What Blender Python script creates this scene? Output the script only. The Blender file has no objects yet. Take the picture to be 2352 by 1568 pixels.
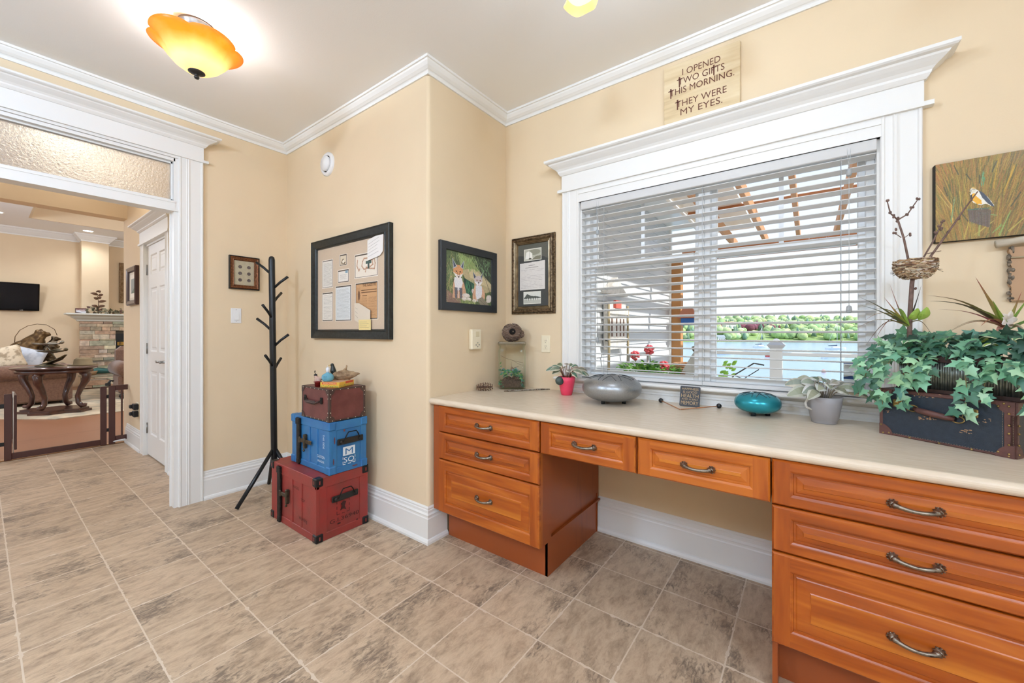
import bpy, bmesh, math, random
import numpy as np
from mathutils import Vector, Matrix, Euler
PI = math.pi
S = bpy.context.scene
COL = S.collection

# ---------------------------------------------------------------- camera
cam_d = bpy.data.cameras.new('camera'); cam_d.sensor_width = 36.0; cam_d.lens = 14.0
cam_d.shift_y = -21.0/2352; cam_d.clip_start = 0.05; cam_d.clip_end = 3000
cam = bpy.data.objects.new('camera', cam_d); COL.objects.link(cam)
YAW = math.atan(682/914.67)
cam.location = (0, 0, 1.22); cam.rotation_euler = (PI/2, 0, YAW)
S.camera = cam
RT = Vector((math.cos(YAW), math.sin(YAW), 0)); FW = Vector((-math.sin(YAW), math.cos(YAW), 0))

# ---------------------------------------------------------------- world, sun, exposure
S.view_settings.view_transform = 'Standard'; S.view_settings.look = 'None'
S.view_settings.gamma = 1.0; S.view_settings.use_curve_mapping = False
S.view_settings.exposure = 0.08
S.cycles.max_bounces = 10; S.cycles.diffuse_bounces = 6; S.cycles.transparent_max_bounces = 16
S.cycles.sample_clamp_indirect = 6.0
S.cycles.use_denoising = True
S.cycles.caustics_reflective = False; S.cycles.caustics_refractive = False
w = bpy.data.worlds.new('sky'); S.world = w; w.use_nodes = True
nt = w.node_tree; nt.nodes.clear()
bg = nt.nodes.new('ShaderNodeBackground'); out = nt.nodes.new('ShaderNodeOutputWorld')
tc = nt.nodes.new('ShaderNodeTexCoord'); sep = nt.nodes.new('ShaderNodeSeparateXYZ')
rmp = nt.nodes.new('ShaderNodeValToRGB')
rmp.color_ramp.elements[0].position = 0.0; rmp.color_ramp.elements[0].color = (0.93, 0.955, 0.975, 1)
rmp.color_ramp.elements[1].position = 0.55; rmp.color_ramp.elements[1].color = (0.62, 0.76, 0.98, 1)
e = rmp.color_ramp.elements.new(0.18); e.color = (0.84, 0.91, 0.99, 1)
nt.links.new(tc.outputs['Generated'], sep.inputs[0]); nt.links.new(sep.outputs['Z'], rmp.inputs[0])
nt.links.new(rmp.outputs[0], bg.inputs[0]); bg.inputs[1].default_value = 1.2
nt.links.new(bg.outputs[0], out.inputs[0])
sd = bpy.data.lights.new('sun', 'SUN'); sd.energy = 4.5; sd.angle = 0.012; sd.color = (1, 0.96, 0.9)
sun = bpy.data.objects.new('sun', sd); COL.objects.link(sun)
sun.rotation_euler = Vector((-0.82, -0.10, -0.75)).to_track_quat('-Z', 'Y').to_euler()
sun.location = (5, 6, 9)

# ---------------------------------------------------------------- helpers
ORG = {}
def link(o):
    COL.objects.link(o); return o
def thing(name, label, cat, loc=(0, 0, 0), rotz=0.0, group=None, rot=None):
    o = bpy.data.objects.new(name, None); o.empty_display_size = 0.05
    o.location = loc; o.rotation_euler = rot if rot else (0, 0, rotz)
    o['label'] = label; o['category'] = cat
    if group: o['group'] = group
    ORG[o] = Vector(loc); return link(o)
def tag(o, label, cat, group=None, kind=None):
    o['label'] = label; o['category'] = cat
    if group: o['group'] = group
    if kind: o['kind'] = kind
    return o
def srgb(c, a=1.0):
    if isinstance(c, str):
        c = [int(c[i:i+2], 16)/255 for i in (0, 2, 4)]
    return tuple([(x/12.92 if x <= 0.04045 else ((x+0.055)/1.055)**2.4) for x in c[:3]]) + (a,)

class MB:
    def __init__(s):
        s.v = []; s.f = []; s.mi = []; s.sm = []; s.m = 0; s.smooth = False; s.col = None; s.cols = []
    def add(s, vs, fs, mi=None, smooth=None):
        b = len(s.v); s.v.extend([tuple(p) for p in vs])
        for f in fs:
            s.f.append(tuple(b+i for i in f)); s.mi.append(s.m if mi is None else mi)
            s.sm.append(s.smooth if smooth is None else smooth); s.cols.append(s.col)
        return s
    def box(s, x0, x1, y0, y1, z0, z1, M=None):
        vs = [(x, y, z) for x in (x0, x1) for y in (y0, y1) for z in (z0, z1)]
        if M is not None: vs = [M @ Vector(p) for p in vs]
        return s.add(vs, [(0, 1, 3, 2), (4, 6, 7, 5), (0, 4, 5, 1), (2, 3, 7, 6), (0, 2, 6, 4), (1, 5, 7, 3)], smooth=False)
    def bbox(s, x0, x1, y0, y1, z0, z1, b=0.004, M=None):
        """box with chamfered edges"""
        b = min(b, abs(x1-x0)*.45, abs(y1-y0)*.45, abs(z1-z0)*.45)
        vs = []; idx = {}
        X = (x0, x1); Y = (y0, y1); Z = (z0, z1)
        for i in (0, 1):
            for j in (0, 1):
                for k in (0, 1):
                    sx = b if i == 0 else -b; sy = b if j == 0 else -b; sz = b if k == 0 else -b
                    for a, p in enumerate(((X[i], Y[j]+sy, Z[k]+sz), (X[i]+sx, Y[j], Z[k]+sz), (X[i]+sx, Y[j]+sy, Z[k]))):
                        idx[(i, j, k, a)] = len(vs); vs.append(p)
        fs = []
        for i in (0, 1):
            q = [idx[(i, j, k, 0)] for j, k in ((0, 0), (1, 0), (1, 1), (0, 1))]; fs.append(q if i else q[::-1])
            q = [idx[(j, i, k, 1)] for j, k in ((0, 0), (0, 1), (1, 1), (1, 0))]; fs.append(q if i else q[::-1])
            q = [idx[(j, k, i, 2)] for j, k in ((0, 0), (1, 0), (1, 1), (0, 1))]; fs.append(q if i else q[::-1])
        for i in (0, 1):
            for j in (0, 1):
                fs.append([idx[(i, j, 0, 0)], idx[(i, j, 1, 0)], idx[(i, j, 1, 1)], idx[(i, j, 0, 1)]])
                fs.append([idx[(i, 0, j, 0)], idx[(i, 1, j, 0)], idx[(i, 1, j, 2)], idx[(i, 0, j, 2)]])
                fs.append([idx[(0, i, j, 1)], idx[(1, i, j, 1)], idx[(1, i, j, 2)], idx[(0, i, j, 2)]])
                for k in (0, 1): fs.append([idx[(i, j, k, 0)], idx[(i, j, k, 1)], idx[(i, j, k, 2)]])
        if M is not None: vs = [M @ Vector(p) for p in vs]
        return s.add(vs, fs, smooth=False)
    def rings(s, rings, closed=True, cap0=True, cap1=True, smooth=True):
        n = len(rings[0]); vs = [p for r in rings for p in r]; fs = []
        for i in range(len(rings)-1):
            for j in range(n if closed else n-1):
                k = (j+1) % n
                fs.append((i*n+j, i*n+k, (i+1)*n+k, (i+1)*n+j))
        if cap0: fs.append(tuple(range(n))[::-1])
        if cap1: fs.append(tuple((len(rings)-1)*n+j for j in range(n)))
        return s.add(vs, fs, smooth=smooth)
    def lathe(s, prof, n=24, c=(0, 0, 0), M=None, cap=True, smooth=True, f=None):
        R = []
        for r, z in prof:
            ring = []
            for j in range(n):
                t = 2*PI*j/n; rr = r*(f(t, z) if f else 1)
                p = Vector((c[0]+rr*math.cos(t), c[1]+rr*math.sin(t), c[2]+z))
                ring.append(M @ p if M is not None else p)
            R.append(ring)
        return s.rings(R, True, cap, cap, smooth)
    def tube(s, pts, r, n=8, cap=True, smooth=True, flat=1.0):
        pts = [Vector(p) for p in pts]
        if not hasattr(r, '__len__'): r = [r]*len(pts)
        R = []; up = None
        for i, p in enumerate(pts):
            d = (pts[min(i+1, len(pts)-1)] - pts[max(i-1, 0)])
            if d.length < 1e-9: d = Vector((0, 0, 1))
            d.normalize()
            if up is None:
                up = Vector((0, 0, 1)) if abs(d.z) < 0.9 else Vector((1, 0, 0))
            a = d.cross(up)
            if a.length < 1e-6: a = d.cross(Vector((0, 1, 0)))
            a.normalize(); b = a.cross(d).normalized(); up = b
            R.append([p + a*r[i]*math.cos(2*PI*j/n) + b*r[i]*flat*math.sin(2*PI*j/n) for j in range(n)])
        return s.rings(R, True, cap, cap, smooth)
    def ball(s, c, r, nu=12, nv=8, M=None, smooth=True):
        rx, ry, rz = (r, r, r) if not hasattr(r, '__len__') else r
        R = []
        for i in range(1, nv):
            ph = PI*i/nv
            ring = [Vector((rx*math.sin(ph)*math.cos(2*PI*j/nu), ry*math.sin(ph)*math.sin(2*PI*j/nu), -rz*math.cos(ph))) for j in range(nu)]
            if M is not None: ring = [M @ p for p in ring]
            R.append([p + Vector(c) for p in ring])
        b = len(s.v); s.rings(R, True, False, False, smooth)
        t0 = Vector((0, 0, -rz)); t1 = Vector((0, 0, rz))
        if M is not None: t0 = M @ t0; t1 = M @ t1
        e = len(s.v); s.v.append(tuple(t0+Vector(c))); s.v.append(tuple(t1+Vector(c)))
        L = b+(nv-2)*nu
        for j in range(nu):
            k = (j+1) % nu
            s.f += [(e, b+k, b+j), (e+1, L+j, L+k)]; s.mi += [s.m]*2; s.sm += [smooth]*2; s.cols += [s.col]*2
        return s
    def prism(s, poly, z0, z1, M=None, smooth=False):
        """polygon in XY extruded in z"""
        n = len(poly); vs = [Vector((p[0], p[1], z0)) for p in poly] + [Vector((p[0], p[1], z1)) for p in poly]
        if M is not None: vs = [M @ p for p in vs]
        fs = [tuple(range(n))[::-1], tuple(range(n, 2*n))] + [(i, (i+1) % n, n+(i+1) % n, n+i) for i in range(n)]
        return s.add(vs, fs, smooth=smooth)
    def quad(s, a, b, c, d, smooth=False): return s.add([a, b, c, d], [(0, 1, 2, 3)], smooth=smooth)
    def sweep(s, path, prof, closed=False, M=None):
        """profile (offset to the right of the path, height) swept along a horizontal path with mitres"""
        P = [Vector((p[0], p[1])) for p in path]; n = len(P); R = []
        for i in range(n):
            if closed: a = P[(i-1) % n]; b = P[(i+1) % n]
            else: a = P[i-1] if i > 0 else None; b = P[i+1] if i < n-1 else None
            d0 = (P[i]-a).normalized() if a is not None else None; d1 = (b-P[i]).normalized() if b is not None else None
            if d0 is None: d0 = d1
            if d1 is None: d1 = d0
            n0 = Vector((d0.y, -d0.x)); n1 = Vector((d1.y, -d1.x)); m = (n0+n1); m = m/(m.dot(n0)) if abs(m.dot(n0)) > 1e-6 else n0
            R.append([Vector((P[i].x+m.x*o, P[i].y+m.y*o, z)) for o, z in prof])
        if M is not None: R = [[M @ p for p in r] for r in R]
        if closed: R.append(R[0])
        return s.rings(R, True, not closed, not closed, smooth=False)
    def build(s, name, mats, parent=None, local=False, bevel=None, sub=None, weld=False, kind=None, normals=True):
        me = bpy.data.meshes.new(name)
        off = Vector((0, 0, 0))
        if parent is not None and not local:
            off = ORG[parent]
        vs = [(p[0]-off.x, p[1]-off.y, p[2]-off.z) for p in s.v]
        me.from_pydata(vs, [], s.f)
        if not isinstance(mats, (list, tuple)): mats = [mats]
        for m in mats: me.materials.append(m)
        me.polygons.foreach_set('material_index', s.mi); me.polygons.foreach_set('use_smooth', s.sm)
        if any(c is not None for c in s.cols):
            at = me.color_attributes.new('tint', 'FLOAT_COLOR', 'CORNER'); buf = []
            for p, c in zip(me.polygons, s.cols):
                c = c or (1, 1, 1, 1)
                buf += list(c)*p.loop_total
            at.data.foreach_set('color', buf)
        if normals:
            bm = bmesh.new(); bm.from_mesh(me)
            if weld: bmesh.ops.remove_doubles(bm, verts=bm.verts, dist=1e-5)
            bmesh.ops.recalc_face_normals(bm, faces=bm.faces); bm.to_mesh(me); bm.free()
        me.update()
        o = bpy.data.objects.new(name, me); link(o)
        if parent is not None:
            o.parent = parent; ORG[o] = off if not local else Vector((0, 0, 0))
        else: ORG[o] = Vector((0, 0, 0))
        if bevel:
            b = o.modifiers.new('bevel', 'BEVEL'); b.width = bevel; b.segments = 2; b.limit_method = 'ANGLE'; b.angle_limit = 0.7
        if sub:
            b = o.modifiers.new('sub', 'SUBSURF'); b.levels = sub; b.render_levels = sub
        if kind: o['kind'] = kind
        return o
def struct(name, mb, m, label=None, **k):
    o = mb.build(name, m, kind='structure', **k)
    if label: o['label'] = label
    return o
def remesh(o, voxel=0.006, smooth_it=2, disp=None):
    m = o.modifiers.new('remesh', 'REMESH'); m.mode = 'VOXEL'; m.voxel_size = voxel; m.use_smooth_shade = True
    if smooth_it:
        k = o.modifiers.new('smooth', 'SMOOTH'); k.iterations = smooth_it; k.factor = 0.6
    if disp:
        t = bpy.data.textures.new(o.name+'_noise', 'CLOUDS'); t.noise_scale = disp[1]; t.noise_depth = 3
        d = o.modifiers.new('disp', 'DISPLACE'); d.texture = t; d.strength = disp[0]; d.mid_level = 0.5
    return o
def dup(root, loc, rotz=None, label=None, group=None, rot=None):
    r = root.copy(); link(r); r.location = loc; ORG[r] = Vector(loc)
    if rotz is not None: r.rotation_euler = (0, 0, rotz)
    if rot is not None: r.rotation_euler = rot
    if label: r['label'] = label
    if group: r['group'] = group
    for ch in list(root.children):
        c = ch.copy(); link(c); c.parent = r
        for g in list(ch.children):
            d = g.copy(); link(d); d.parent = c
    return r

# ---------------------------------------------------------------- materials
MATS = {}
def nodes_of(name):
    m = bpy.data.materials.new(name); m.use_nodes = True; t = m.node_tree
    return m, t, t.nodes, t.links, t.nodes['Principled BSDF']
def mat(name, col, rough=0.5, metal=0.0, var=0.0, vscale=12.0, stretch=(1, 1, 1), bump=0.0, bscale=60.0, spec=0.5, col2=None,
        coat=0.0, emit=None, es=0.0, trans=0.0, alpha=1.0, ior=1.45, sheen=0.0, detail=4.0, contrast=(0.35, 0.65), bdist=0.004):
    if name in MATS: return MATS[name]
    m, t, N, L, B = nodes_of(name)
    c = srgb(col) if isinstance(col, str) else (tuple(col)+(1,))[:4]
    B.inputs['Base Color'].default_value = c; B.inputs['Roughness'].default_value = rough
    B.inputs['Metallic'].default_value = metal; B.inputs['Specular IOR Level'].default_value = spec
    B.inputs['Coat Weight'].default_value = coat; B.inputs['IOR'].default_value = ior
    B.inputs['Transmission Weight'].default_value = trans; B.inputs['Alpha'].default_value = alpha
    B.inputs['Sheen Weight'].default_value = sheen
    if emit is not None:
        B.inputs['Emission Color'].default_value = srgb(emit) if isinstance(emit, str) else emit
        B.inputs['Emission Strength'].default_value = es
    if var or col2 or bump:
        tcn = N.new('ShaderNodeTexCoord'); mp = N.new('ShaderNodeMapping'); mp.inputs['Scale'].default_value = stretch
        L.new(tcn.outputs['Object'], mp.inputs[0])
    if var or col2:
        nz = N.new('ShaderNodeTexNoise'); nz.inputs['Scale'].default_value = vscale; nz.inputs['Detail'].default_value = detail
        L.new(mp.outputs[0], nz.inputs['Vector'])
        r = N.new('ShaderNodeValToRGB'); r.color_ramp.elements[0].position = contrast[0]; r.color_ramp.elements[1].position = contrast[1]
        if col2: c2 = srgb(col2) if isinstance(col2, str) else (tuple(col2)+(1,))[:4]; a = c; b = c2
        else: a = tuple(x*(1-var) for x in c[:3])+(1,); b = tuple(min(1, x*(1+var)) for x in c[:3])+(1,)
        r.color_ramp.elements[0].color = a; r.color_ramp.elements[1].color = b
        L.new(nz.outputs['Fac'], r.inputs[0]); L.new(r.outputs[0], B.inputs['Base Color'])
    if bump:
        n2 = N.new('ShaderNodeTexNoise'); n2.inputs['Scale'].default_value = bscale; n2.inputs['Detail'].default_value = 3
        L.new(mp.outputs[0], n2.inputs['Vector'])
        bp = N.new('ShaderNodeBump'); bp.inputs['Strength'].default_value = bump; bp.inputs['Distance'].default_value = bdist
        L.new(n2.outputs['Fac'], bp.inputs['Height']); L.new(bp.outputs[0], B.inputs['Normal'])
    MATS[name] = m; return m
def tint_mat(name, rough=0.6, bump=0.0, bscale=60, mul=None, metal=0.0, coat=0.0, noise=0.0, nscale=40, trans=0.0):
    """colour comes from the mesh's own 'tint' attribute (prints, stones, leaves)"""
    if name in MATS: return MATS[name]
    m, t, N, L, B = nodes_of(name)
    a = N.new('ShaderNodeAttribute'); a.attribute_name = 'tint'
    src = a.outputs['Color']
    if noise:
        tcn = N.new('ShaderNodeTexCoord'); nz = N.new('ShaderNodeTexNoise'); nz.inputs['Scale'].default_value = nscale
        L.new(tcn.outputs['Object'], nz.inputs['Vector'])
        mr = N.new('ShaderNodeMapRange'); mr.inputs['To Min'].default_value = 1-noise; mr.inputs['To Max'].default_value = 1+noise
        mr.inputs['From Min'].default_value = 0.3; mr.inputs['From Max'].default_value = 0.7
        L.new(nz.outputs['Fac'], mr.inputs[0])
        mx = N.new('ShaderNodeVectorMath'); mx.operation = 'SCALE'; L.new(src, mx.inputs[0]); L.new(mr.outputs[0], mx.inputs['Scale'])
        src = mx.outputs[0]
    L.new(src, B.inputs['Base Color']); B.inputs['Roughness'].default_value = rough; B.inputs['Metallic'].default_value = metal
    B.inputs['Coat Weight'].default_value = coat
    if bump:
        tcn = N.new('ShaderNodeTexCoord'); n2 = N.new('ShaderNodeTexNoise'); n2.inputs['Scale'].default_value = bscale
        L.new(tcn.outputs['Object'], n2.inputs['Vector'])
        bp = N.new('ShaderNodeBump'); bp.inputs['Strength'].default_value = bump; bp.inputs['Distance'].default_value = 0.004
        L.new(n2.outputs['Fac'], bp.inputs['Height']); L.new(bp.outputs[0], B.inputs['Normal'])
    if trans:
        tr = N.new('ShaderNodeBsdfTranslucent'); L.new(src, tr.inputs['Color']); mx = N.new('ShaderNodeMixShader'); mx.inputs[0].default_value = trans
        L.new(B.outputs[0], mx.inputs[1]); L.new(tr.outputs[0], mx.inputs[2]); L.new(mx.outputs[0], N['Material Output'].inputs[0])
    MATS[name] = m; return m
def wood(name, base, dark, axis='x', scale=9.0, rough=0.33, coat=0.25, bump=0.05, light=None):
    """grain runs along one axis"""
    if name in MATS: return MATS[name]
    m, t, N, L, B = nodes_of(name)
    tcn = N.new('ShaderNodeTexCoord'); mp = N.new('ShaderNodeMapping')
    sc = {'x': (0.10, 1, 1), 'y': (1, 0.10, 1), 'z': (1, 1, 0.10)}[axis]
    mp.inputs['Scale'].default_value = sc; L.new(tcn.outputs['Object'], mp.inputs[0])
    n1 = N.new('ShaderNodeTexNoise'); n1.inputs['Scale'].default_value = scale; n1.inputs['Detail'].default_value = 3; n1.inputs['Distortion'].default_value = 0.7
    L.new(mp.outputs[0], n1.inputs['Vector'])
    ml = N.new('ShaderNodeMath'); ml.operation = 'MULTIPLY'; ml.inputs[1].default_value = 9.0; L.new(n1.outputs['Fac'], ml.inputs[0])
    fr = N.new('ShaderNodeMath'); fr.operation = 'PINGPONG'; fr.inputs[1].default_value = 1.0; L.new(ml.outputs[0], fr.inputs[0])
    n2 = N.new('ShaderNodeTexNoise'); n2.inputs['Scale'].default_value = scale*11; n2.inputs['Detail'].default_value = 2; L.new(mp.outputs[0], n2.inputs['Vector'])
    n3 = N.new('ShaderNodeTexNoise'); n3.inputs['Scale'].default_value = 2.2; n3.inputs['Detail'].default_value = 2; L.new(mp.outputs[0], n3.inputs['Vector'])
    ad = N.new('ShaderNodeMath'); ad.operation = 'MULTIPLY_ADD'; ad.inputs[1].default_value = 0.28; L.new(fr.outputs[0], ad.inputs[0])
    m3 = N.new('ShaderNodeMath'); m3.operation = 'MULTIPLY_ADD'; m3.inputs[1].default_value = 0.35; L.new(n2.outputs['Fac'], m3.inputs[0]); L.new(n3.outputs['Fac'], m3.inputs[2])
    L.new(m3.outputs[0], ad.inputs[2])
    r = N.new('ShaderNodeValToRGB'); r.color_ramp.elements[0].position = 0.42; r.color_ramp.elements[0].color = srgb(dark)
    r.color_ramp.elements[1].position = 1.0; r.color_ramp.elements[1].color = srgb(light or base)
    e = r.color_ramp.elements.new(0.72); e.color = srgb(base)
    L.new(ad.outputs[0], r.inputs[0]); L.new(r.outputs[0], B.inputs['Base Color'])
    B.inputs['Roughness'].default_value = rough; B.inputs['Coat Weight'].default_value = coat; B.inputs['Coat Roughness'].default_value = 0.2
    if bump:
        bp = N.new('ShaderNodeBump'); bp.inputs['Strength'].default_value = bump; bp.inputs['Distance'].default_value = 0.002
        L.new(n2.outputs['Fac'], bp.inputs['Height']); L.new(bp.outputs[0], B.inputs['Normal'])
    MATS[name] = m; return m

M_WALL = mat('wall_paint', (0.74, 0.60, 0.415), 0.85, bump=0.06, bscale=220, var=0.015, vscale=3)
M_CEIL = mat('ceiling_paint', (0.88, 0.88, 0.88), 0.9, bump=0.08, bscale=160)
M_TRIM = mat('white_trim_paint', (0.80, 0.80, 0.785), 0.38, bump=0.01, bscale=40)
M_VINYL = mat('white_vinyl', (0.84, 0.85, 0.85), 0.3)
M_SLAT = mat('white_blind_slat', (0.88, 0.88, 0.88), 0.4)
_t = M_SLAT.node_tree; _tl = _t.nodes.new('ShaderNodeBsdfTranslucent'); _tl.inputs[0].default_value = (.85, .86, .86, 1); _mx = _t.nodes.new('ShaderNodeMixShader'); _mx.inputs[0].default_value = .35
_t.links.new(_t.nodes['Principled BSDF'].outputs[0], _mx.inputs[1]); _t.links.new(_tl.outputs[0], _mx.inputs[2]); _t.links.new(_mx.outputs[0], _t.nodes['Material Output'].inputs[0])
M_BLACK = mat('black_paint', '14171a', 0.35)
M_IRON = mat('dark_iron', '2c2a28', 0.5, 0.8, var=0.3, vscale=40, bump=0.2)
M_STEEL = mat('brushed_steel', '9a9a98', 0.32, 1.0)
M_BRASS = mat('aged_brass', '9c8350', 0.4, 0.9, var=0.3, vscale=60)
M_PEWTER = mat('antique_pewter', '8f8578', 0.34, 1.0, col2='4a3e36', vscale=90, contrast=(0.5, 0.75))

def tile_material():
    m, t, N, L, B = nodes_of('stone_tile')
    g = N.new('ShaderNodeNewGeometry'); sp = N.new('ShaderNodeSeparateXYZ'); L.new(g.outputs['Position'], sp.inputs[0])
    nzE = N.new('ShaderNodeTexNoise'); nzE.inputs['Scale'].default_value = 26; nzE.inputs['Detail'].default_value = 3
    L.new(g.outputs['Position'], nzE.inputs['Vector'])
    edges = []; cells = []
    for ax, off in (('X', -0.2477), ('Y', 0.0964)):
        a = N.new('ShaderNodeMath'); a.operation = 'SUBTRACT'; a.inputs[1].default_value = off; L.new(sp.outputs[ax], a.inputs[0])
        d = N.new('ShaderNodeMath'); d.operation = 'DIVIDE'; d.inputs[1].default_value = 0.3077; L.new(a.outputs[0], d.inputs[0])
        fl = N.new('ShaderNodeMath'); fl.operation = 'FLOOR'; L.new(d.outputs[0], fl.inputs[0]); cells.append(fl)
        fr = N.new('ShaderNodeMath'); fr.operation = 'FRACT'; L.new(d.outputs[0], fr.inputs[0])
        h = N.new('ShaderNodeMath'); h.operation = 'SUBTRACT'; h.inputs[1].default_value = 0.5; L.new(fr.outputs[0], h.inputs[0])
        ab = N.new('ShaderNodeMath'); ab.operation = 'ABSOLUTE'; L.new(h.outputs[0], ab.inputs[0]); edges.append(ab)
    mxm = N.new('ShaderNodeMath'); mxm.operation = 'MAXIMUM'; L.new(edges[0].outputs[0], mxm.inputs[0]); L.new(edges[1].outputs[0], mxm.inputs[1])
    # chipped rustic edge: threshold wobbles where the noise is high
    wob = N.new('ShaderNodeMapRange'); wob.inputs['From Min'].default_value = 0.56; wob.inputs['From Max'].default_value = 0.78
    wob.inputs['To Min'].default_value = 0.4915; wob.inputs['To Max'].default_value = 0.462; L.new(nzE.outputs['Fac'], wob.inputs[0])
    gr = N.new('ShaderNodeMath'); gr.operation = 'GREATER_THAN'; L.new(mxm.outputs[0], gr.inputs[0]); L.new(wob.outputs[0], gr.inputs[1])
    cmb = N.new('ShaderNodeCombineXYZ'); L.new(cells[0].outputs[0], cmb.inputs[0]); L.new(cells[1].outputs[0], cmb.inputs[1])
    wn = N.new('ShaderNodeTexWhiteNoise'); wn.noise_dimensions = '3D'; L.new(cmb.outputs[0], wn.inputs['Vector'])
    sc = N.new('ShaderNodeVectorMath'); sc.operation = 'SCALE'; sc.inputs['Scale'].default_value = 7.0; L.new(wn.outputs['Color'], sc.inputs[0])
    ad = N.new('ShaderNodeVectorMath'); ad.operation = 'ADD'; L.new(g.outputs['Position'], ad.inputs[0]); L.new(sc.outputs[0], ad.inputs[1])
    mp = N.new('ShaderNodeMapping'); mp.inputs['Scale'].default_value = (2.6, 1.0, 1.0); mp.inputs['Rotation'].default_value = (0, 0, 0.25); L.new(ad.outputs[0], mp.inputs[0])
    n1 = N.new('ShaderNodeTexNoise'); n1.inputs['Scale'].default_value = 8.5; n1.inputs['Detail'].default_value = 12; n1.inputs['Roughness'].default_value = 0.76; n1.inputs['Distortion'].default_value = 0.35
    L.new(mp.outputs[0], n1.inputs['Vector'])
    r1 = N.new('ShaderNodeValToRGB'); E = r1.color_ramp.elements
    E[0].position = 0.30; E[0].color = srgb('8a7460'); E[1].position = 0.70; E[1].color = srgb('cdb79c')
    x = E.new(0.43); x.color = srgb('ab947b'); x = E.new(0.54); x.color = srgb('bfa78c')
    L.new(n1.outputs['Fac'], r1.inputs[0])
    n4 = N.new('ShaderNodeTexNoise'); n4.inputs['Scale'].default_value = 26; n4.inputs['Detail'].default_value = 8; n4.inputs['Roughness'].default_value = .7; n4.inputs['Distortion'].default_value = .8; L.new(mp.outputs[0], n4.inputs['Vector'])
    n5 = N.new('ShaderNodeTexNoise'); n5.inputs['Scale'].default_value = 4.2; n5.inputs['Detail'].default_value = 2; L.new(ad.outputs[0], n5.inputs['Vector'])
    mm = N.new('ShaderNodeMath'); mm.operation = 'MULTIPLY'; L.new(n4.outputs['Fac'], mm.inputs[0]); L.new(n5.outputs['Fac'], mm.inputs[1])
    r2 = N.new('ShaderNodeMapRange'); r2.inputs['From Min'].default_value = 0.28; r2.inputs['From Max'].default_value = 0.40; L.new(mm.outputs[0], r2.inputs[0])
    mc = N.new('ShaderNodeMix'); mc.data_type = 'RGBA'; mc.inputs['B'].default_value = srgb('7b6a5a'); L.new(r2.outputs[0], mc.inputs['Factor']); L.new(r1.outputs[0], mc.inputs['A'])
    vv = N.new('ShaderNodeMapRange'); vv.inputs['To Min'].default_value = 0.93; vv.inputs['To Max'].default_value = 1.06; L.new(wn.outputs['Value'], vv.inputs[0])
    vs = N.new('ShaderNodeVectorMath'); vs.operation = 'SCALE'; L.new(mc.outputs['Result'], vs.inputs[0]); L.new(vv.outputs[0], vs.inputs['Scale'])
    mg = N.new('ShaderNodeMix'); mg.data_type = 'RGBA'; mg.inputs['B'].default_value = srgb('d3c2ad'); L.new(gr.outputs[0], mg.inputs['Factor']); L.new(vs.outputs[0], mg.inputs['A'])
    L.new(mg.outputs['Result'], B.inputs['Base Color']); B.inputs['Roughness'].default_value = 0.42; B.inputs['Specular IOR Level'].default_value = 0.35
    hh = N.new('ShaderNodeMath'); hh.operation = 'MULTIPLY_ADD'; hh.inputs[1].default_value = -1.2; L.new(gr.outputs[0], hh.inputs[0]); L.new(n1.outputs['Fac'], hh.inputs[2])
    bp = N.new('ShaderNodeBump'); bp.inputs['Strength'].default_value = 0.35; bp.inputs['Distance'].default_value = 0.003; L.new(hh.outputs[0], bp.inputs['Height']); L.new(bp.outputs[0], B.inputs['Normal'])
    return m
M_TILE = tile_material()

# ---------------------------------------------------------------- text and painted canvases
def text_polys(s, size=1.0, font_offset=0.0, align='CENTER', spacing=1.0, shear=0.0):
    cu = bpy.data.curves.new('t', 'FONT'); cu.body = s; cu.size = size; cu.offset = font_offset; cu.align_x = align
    cu.space_character = spacing; cu.shear = shear; cu.resolution_u = 3
    o = bpy.data.objects.new('t', cu); COL.objects.link(o)
    bpy.context.view_layer.update()
    dg = bpy.context.evaluated_depsgraph_get(); me = o.evaluated_get(dg).to_mesh()
    vs = [Vector(v.co) for v in me.vertices]; fs = [tuple(p.vertices) for p in me.polygons]
    o.evaluated_get(dg).to_mesh_clear(); bpy.data.objects.remove(o); bpy.data.curves.remove(cu)
    return vs, fs
def put_text(mb, s, M, size, width=None, depth=0.0008, **k):
    vs, fs = text_polys(s, size, **k)
    if not vs: return
    if width:
        x0 = min(v.x for v in vs); x1 = max(v.x for v in vs); f = width/(x1-x0)
        vs = [Vector((v.x*f, v.y, v.z)) for v in vs]
    mb.add([M @ (v+Vector((0, 0, depth))) for v in vs], fs, smooth=False)
def frameM(o, u, v):
    """matrix taking local x to u, y to v, z to their normal, origin at o"""
    u = Vector(u).normalized(); v = Vector(v).normalized(); n = u.cross(v)
    return Matrix(((u.x, v.x, n.x, o[0]), (u.y, v.y, n.y, o[1]), (u.z, v.z, n.z, o[2]), (0, 0, 0, 1)))
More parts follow.
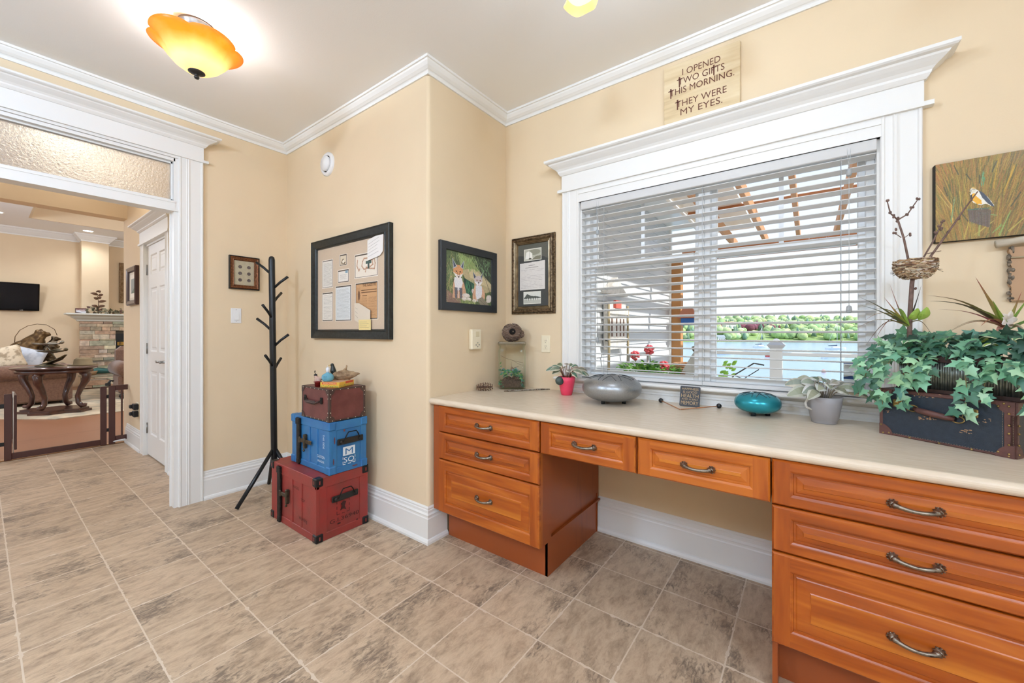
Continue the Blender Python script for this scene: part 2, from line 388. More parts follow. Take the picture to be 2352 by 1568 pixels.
class Canvas:
    """small painter for prints and paintings; colours are sRGB, x right, y up, both 0..1"""
    def __init__(s, nx, ny, bgc):
        s.nx = nx; s.ny = ny; s.a = np.zeros((ny, nx, 3)); s.a[:] = s.c(bgc)
        X, Y = np.meshgrid((np.arange(nx)+.5)/nx, (np.arange(ny)+.5)/ny); s.X = X; s.Y = Y; s.asp = ny/nx
        s.rng = np.random.RandomState(7)
    def c(s, c): return np.array([int(c[i:i+2], 16)/255 for i in (0, 2, 4)]) if isinstance(c, str) else np.array(c)
    def mix(s, mask, c, al=1.0):
        m = (mask*al)[..., None]; s.a = s.a*(1-m)+s.c(c)*m
    def poly(s, pts, c, al=1.0):
        n = len(pts); ins = np.zeros_like(s.X, bool); j = n-1
        for i in range(n):
            xi, yi = pts[i]; xj, yj = pts[j]
            if yi != yj:
                cond = ((yi > s.Y) != (yj > s.Y)) & (s.X < (xj-xi)*(s.Y-yi)/(yj-yi)+xi); ins ^= cond
            j = i
        s.mix(ins.astype(float), c, al)
    def ell(s, cx, cy, rx, ry, c, al=1.0, rot=0.0, soft=0.15):
        dx = s.X-cx; dy = s.Y-cy; co = math.cos(rot); si = math.sin(rot)
        d = np.sqrt(((dx*co+dy*si)/rx)**2+((-dx*si+dy*co)/ry)**2); s.mix(np.clip((1-d)/soft, 0, 1), c, al)
    def line(s, x0, y0, x1, y1, w, c, al=1.0):
        dx = x1-x0; dy = (y1-y0)*s.asp; L2 = dx*dx+dy*dy+1e-12
        t = np.clip(((s.X-x0)*dx+(s.Y-y0)*s.asp*dy)/L2, 0, 1)
        d = np.sqrt((s.X-x0-t*dx)**2+((s.Y-y0)*s.asp-t*dy)**2); s.mix(np.clip((w-d)/w*2, 0, 1), c, al)
    def noise(s, amt, k=1):
        n = s.rng.rand(s.ny//k+1, s.nx//k+1); n = np.kron(n, np.ones((k, k)))[:s.ny, :s.nx]; s.a = np.clip(s.a+(n[..., None]-.5)*amt, 0, 1)
    def scrib(s, x0, x1, y0, y1, rows, c, al=0.6, w=0.004, fill=0.9):
        for i in range(rows):
            y = y1-(i+.5)*(y1-y0)/rows; x = x0
            while x < x1*fill+x0*(1-fill):
                l = s.rng.uniform(.03, .12)*(x1-x0)*2; s.line(x, y+s.rng.uniform(-.002, .002), min(x+l, x1), y, w, c, al*s.rng.uniform(.5, 1)); x += l+.02*(x1-x0)
    def into(s, name, M, W, Hh, matl, parent):
        """mesh of the painting, W by Hh, lower left at M's origin"""
        nx, ny = s.nx, s.ny; off = ORG[parent]
        gx, gy = np.meshgrid(np.arange(nx+1)/nx*W, np.arange(ny+1)/ny*Hh)
        P = np.stack([gx.ravel(), gy.ravel(), np.zeros(gx.size), np.ones(gx.size)], 1) @ np.array(M).T
        P = P[:, :3]-np.array(off)
        i = np.arange(ny)[:, None]*(nx+1)+np.arange(nx)[None]; F = np.stack([i, i+1, i+nx+2, i+nx+1], -1).reshape(-1, 4)
        me = bpy.data.meshes.new(name); me.from_pydata(P.tolist(), [], F.tolist()); me.materials.append(matl)
        at = me.color_attributes.new('tint', 'FLOAT_COLOR', 'CORNER'); c = np.clip(s.a, 0, 1).reshape(-1, 3)
        lin = np.where(c <= .04045, c/12.92, ((c+.055)/1.055)**2.4); lin = np.concatenate([lin, np.ones((len(lin), 1))], 1)
        at.data.foreach_set('color', np.repeat(lin, 4, axis=0).ravel()); me.update()
        o = bpy.data.objects.new(name, me); link(o); o.parent = parent; ORG[o] = off; return o
M_PRINT = tint_mat('printed_sheet', 0.55)
M_PAINTING = tint_mat('painted_canvas', 0.45, bump=0.25, bscale=400, coat=0.15)
# ================================================================ LAMPS
def lamp(name, typ, loc, energy, parent=None, size=.1, col=(1, .95, .88), rot=None, **k):
    d = bpy.data.lights.new(name, typ); d.energy = energy; d.color = col
    if typ == 'AREA': d.size = size; d.shape = k.get('shape', 'DISK')
    elif typ == 'SPOT': d.spot_size = k.get('spot', 2.4); d.spot_blend = .8; d.shadow_soft_size = size
    else: d.shadow_soft_size = size
    if k.get('size_y'): d.shape = 'RECTANGLE'; d.size_y = k['size_y']
    o = bpy.data.objects.new(name, d); link(o); o.location = loc
    if rot: o.rotation_euler = rot
    if parent: o.parent = parent; o.location = Vector(loc)-ORG[parent]
    return o
# ================================================================ ROOM SHELL
XL, YM, XS, YR, ZC = -3.54, 1.565, -1.775, 2.305, 2.787
XR, YB = 2.25, -2.5
m = MB(); m.box(-6.10, XR+.1, YB-.1, 2.45, -0.1, 0.0); struct('floor', m, M_TILE)
m = MB(); m.box(-3.63, XR+.1, YB-.1, 2.45, ZC, ZC+.1); struct('ceiling', m, M_CEIL)
m = MB(); m.box(-6.13, -3.63, -2.5, 1.1, ZC, ZC+.1); struct('ceiling_hall', m, M_CEIL)
# left wall with the wide doorway
m = MB(); m.box(-3.63, XL, .82, YM+.02, 0, ZC); m.box(-3.63, XL, -1.0, .82, 2.43, ZC); m.box(-3.63, XL, YB, -1.0, 0, ZC)
struct('wall_left', m, M_WALL)
# bump-out with a soft vertical corner
r = .022; pts = [(-3.63, YM), (XS-r, YM)] + [(XS-r+r*math.sin(t), YM+r-r*math.cos(t)) for t in [PI/2*i/6 for i in range(1, 7)]] + [(XS, 2.5), (-3.63, 2.5)]
m = MB(); m.prism(pts, 0, ZC); struct('wall_corner', m, M_WALL)
# window wall
WX0, WX1, WZ0, WZ1 = -1.175, .245, .93, 2.062
m = MB()
m.box(XS-.01, WX0, YR, YR+.14, 0, ZC); m.box(WX1, XR+.1, YR, YR+.14, 0, ZC)
m.box(WX0, WX1, YR, YR+.14, 0, WZ0); m.box(WX0, WX1, YR, YR+.14, WZ1, ZC)
struct('wall_window', m, M_WALL)
# walls behind the camera; the right one has an added, unseen opening to let daylight in
m = MB(); m.box(XR, XR+.1, YB, -1.9, 0, ZC); m.box(XR, XR+.1, .6, YR+.1, 0, ZC); m.box(XR, XR+.1, -1.9, .6, 2.1, ZC); struct('wall_right', m, M_WALL)
m = MB(); m.box(-3.63, XR+.1, YB-.1, YB, 0, ZC); struct('wall_back', m, M_WALL)
# crown moulding and skirting
CROWN = [(0, 2.718), (.009, 2.718), (.009, 2.735), (.013, 2.739), (.020, 2.741), (.034, 2.751), (.046, 2.766), (.050, 2.774), (.058, 2.775), (.060, 2.787), (0, 2.787)]
m = MB(); m.sweep([(XL, YB), (XL, YM), (XS, YM), (XS, YR), (XR, YR), (XR, YB)], CROWN, closed=True); struct('trim_1', m, M_TRIM)
BASE = [(0, 0), (.030, 0), (.030, .012), (.024, .024), (.018, .028), (.018, .142), (.015, .147), (.015, .155), (.017, .162), (.010, .172), (.010, .186), (.0065, .190), (.0075, .199), (.003, .207), (0, .207)]
m = MB(); m.sweep([(XL, .978), (XL, YM), (XS, YM), (XS, 1.70)], BASE); struct('baseboard_corner', m, M_TRIM)
m = MB(); m.sweep([(-1.045, YR), (-.10, YR)], BASE); struct('baseboard_window', m, M_TRIM)
m = MB(); m.sweep([(XR, .6), (XR, -.0)], BASE); m.sweep([(XR, YB), (XL, YB), (XL, -1.13)], BASE); struct('baseboard_back', m, M_TRIM)

# ---- trim of the wide doorway
def casing(mb, a0, a1, z0, z1, M):
    """fluted flat casing: local x across, local y out of the wall, z up"""
    wd = a1-a0
    P = [(0, 0), (0, .018), (.004, .023), (.012, .023), (.016, .019), (wd*.30, .019), (wd*.32, .023), (wd*.36, .021), (wd*.40, .024), (wd*.44, .021), (wd*.48, .019), (wd-.016, .019), (wd-.012, .024), (wd-.004, .024), (wd, .018), (wd, 0)]
    mb.rings([[M @ Vector((a0+x, y, z)) for x, y in P] for z in (z0, z1)], smooth=False)
def head(mb, a0, a1, zf0, zf1, zc1, M, flare=.085, out=.085):
    """bead, frieze board and crown cap over an opening"""
    def bx(x0, x1, y1, z0, z1):
        mb.box(x0, x1, 0, y1, z0, z1, M=M)
    bx(a0-.028, a1+.028, .034, zf0-.010, zf0+.008)
    bx(a0, a1, .026, zf0+.008, zf1)
    h = zc1-zf1; prof = [(.000, 0), (.006, .012), (.012, .10), (.018, .20), (.020, .30), (.030, .42), (.046, .55), (.060, .68), (.064, .76), (.078, .80), (.085, .86), (.085, 1.0)]
    k = flare/.085
    R = []
    for o, t in prof:
        z = zf1+h*t; o *= k
        R.append([M @ Vector(p) for p in ((a0-o, 0, z), (a0-o, .026+o, z), (a1+o, .026+o, z), (a1+o, 0, z))])
    mb.rings(R, True, True, True, smooth=False)
# wall_left faces +x : local x = world y, local y = world x
ML = Matrix(((0, 1, 0, XL), (1, 0, 0, 0), (0, 0, 1, 0), (0, 0, 0, 1)))
m = MB(); casing(m, .836, .978, 0, 2.45, ML); casing(m, -1.158, -1.016, 0, 2.45, ML)
head(m, -1.158, .978, 2.455, 2.552, 2.627, ML)
# jambs and rails
m.box(-3.635, XL+.008, .812, .836, 0, 2.43); m.box(-3.635, XL+.008, -1.016, -.992, 0, 2.43)
m.box(-3.635, XL+.008, -1.0, .82, 2.408, 2.4285)
m.box(-3.60, XL+.018, -1.0, .836, 2.430, 2.446)
m.box(-3.625, XL+.012, -1.0, .82, 2.068, 2.128); m.box(-3.63, XL+.018, -1.0, .836, 2.060, 2.074); m.box(-3.625, XL+.016, -1.0, .82, 2.118, 2.131)
m.box(-3.60, -3.59, .803, .82, 0, 2.068)
for z in (2.131, 2.397): m.box(-3.60, -3.565, -1.0, .82, z, z+.016)
for y in (-1.0, .804): m.box(-3.60, -3.565, y, y+.016, 2.131, 2.412)
struct('trim_2', m, M_TRIM)
# strike plate on the jamb
t = thing('strike_plate', 'small steel strike plate on the white doorway jamb', 'strike plate', (-3.56, .819, .83))
m = MB(); m.bbox(-3.575, -3.54, .815, .8195, .80, .87, .001); m.build('plate', M_STEEL, t)
m = MB(); m.tube([(-3.545, .817, .815), (-3.536, .822, .835), (-3.545, .817, .855)], .004, 6); m.build('lip', M_STEEL, t)
# textured glass of the transom
mg, tt, N, L, B = nodes_of('rain_glass'); B.inputs['Base Color'].default_value = (.93, .93, .92, 1); B.inputs['Transmission Weight'].default_value = 1.0
B.inputs['Roughness'].default_value = 0.10; B.inputs['IOR'].default_value = 1.35
tcn = N.new('ShaderNodeTexCoord'); vn = N.new('ShaderNodeTexVoronoi'); vn.inputs['Scale'].default_value = 75; L.new(tcn.outputs['Object'], vn.inputs['Vector'])
nn = N.new('ShaderNodeTexNoise'); nn.inputs['Scale'].default_value = 120; nn.inputs['Detail'].default_value = 3; nn.inputs['Distortion'].default_value = 1.6; L.new(tcn.outputs['Object'], nn.inputs['Vector'])
ad = N.new('ShaderNodeMath'); ad.operation = 'ADD'; L.new(vn.outputs['Distance'], ad.inputs[0]); L.new(nn.outputs['Fac'], ad.inputs[1])
bp = N.new('ShaderNodeBump'); bp.inputs['Strength'].default_value = .55; bp.inputs['Distance'].default_value = .006; L.new(ad.outputs[0], bp.inputs['Height']); L.new(bp.outputs[0], B.inputs['Normal'])
df = N.new('ShaderNodeBsdfDiffuse'); df.inputs['Color'].default_value = (.78, .77, .75, 1); mx = N.new('ShaderNodeMixShader'); mx.inputs[0].default_value = .16
L.new(bp.outputs[0], df.inputs['Normal']); L.new(B.outputs[0], mx.inputs[1]); L.new(df.outputs[0], mx.inputs[2]); L.new(mx.outputs[0], N['Material Output'].inputs[0])
m = MB(); m.box(-3.587, -3.581, -.99, .81, 2.14, 2.405); struct('window_2', m, mg)

# ---------------------------------------------------------------- the main window
MR = Matrix(((1, 0, 0, 0), (0, -1, 0, YR), (0, 0, 1, 0), (0, 0, 0, 1)))   # local y points out of the window wall
m = MB(); casing(m, -1.297, -1.172, .93, 2.135, MR); casing(m, .242, .370, .93, 2.135, MR)
m.box(-1.175, .245, YR-.022, YR+.001, 2.047, 2.135); m.box(-1.175, .245, YR-.027, YR, 2.098, 2.103); m.box(-1.175, .245, YR-.025, YR, 2.047, 2.055)
head(m, -1.295, .372, 2.140, 2.236, 2.327, MR)
# stool and apron
m.bbox(-1.34, .415, YR-.065, YR+.035, .914, .9325, .006)
m.sweep([(-1.30, YR), (.375, YR)], [(0, .836), (.020, .836), (.020, .846), (.014, .850), (.014, .866), (.018, .870), (.014, .874), (.014, .880), (.018, .884), (.018, .896), (.012, .900), (.012, .904), (.024, .912), (0, .912)])
m.box(WX0, WX0+.012, YR, YR+.14, .93, WZ1); m.box(WX1-.012, WX1, YR, YR+.14, .93, WZ1); m.box(WX0, WX1, YR, YR+.14, WZ1-.012, WZ1); m.box(WX0, WX1, YR, YR+.14, .918, .93)
struct('trim_3', m, M_TRIM)
# window unit: frame, mullion, sashes
YG = 2.42
def sash(mb, x0, x1, z0, z1, fr=.04, y=YG, th=.03):
    for a in ((x0, x0+fr, z0, z1), (x1-fr, x1, z0, z1)): mb.bbox(a[0], a[1], y-th/2, y+th/2, a[2], a[3], .004)
    for a in ((x0+fr, x1-fr, z0, z0+fr), (x0+fr, x1-fr, z1-fr, z1)): mb.bbox(a[0], a[1], y-th/2, y+th/2, a[2], a[3], .004)
win = MB()
for x0, x1 in ((-1.163, -.457), (-.457, .233)):
    win.bbox(x0, x0+.03, 2.36, 2.445, .93, 2.05, .003); win.bbox(x1-.03, x1, 2.36, 2.445, .93, 2.05, .003)
    win.bbox(x0, x1, 2.36, 2.445, .93, .955, .003); win.bbox(x0, x1, 2.36, 2.445, 2.03, 2.05, .003)
    sash(win, x0+.02, x1-.02, 1.625, 2.04, .035, 2.425); sash(win, x0+.02, x1-.02, .945, 1.665, .035, 2.395)
    win.box((x0+x1)/2-.010, (x0+x1)/2+.010, 2.418, 2.430, 1.65, 2.03)
frame_o = struct('window_1', win, M_VINYL)
gm, tt, N, L, B = nodes_of('window_glass'); gl = N.new('ShaderNodeBsdfGlossy'); gl.inputs['Roughness'].default_value = .0; gl.inputs['Color'].default_value = (.9, .95, 1, 1)
tr = N.new('ShaderNodeBsdfTransparent'); tr.inputs['Color'].default_value = (.97, .985, .985, 1); fz = N.new('ShaderNodeFresnel'); fz.inputs[0].default_value = 1.05
mx = N.new('ShaderNodeMixShader'); L.new(fz.outputs[0], mx.inputs[0]); L.new(tr.outputs[0], mx.inputs[1]); L.new(gl.outputs[0], mx.inputs[2]); L.new(mx.outputs[0], N['Material Output'].inputs[0])
M_GLASS = gm
for x0, x1 in ((-1.12, -.50), (-.42, .19)):
    for z0, z1, y in ((1.65, 2.02, 2.425), (.975, 1.64, 2.395)):
        m = MB(); m.box(x0, x1, y-.003, y+.003, z0, z1); m.build('pane', gm, frame_o)
m = MB(); m.bbox(-.478, -.470, 2.372, 2.386, 1.04, 1.30, .002); m.build('lock_rail', M_BLACK, frame_o)
# unseen patio frame, added in the right wall to bring daylight in
m = MB()
for y0, y1 in ((-1.9, -.65), (-.65, .6)):
    for a in ((y0, y0+.08, 0, 2.1), (y1-.08, y1, 0, 2.1)): m.box(XR+.02, XR+.07, a[0], a[1], a[2], a[3])
    for a in ((0, .12), (2.0, 2.1)): m.box(XR+.02, XR+.07, y0+.08, y1-.08, a[0], a[1])
struct('added_patio_frame', m, M_VINYL)

# ---------------------------------------------------------------- hall beyond the doorway
m = MB(); m.box(-6.12, -5.305, 1.0, 1.1, 0, ZC); m.box(-4.505, -3.63, 1.0, 1.1, 0, ZC); m.box(-5.305, -4.505, 1.0, 1.1, 2.09, ZC); m.box(-6.12, -3.63, 1.12, 1.2, 0, ZC)
struct('wall_hall', m, M_WALL)
m = MB(); m.box(-6.30, -6.12, -4.0, 3.6, 2.49, 3.75); m.box(-6.30, -6.12, 1.0, 3.6, 0, 2.49); struct('wall_beam', m, M_WALL)
MH = Matrix(((1, 0, 0, 0), (0, -1, 0, 1.0), (0, 0, 1, 0), (0, 0, 0, 1)))
m = MB(); casing(m, -5.42, -5.29, 0, 2.09, MH); casing(m, -4.525, -4.415, 0, 2.09, MH); head(m, -5.42, -4.415, 2.10, 2.215, 2.285, MH, flare=.075)
m.box(-5.305, -5.285, 1.0, 1.1, 0, 2.09); m.box(-4.525, -4.505, 1.0, 1.1, 0, 2.09); m.box(-5.305, -4.505, 1.0, 1.1, 2.072, 2.09)
struct('trim_4', m, M_TRIM)
m = MB(); m.sweep([(-6.12, 1.0), (-5.42, 1.0)], BASE); m.sweep([(-4.415, 1.0), (-3.63, 1.0)], BASE); struct('baseboard_hall', m, M_TRIM)
# six panel door
m = MB(); X0, X1, Yd = -5.283, -4.527, 1.012
m.box(X0, X1, Yd+.008, Yd+.04, .012, 2.07)
cols = ((-5.175, -4.945), (-4.865, -4.630)); rows = ((.222, .845), (1.035, 1.655), (1.785, 1.978))
xs = [X0, cols[0][0], cols[0][1], cols[1][0], cols[1][1], X1]; zs = [.012, .222, .845, 1.035, 1.655, 1.785, 1.978, 2.07]
for i in range(5):
    for j in range(7):
        if i in (1, 3) and j in (1, 3, 5):
            x0, x1, z0, z1 = xs[i], xs[i+1], zs[j], zs[j+1]; R = []
            for ins, y in ((0, Yd), (.014, Yd+.010), (.024, Yd+.010), (.044, Yd+.003)):
                R.append([(x0+ins, y, z0+ins), (x1-ins, y, z0+ins), (x1-ins, y, z1-ins), (x0+ins, y, z1-ins)])
            m.rings(R, True, False, True, smooth=False)
        else: m.box(xs[i], xs[i+1], Yd, Yd+.012, zs[j], zs[j+1])
d1 = struct('door_1', m, M_TRIM)
m = MB(); m.lathe([(.030, 0), (.033, .004), (.030, .010), (.014, .013), (.012, .045), (.016, .05), (.010, .056)], 20, M=Matrix.Translation((-4.60, Yd, .955)) @ Matrix.Rotation(PI/2, 4, 'X'))
m.tube([(-4.60, Yd-.045, .955), (-4.64, Yd-.052, .957), (-4.70, Yd-.050, .952), (-4.735, Yd-.052, .960)], [.010, .009, .010, .006], 8)
m.build('handle', M_STEEL, d1)
for z in (1.84, 1.06, .27):
    m = MB(); m.box(-5.295, -5.275, Yd-.004, Yd+.002, z-.05, z+.05); m.tube([(-5.284, Yd-.006, z-.052), (-5.284, Yd-.006, z+.052)], .006, 6); m.build('hinge', M_STEEL, d1)

# ---------------------------------------------------------------- living room shell
M_FLOORW = wood('red_oak_floor', '98694c', '7a4f38', 'y', 5, rough=.4)
m = MB(); m.box(-14.2, -6.10, -4.2, 3.7, -.1, 0.0); struct('floor_living', m, M_FLOORW)
m = MB(); m.bbox(-6.155, -6.085, -1.2, 1.0, 0, .012, .004); struct('trim_5', m, wood('oak_threshold', 'b58a63', '8d6644', 'y', 9))
m = MB(); m.box(-13.3, -13.2, -4.2, 3.6, 0, 3.75); struct('wall_far', m, M_WALL)
m = MB(); m.box(-13.2, -6.12, 3.5, 3.6, 0, 3.75); struct('wall_living_right', m, M_WALL)
m = MB(); m.box(-13.2, -6.12, -4.2, -4.1, 0, .3); m.box(-13.2, -6.12, -4.2, -4.1, 2.9, 3.75); m.box(-13.2, -12, -4.2, -4.1, .3, 2.9); m.box(-8, -6.12, -4.2, -4.1, .3, 2.9); struct('wall_living_left', m, M_WALL)  # unseen side wall; wide opening added so daylight reaches the living room
zt = 3.40
m = MB()   # ceiling with a raised tray
tx0, tx1, ty0, ty1 = -11.90, -7.6, .585, 3.1
m.box(-13.2, tx0, -4.2, 3.6, zt, zt+.08); m.box(tx1, -6.12, -4.2, 3.6, zt, zt+.08); m.box(tx0, tx1, -4.2, ty0, zt, zt+.08); m.box(tx0, tx1, ty1, 3.6, zt, zt+.08)
m.box(tx0-.1, tx1+.1, ty0-.1, ty1+.1, 3.72, 3.78)
struct('ceiling_living', m, M_CEIL)
m = MB(); t_ = .02
m.box(tx0-.01, tx0+t_, ty0, ty1, zt-.002, 3.72); m.box(tx1-t_, tx1+.01, ty0, ty1, zt-.002, 3.72); m.box(tx0, tx1, ty0-.01, ty0+t_, zt-.002, 3.72); m.box(tx0, tx1, ty1-t_, ty1+.01, zt-.002, 3.72); struct('wall_tray', m, M_WALL)
# chimney breast
m = MB(); m.box(-13.2, -12.9, 1.37, 1.80, 1.645, zt); m.box(-13.2, -12.975, 1.36, 3.0, 0, 1.6); struct('wall_chimney', m, M_WALL)
CR2 = [(0, 3.245), (.01, 3.245), (.012, 3.27), (.03, 3.285), (.07, 3.33), (.10, 3.37), (.115, 3.375), (.12, 3.40), (0, 3.40)]
m = MB(); m.sweep([(-13.2, -4.1), (-13.2, 1.37), (-12.9, 1.37), (-12.9, 1.80), (-13.2, 1.80), (-13.2, 3.5)], CR2); struct('trim_6', m, M_TRIM)
# ================================================================ BUILT-IN DESK
WX = wood('cherry_rail', '9e4909', '742f05', 'x', 7, light='b9641c')
WZ = wood('cherry_stile', '984508', '6f2d05', 'z', 7, light='b35e1a')
WP = wood('cherry_panel', '9e4a09', '6e2c05', 'x', 4.5, light='c27222')
WS = wood('cherry_side', '96481a', '74330f', 'z', 6, rough=.4)
def handle(parent, cx, cz, y, name='handle', W=.104):
    m = MB(); h = W/2
    pts = [(cx-h*.92+2*h*.92*i/12, y-.010-.020*math.sin(PI*i/12)**.8, cz-.003*math.sin(PI*i/12)) for i in range(13)]
    m.tube(pts, [.0052+.0012*abs(math.cos(PI*i/12)) for i in range(13)], 10)
    for i in (-1, 1):        # leafy end plates
        c = (cx+i*h*.90, y, cz)
        M = Matrix.Translation(c) @ Matrix.Rotation(PI/2, 4, 'X')
        m.lathe([(.013, 0), (.0125, .004), (.0075, .011), (.006, .014)], 18, M=M, f=lambda t, z: 1+.16*math.cos(9*t) if z < .005 else 1)
        for k in range(7):
            a = PI*(-.5+k/6)*1.15
            m.ball((c[0]+i*.0125*math.cos(a), y-.003, c[2]+.0125*math.sin(a)), .0022, 6, 4)
        m.tube([(c[0], y-.006, cz), (c[0]-i*.004, y-.014, cz), (c[0]-i*.014, y-.019, cz-.001)], [.007, .0085, .006], 8)
    return m.build(name, M_PEWTER, parent)
def drawer(parent, x0, x1, z0, z1, yf=1.583, tall=False, hz=None, deep=.36):
    """raised panel drawer front with its box, handle as sub-part"""
    m = MB(); st = .050; rl = .032 if not tall else .050; th = .020
    R = lambda a, b, c, d, y: [(a, y, c), (b, y, c), (b, y, d), (a, y, d)]
    # stiles (slot 1) and rails (slot 0) with an eased outer edge and an ogee inner edge
    def member(q, slot, horizontal):
        m.m = slot; a, b, c, d = q; m.box(a, b, yf+.003, yf+th, c, d)
    e = .006
    # front faces as mitre-free pieces
    m.m = 1
    for a, b in ((x0, x0+st), (x1-st, x1)):
        m.add([(a+(e if a == x0 else 0), yf, z0+e), (b-(e if b == x1 else 0), yf, z0+e), (b-(e if b == x1 else 0), yf, z1-e), (a+(e if a == x0 else 0), yf, z1-e)], [(0, 1, 2, 3)])
    m.m = 0
    for c, d in ((z0, z0+rl), (z1-rl, z1)):
        m.add([(x0+st, yf, c+(e if c == z0 else 0)), (x1-st, yf, c+(e if c == z0 else 0)), (x1-st, yf, d-(e if d == z1 else 0)), (x0+st, yf, d-(e if d == z1 else 0))], [(0, 1, 2, 3)])
    # outer bevel and sides
    a = R(x0+e, x1-e, z0+e, z1-e, yf); b = R(x0+.001, x1-.001, z0+.001, z1-.001, yf+.005); c = R(x0, x1, z0, z1, yf+.007); d = R(x0, x1, z0, z1, yf+th)
    m.m = 0; m.rings([a, b, c, d], True, False, True, smooth=False)
    # inner ogee, field and raised panel
    i0, i1, j0, j1 = x0+st, x1-st, z0+rl, z1-rl
    rr = [R(i0, i1, j0, j1, yf)]
    seq = ((.003, .001), (.008, .004), (.010, .0085), (.016, .0085), (.019, .0065), (.034 if not tall else .052, .0035), (.036 if not tall else .055, .0015))
    for ins, dy in seq: rr.append(R(i0+ins, i1-ins, j0+ins, j1-ins, yf+dy))
    m.rings(rr, True, False, False, smooth=False); q = rr[-1]; m.m = 2; m.add(q, [(0, 1, 2, 3)])
    o = m.build('drawer', [WX, WZ, WP], parent)
    handle(o, (x0+x1)/2, hz if hz else (z0+z1)/2, yf+.0015)
    return o
LAB = ['upper drawer', 'middle drawer', 'deep lower drawer']
# left drawer unit
t = thing('drawer_cabinet', 'cherry wood three-drawer cabinet at the left end of the desk, against the corner wall', 'cabinet', (-1.40, 1.95, 0))
m = MB(); m.m = 1; m.box(-1.768, -1.709, 1.603, 1.62, .19, .8005); m.box(-1.711, -1.0245, 1.606, 1.62, .19, .8005)
m.m = 0; m.box(-1.0445, -1.0255, 1.603, 1.704, .19, .8005); m.box(-1.765, -1.7, 1.60, 2.29, .19, .80)
m.add([(-1.045, 1.70, 0), (-1.045, 2.272, 0), (-1.045, 2.272, .205), (-1.045, 2.298, .205), (-1.045, 2.298, .80), (-1.045, 1.70, .80)] + [(-1.06, y, z) for y, z in ((1.70, 0), (2.272, 0), (2.272, .205), (2.298, .205), (2.298, .80), (1.70, .80))],
      [(0, 1, 2, 3, 4, 5), (11, 10, 9, 8, 7, 6)] + [(i, (i+1) % 6, 6+(i+1) % 6, 6+i) for i in range(6)])
m.box(-1.0455, -1.0405, 2.268, 2.274, 0, .235)
m.box(-1.76, -1.03, 1.62, 2.29, .19, .20); m.box(-1.76, -1.03, 1.62, 2.29, .795, .8)
m.build('carcass', [WS, WZ], t)
m = MB(); m.box(-1.742, -1.0445, 1.70, 1.715, 0.0, .192); m.build('toe_kick', wood('cherry_kick', '92461b', '702f0f', 'x', 6, rough=.45), t)
drawer(t, -1.709, -1.023, .6525, .799); drawer(t, -1.709, -1.023, .4975, .6475); drawer(t, -1.709, -1.023, .193, .4925, tall=True)
# knee-hole drawers
t = thing('desk_drawer_unit', 'pair of cherry wood drawers hung under the counter above the knee space', 'drawer unit', (-.56, 1.9, .65))
m = MB(); m.m = 1; m.box(-1.018, -.104, 1.604, 1.62, .652, .8005); m.m = 0; m.box(-1.018, -.104, 1.62, 2.05, .652, .662)
m.box(-.5565, -.5555, 1.585, 1.62, .650, .798)
m.build('carcass', [WS, WX], t)
drawer(t, -1.016, -.5605, .650, .797); drawer(t, -.5535, -.104, .650, .797)
# right drawer unit
t = thing('drawer_cabinet', 'wide cherry wood three-drawer cabinet at the right end of the desk, nearest the viewer', 'cabinet', (.24, 1.95, 0))
m = MB(); m.m = 1; m.box(-.100, .64, 1.604, 1.62, .185, .8005); m.m = 0; m.box(-.100, -.085, 1.62, 2.298, .0, .80); m.box(.60, .64, 1.60, 2.298, .0, .80); m.box(-.09, .6, 1.62, 2.29, .19, .20)
m.build('carcass', [WS, WX], t)
m = MB(); m.box(-.0995, .64, 1.70, 1.715, 0.0, .187); m.build('toe_kick', MATS['cherry_kick'], t)
drawer(t, -.0995, .582, .6495, .799); drawer(t, -.0995, .582, .4955, .6445); drawer(t, -.0995, .582, .187, .4905, tall=True)
t = thing('drawer_cabinet', 'cherry wood cabinet under the counter at the far right edge', 'cabinet', (1.1, 1.95, 0))
m = MB(); m.box(.645, 1.6, 1.62, 2.298, .0, .80); m.build('carcass', WS, t)
drawer(t, .66, 1.58, .187, .799, tall=True)
# countertop with a rolled front edge
M_CTR = mat('laminate_counter', 'd3c2ac', .27, col2='dccdb8', vscale=60, stretch=(.25, 1, 1), contrast=(.3, .7), spec=.45)
t = thing('countertop', 'long cream laminate countertop with a rolled front edge under the window', 'countertop', (-.4, 1.95, .80))
m = MB(); rr = .0175; c = (1.571+rr, .8185)
prof = [(2.304, .836), (c[0], .836)] + [(c[0]-rr*math.sin(a), c[1]+rr*math.cos(a)) for a in [PI*i/10 for i in range(1, 10)]] + [(c[0], .801), (2.304, .801)]
m.rings([[(x, y, z) for y, z in prof] for x in (XS+.0005, 1.62)], smooth=False)
o = m.build('top', M_CTR, t)

# ================================================================ BLIND
t = thing('window_blind', 'white horizontal slatted blind covering the whole window above the desk', 'blind', (-.46, 2.33, 2.06))
m = MB(); m.bbox(-1.162, .2325, 2.287, 2.347, 1.998, 2.0468, .003); m.build('headrail', M_SLAT, t)
a = math.radians(8.6); ca, sa = math.cos(a), math.sin(a); yc = 2.325
for k in range(23):
    zc = 1.985-.0449*k if k else 1.985
    m = MB(); hw = .0248; th = .0016
    R = []
    for x in (-1.161, .231):
        ring = []
        for u, v in ((-hw, -th), (-hw*.5, -th+.0012), (0, -th+.0016), (hw*.5, -th+.0012), (hw, -th), (hw, th), (0, th+.0016), (-hw, th)):
            ring.append((x, yc+u*ca+v*sa, zc-u*sa+v*ca))
        R.append(ring)
    m.rings(R, smooth=False); m.build('slat', M_SLAT, t)
m = MB(); m.bbox(-1.161, .231, 2.300, 2.350, .938, .957, .004); m.build('bottom_rail', M_SLAT, t)
M_CORD = mat('blind_cord', 'b9bdc0', .7)
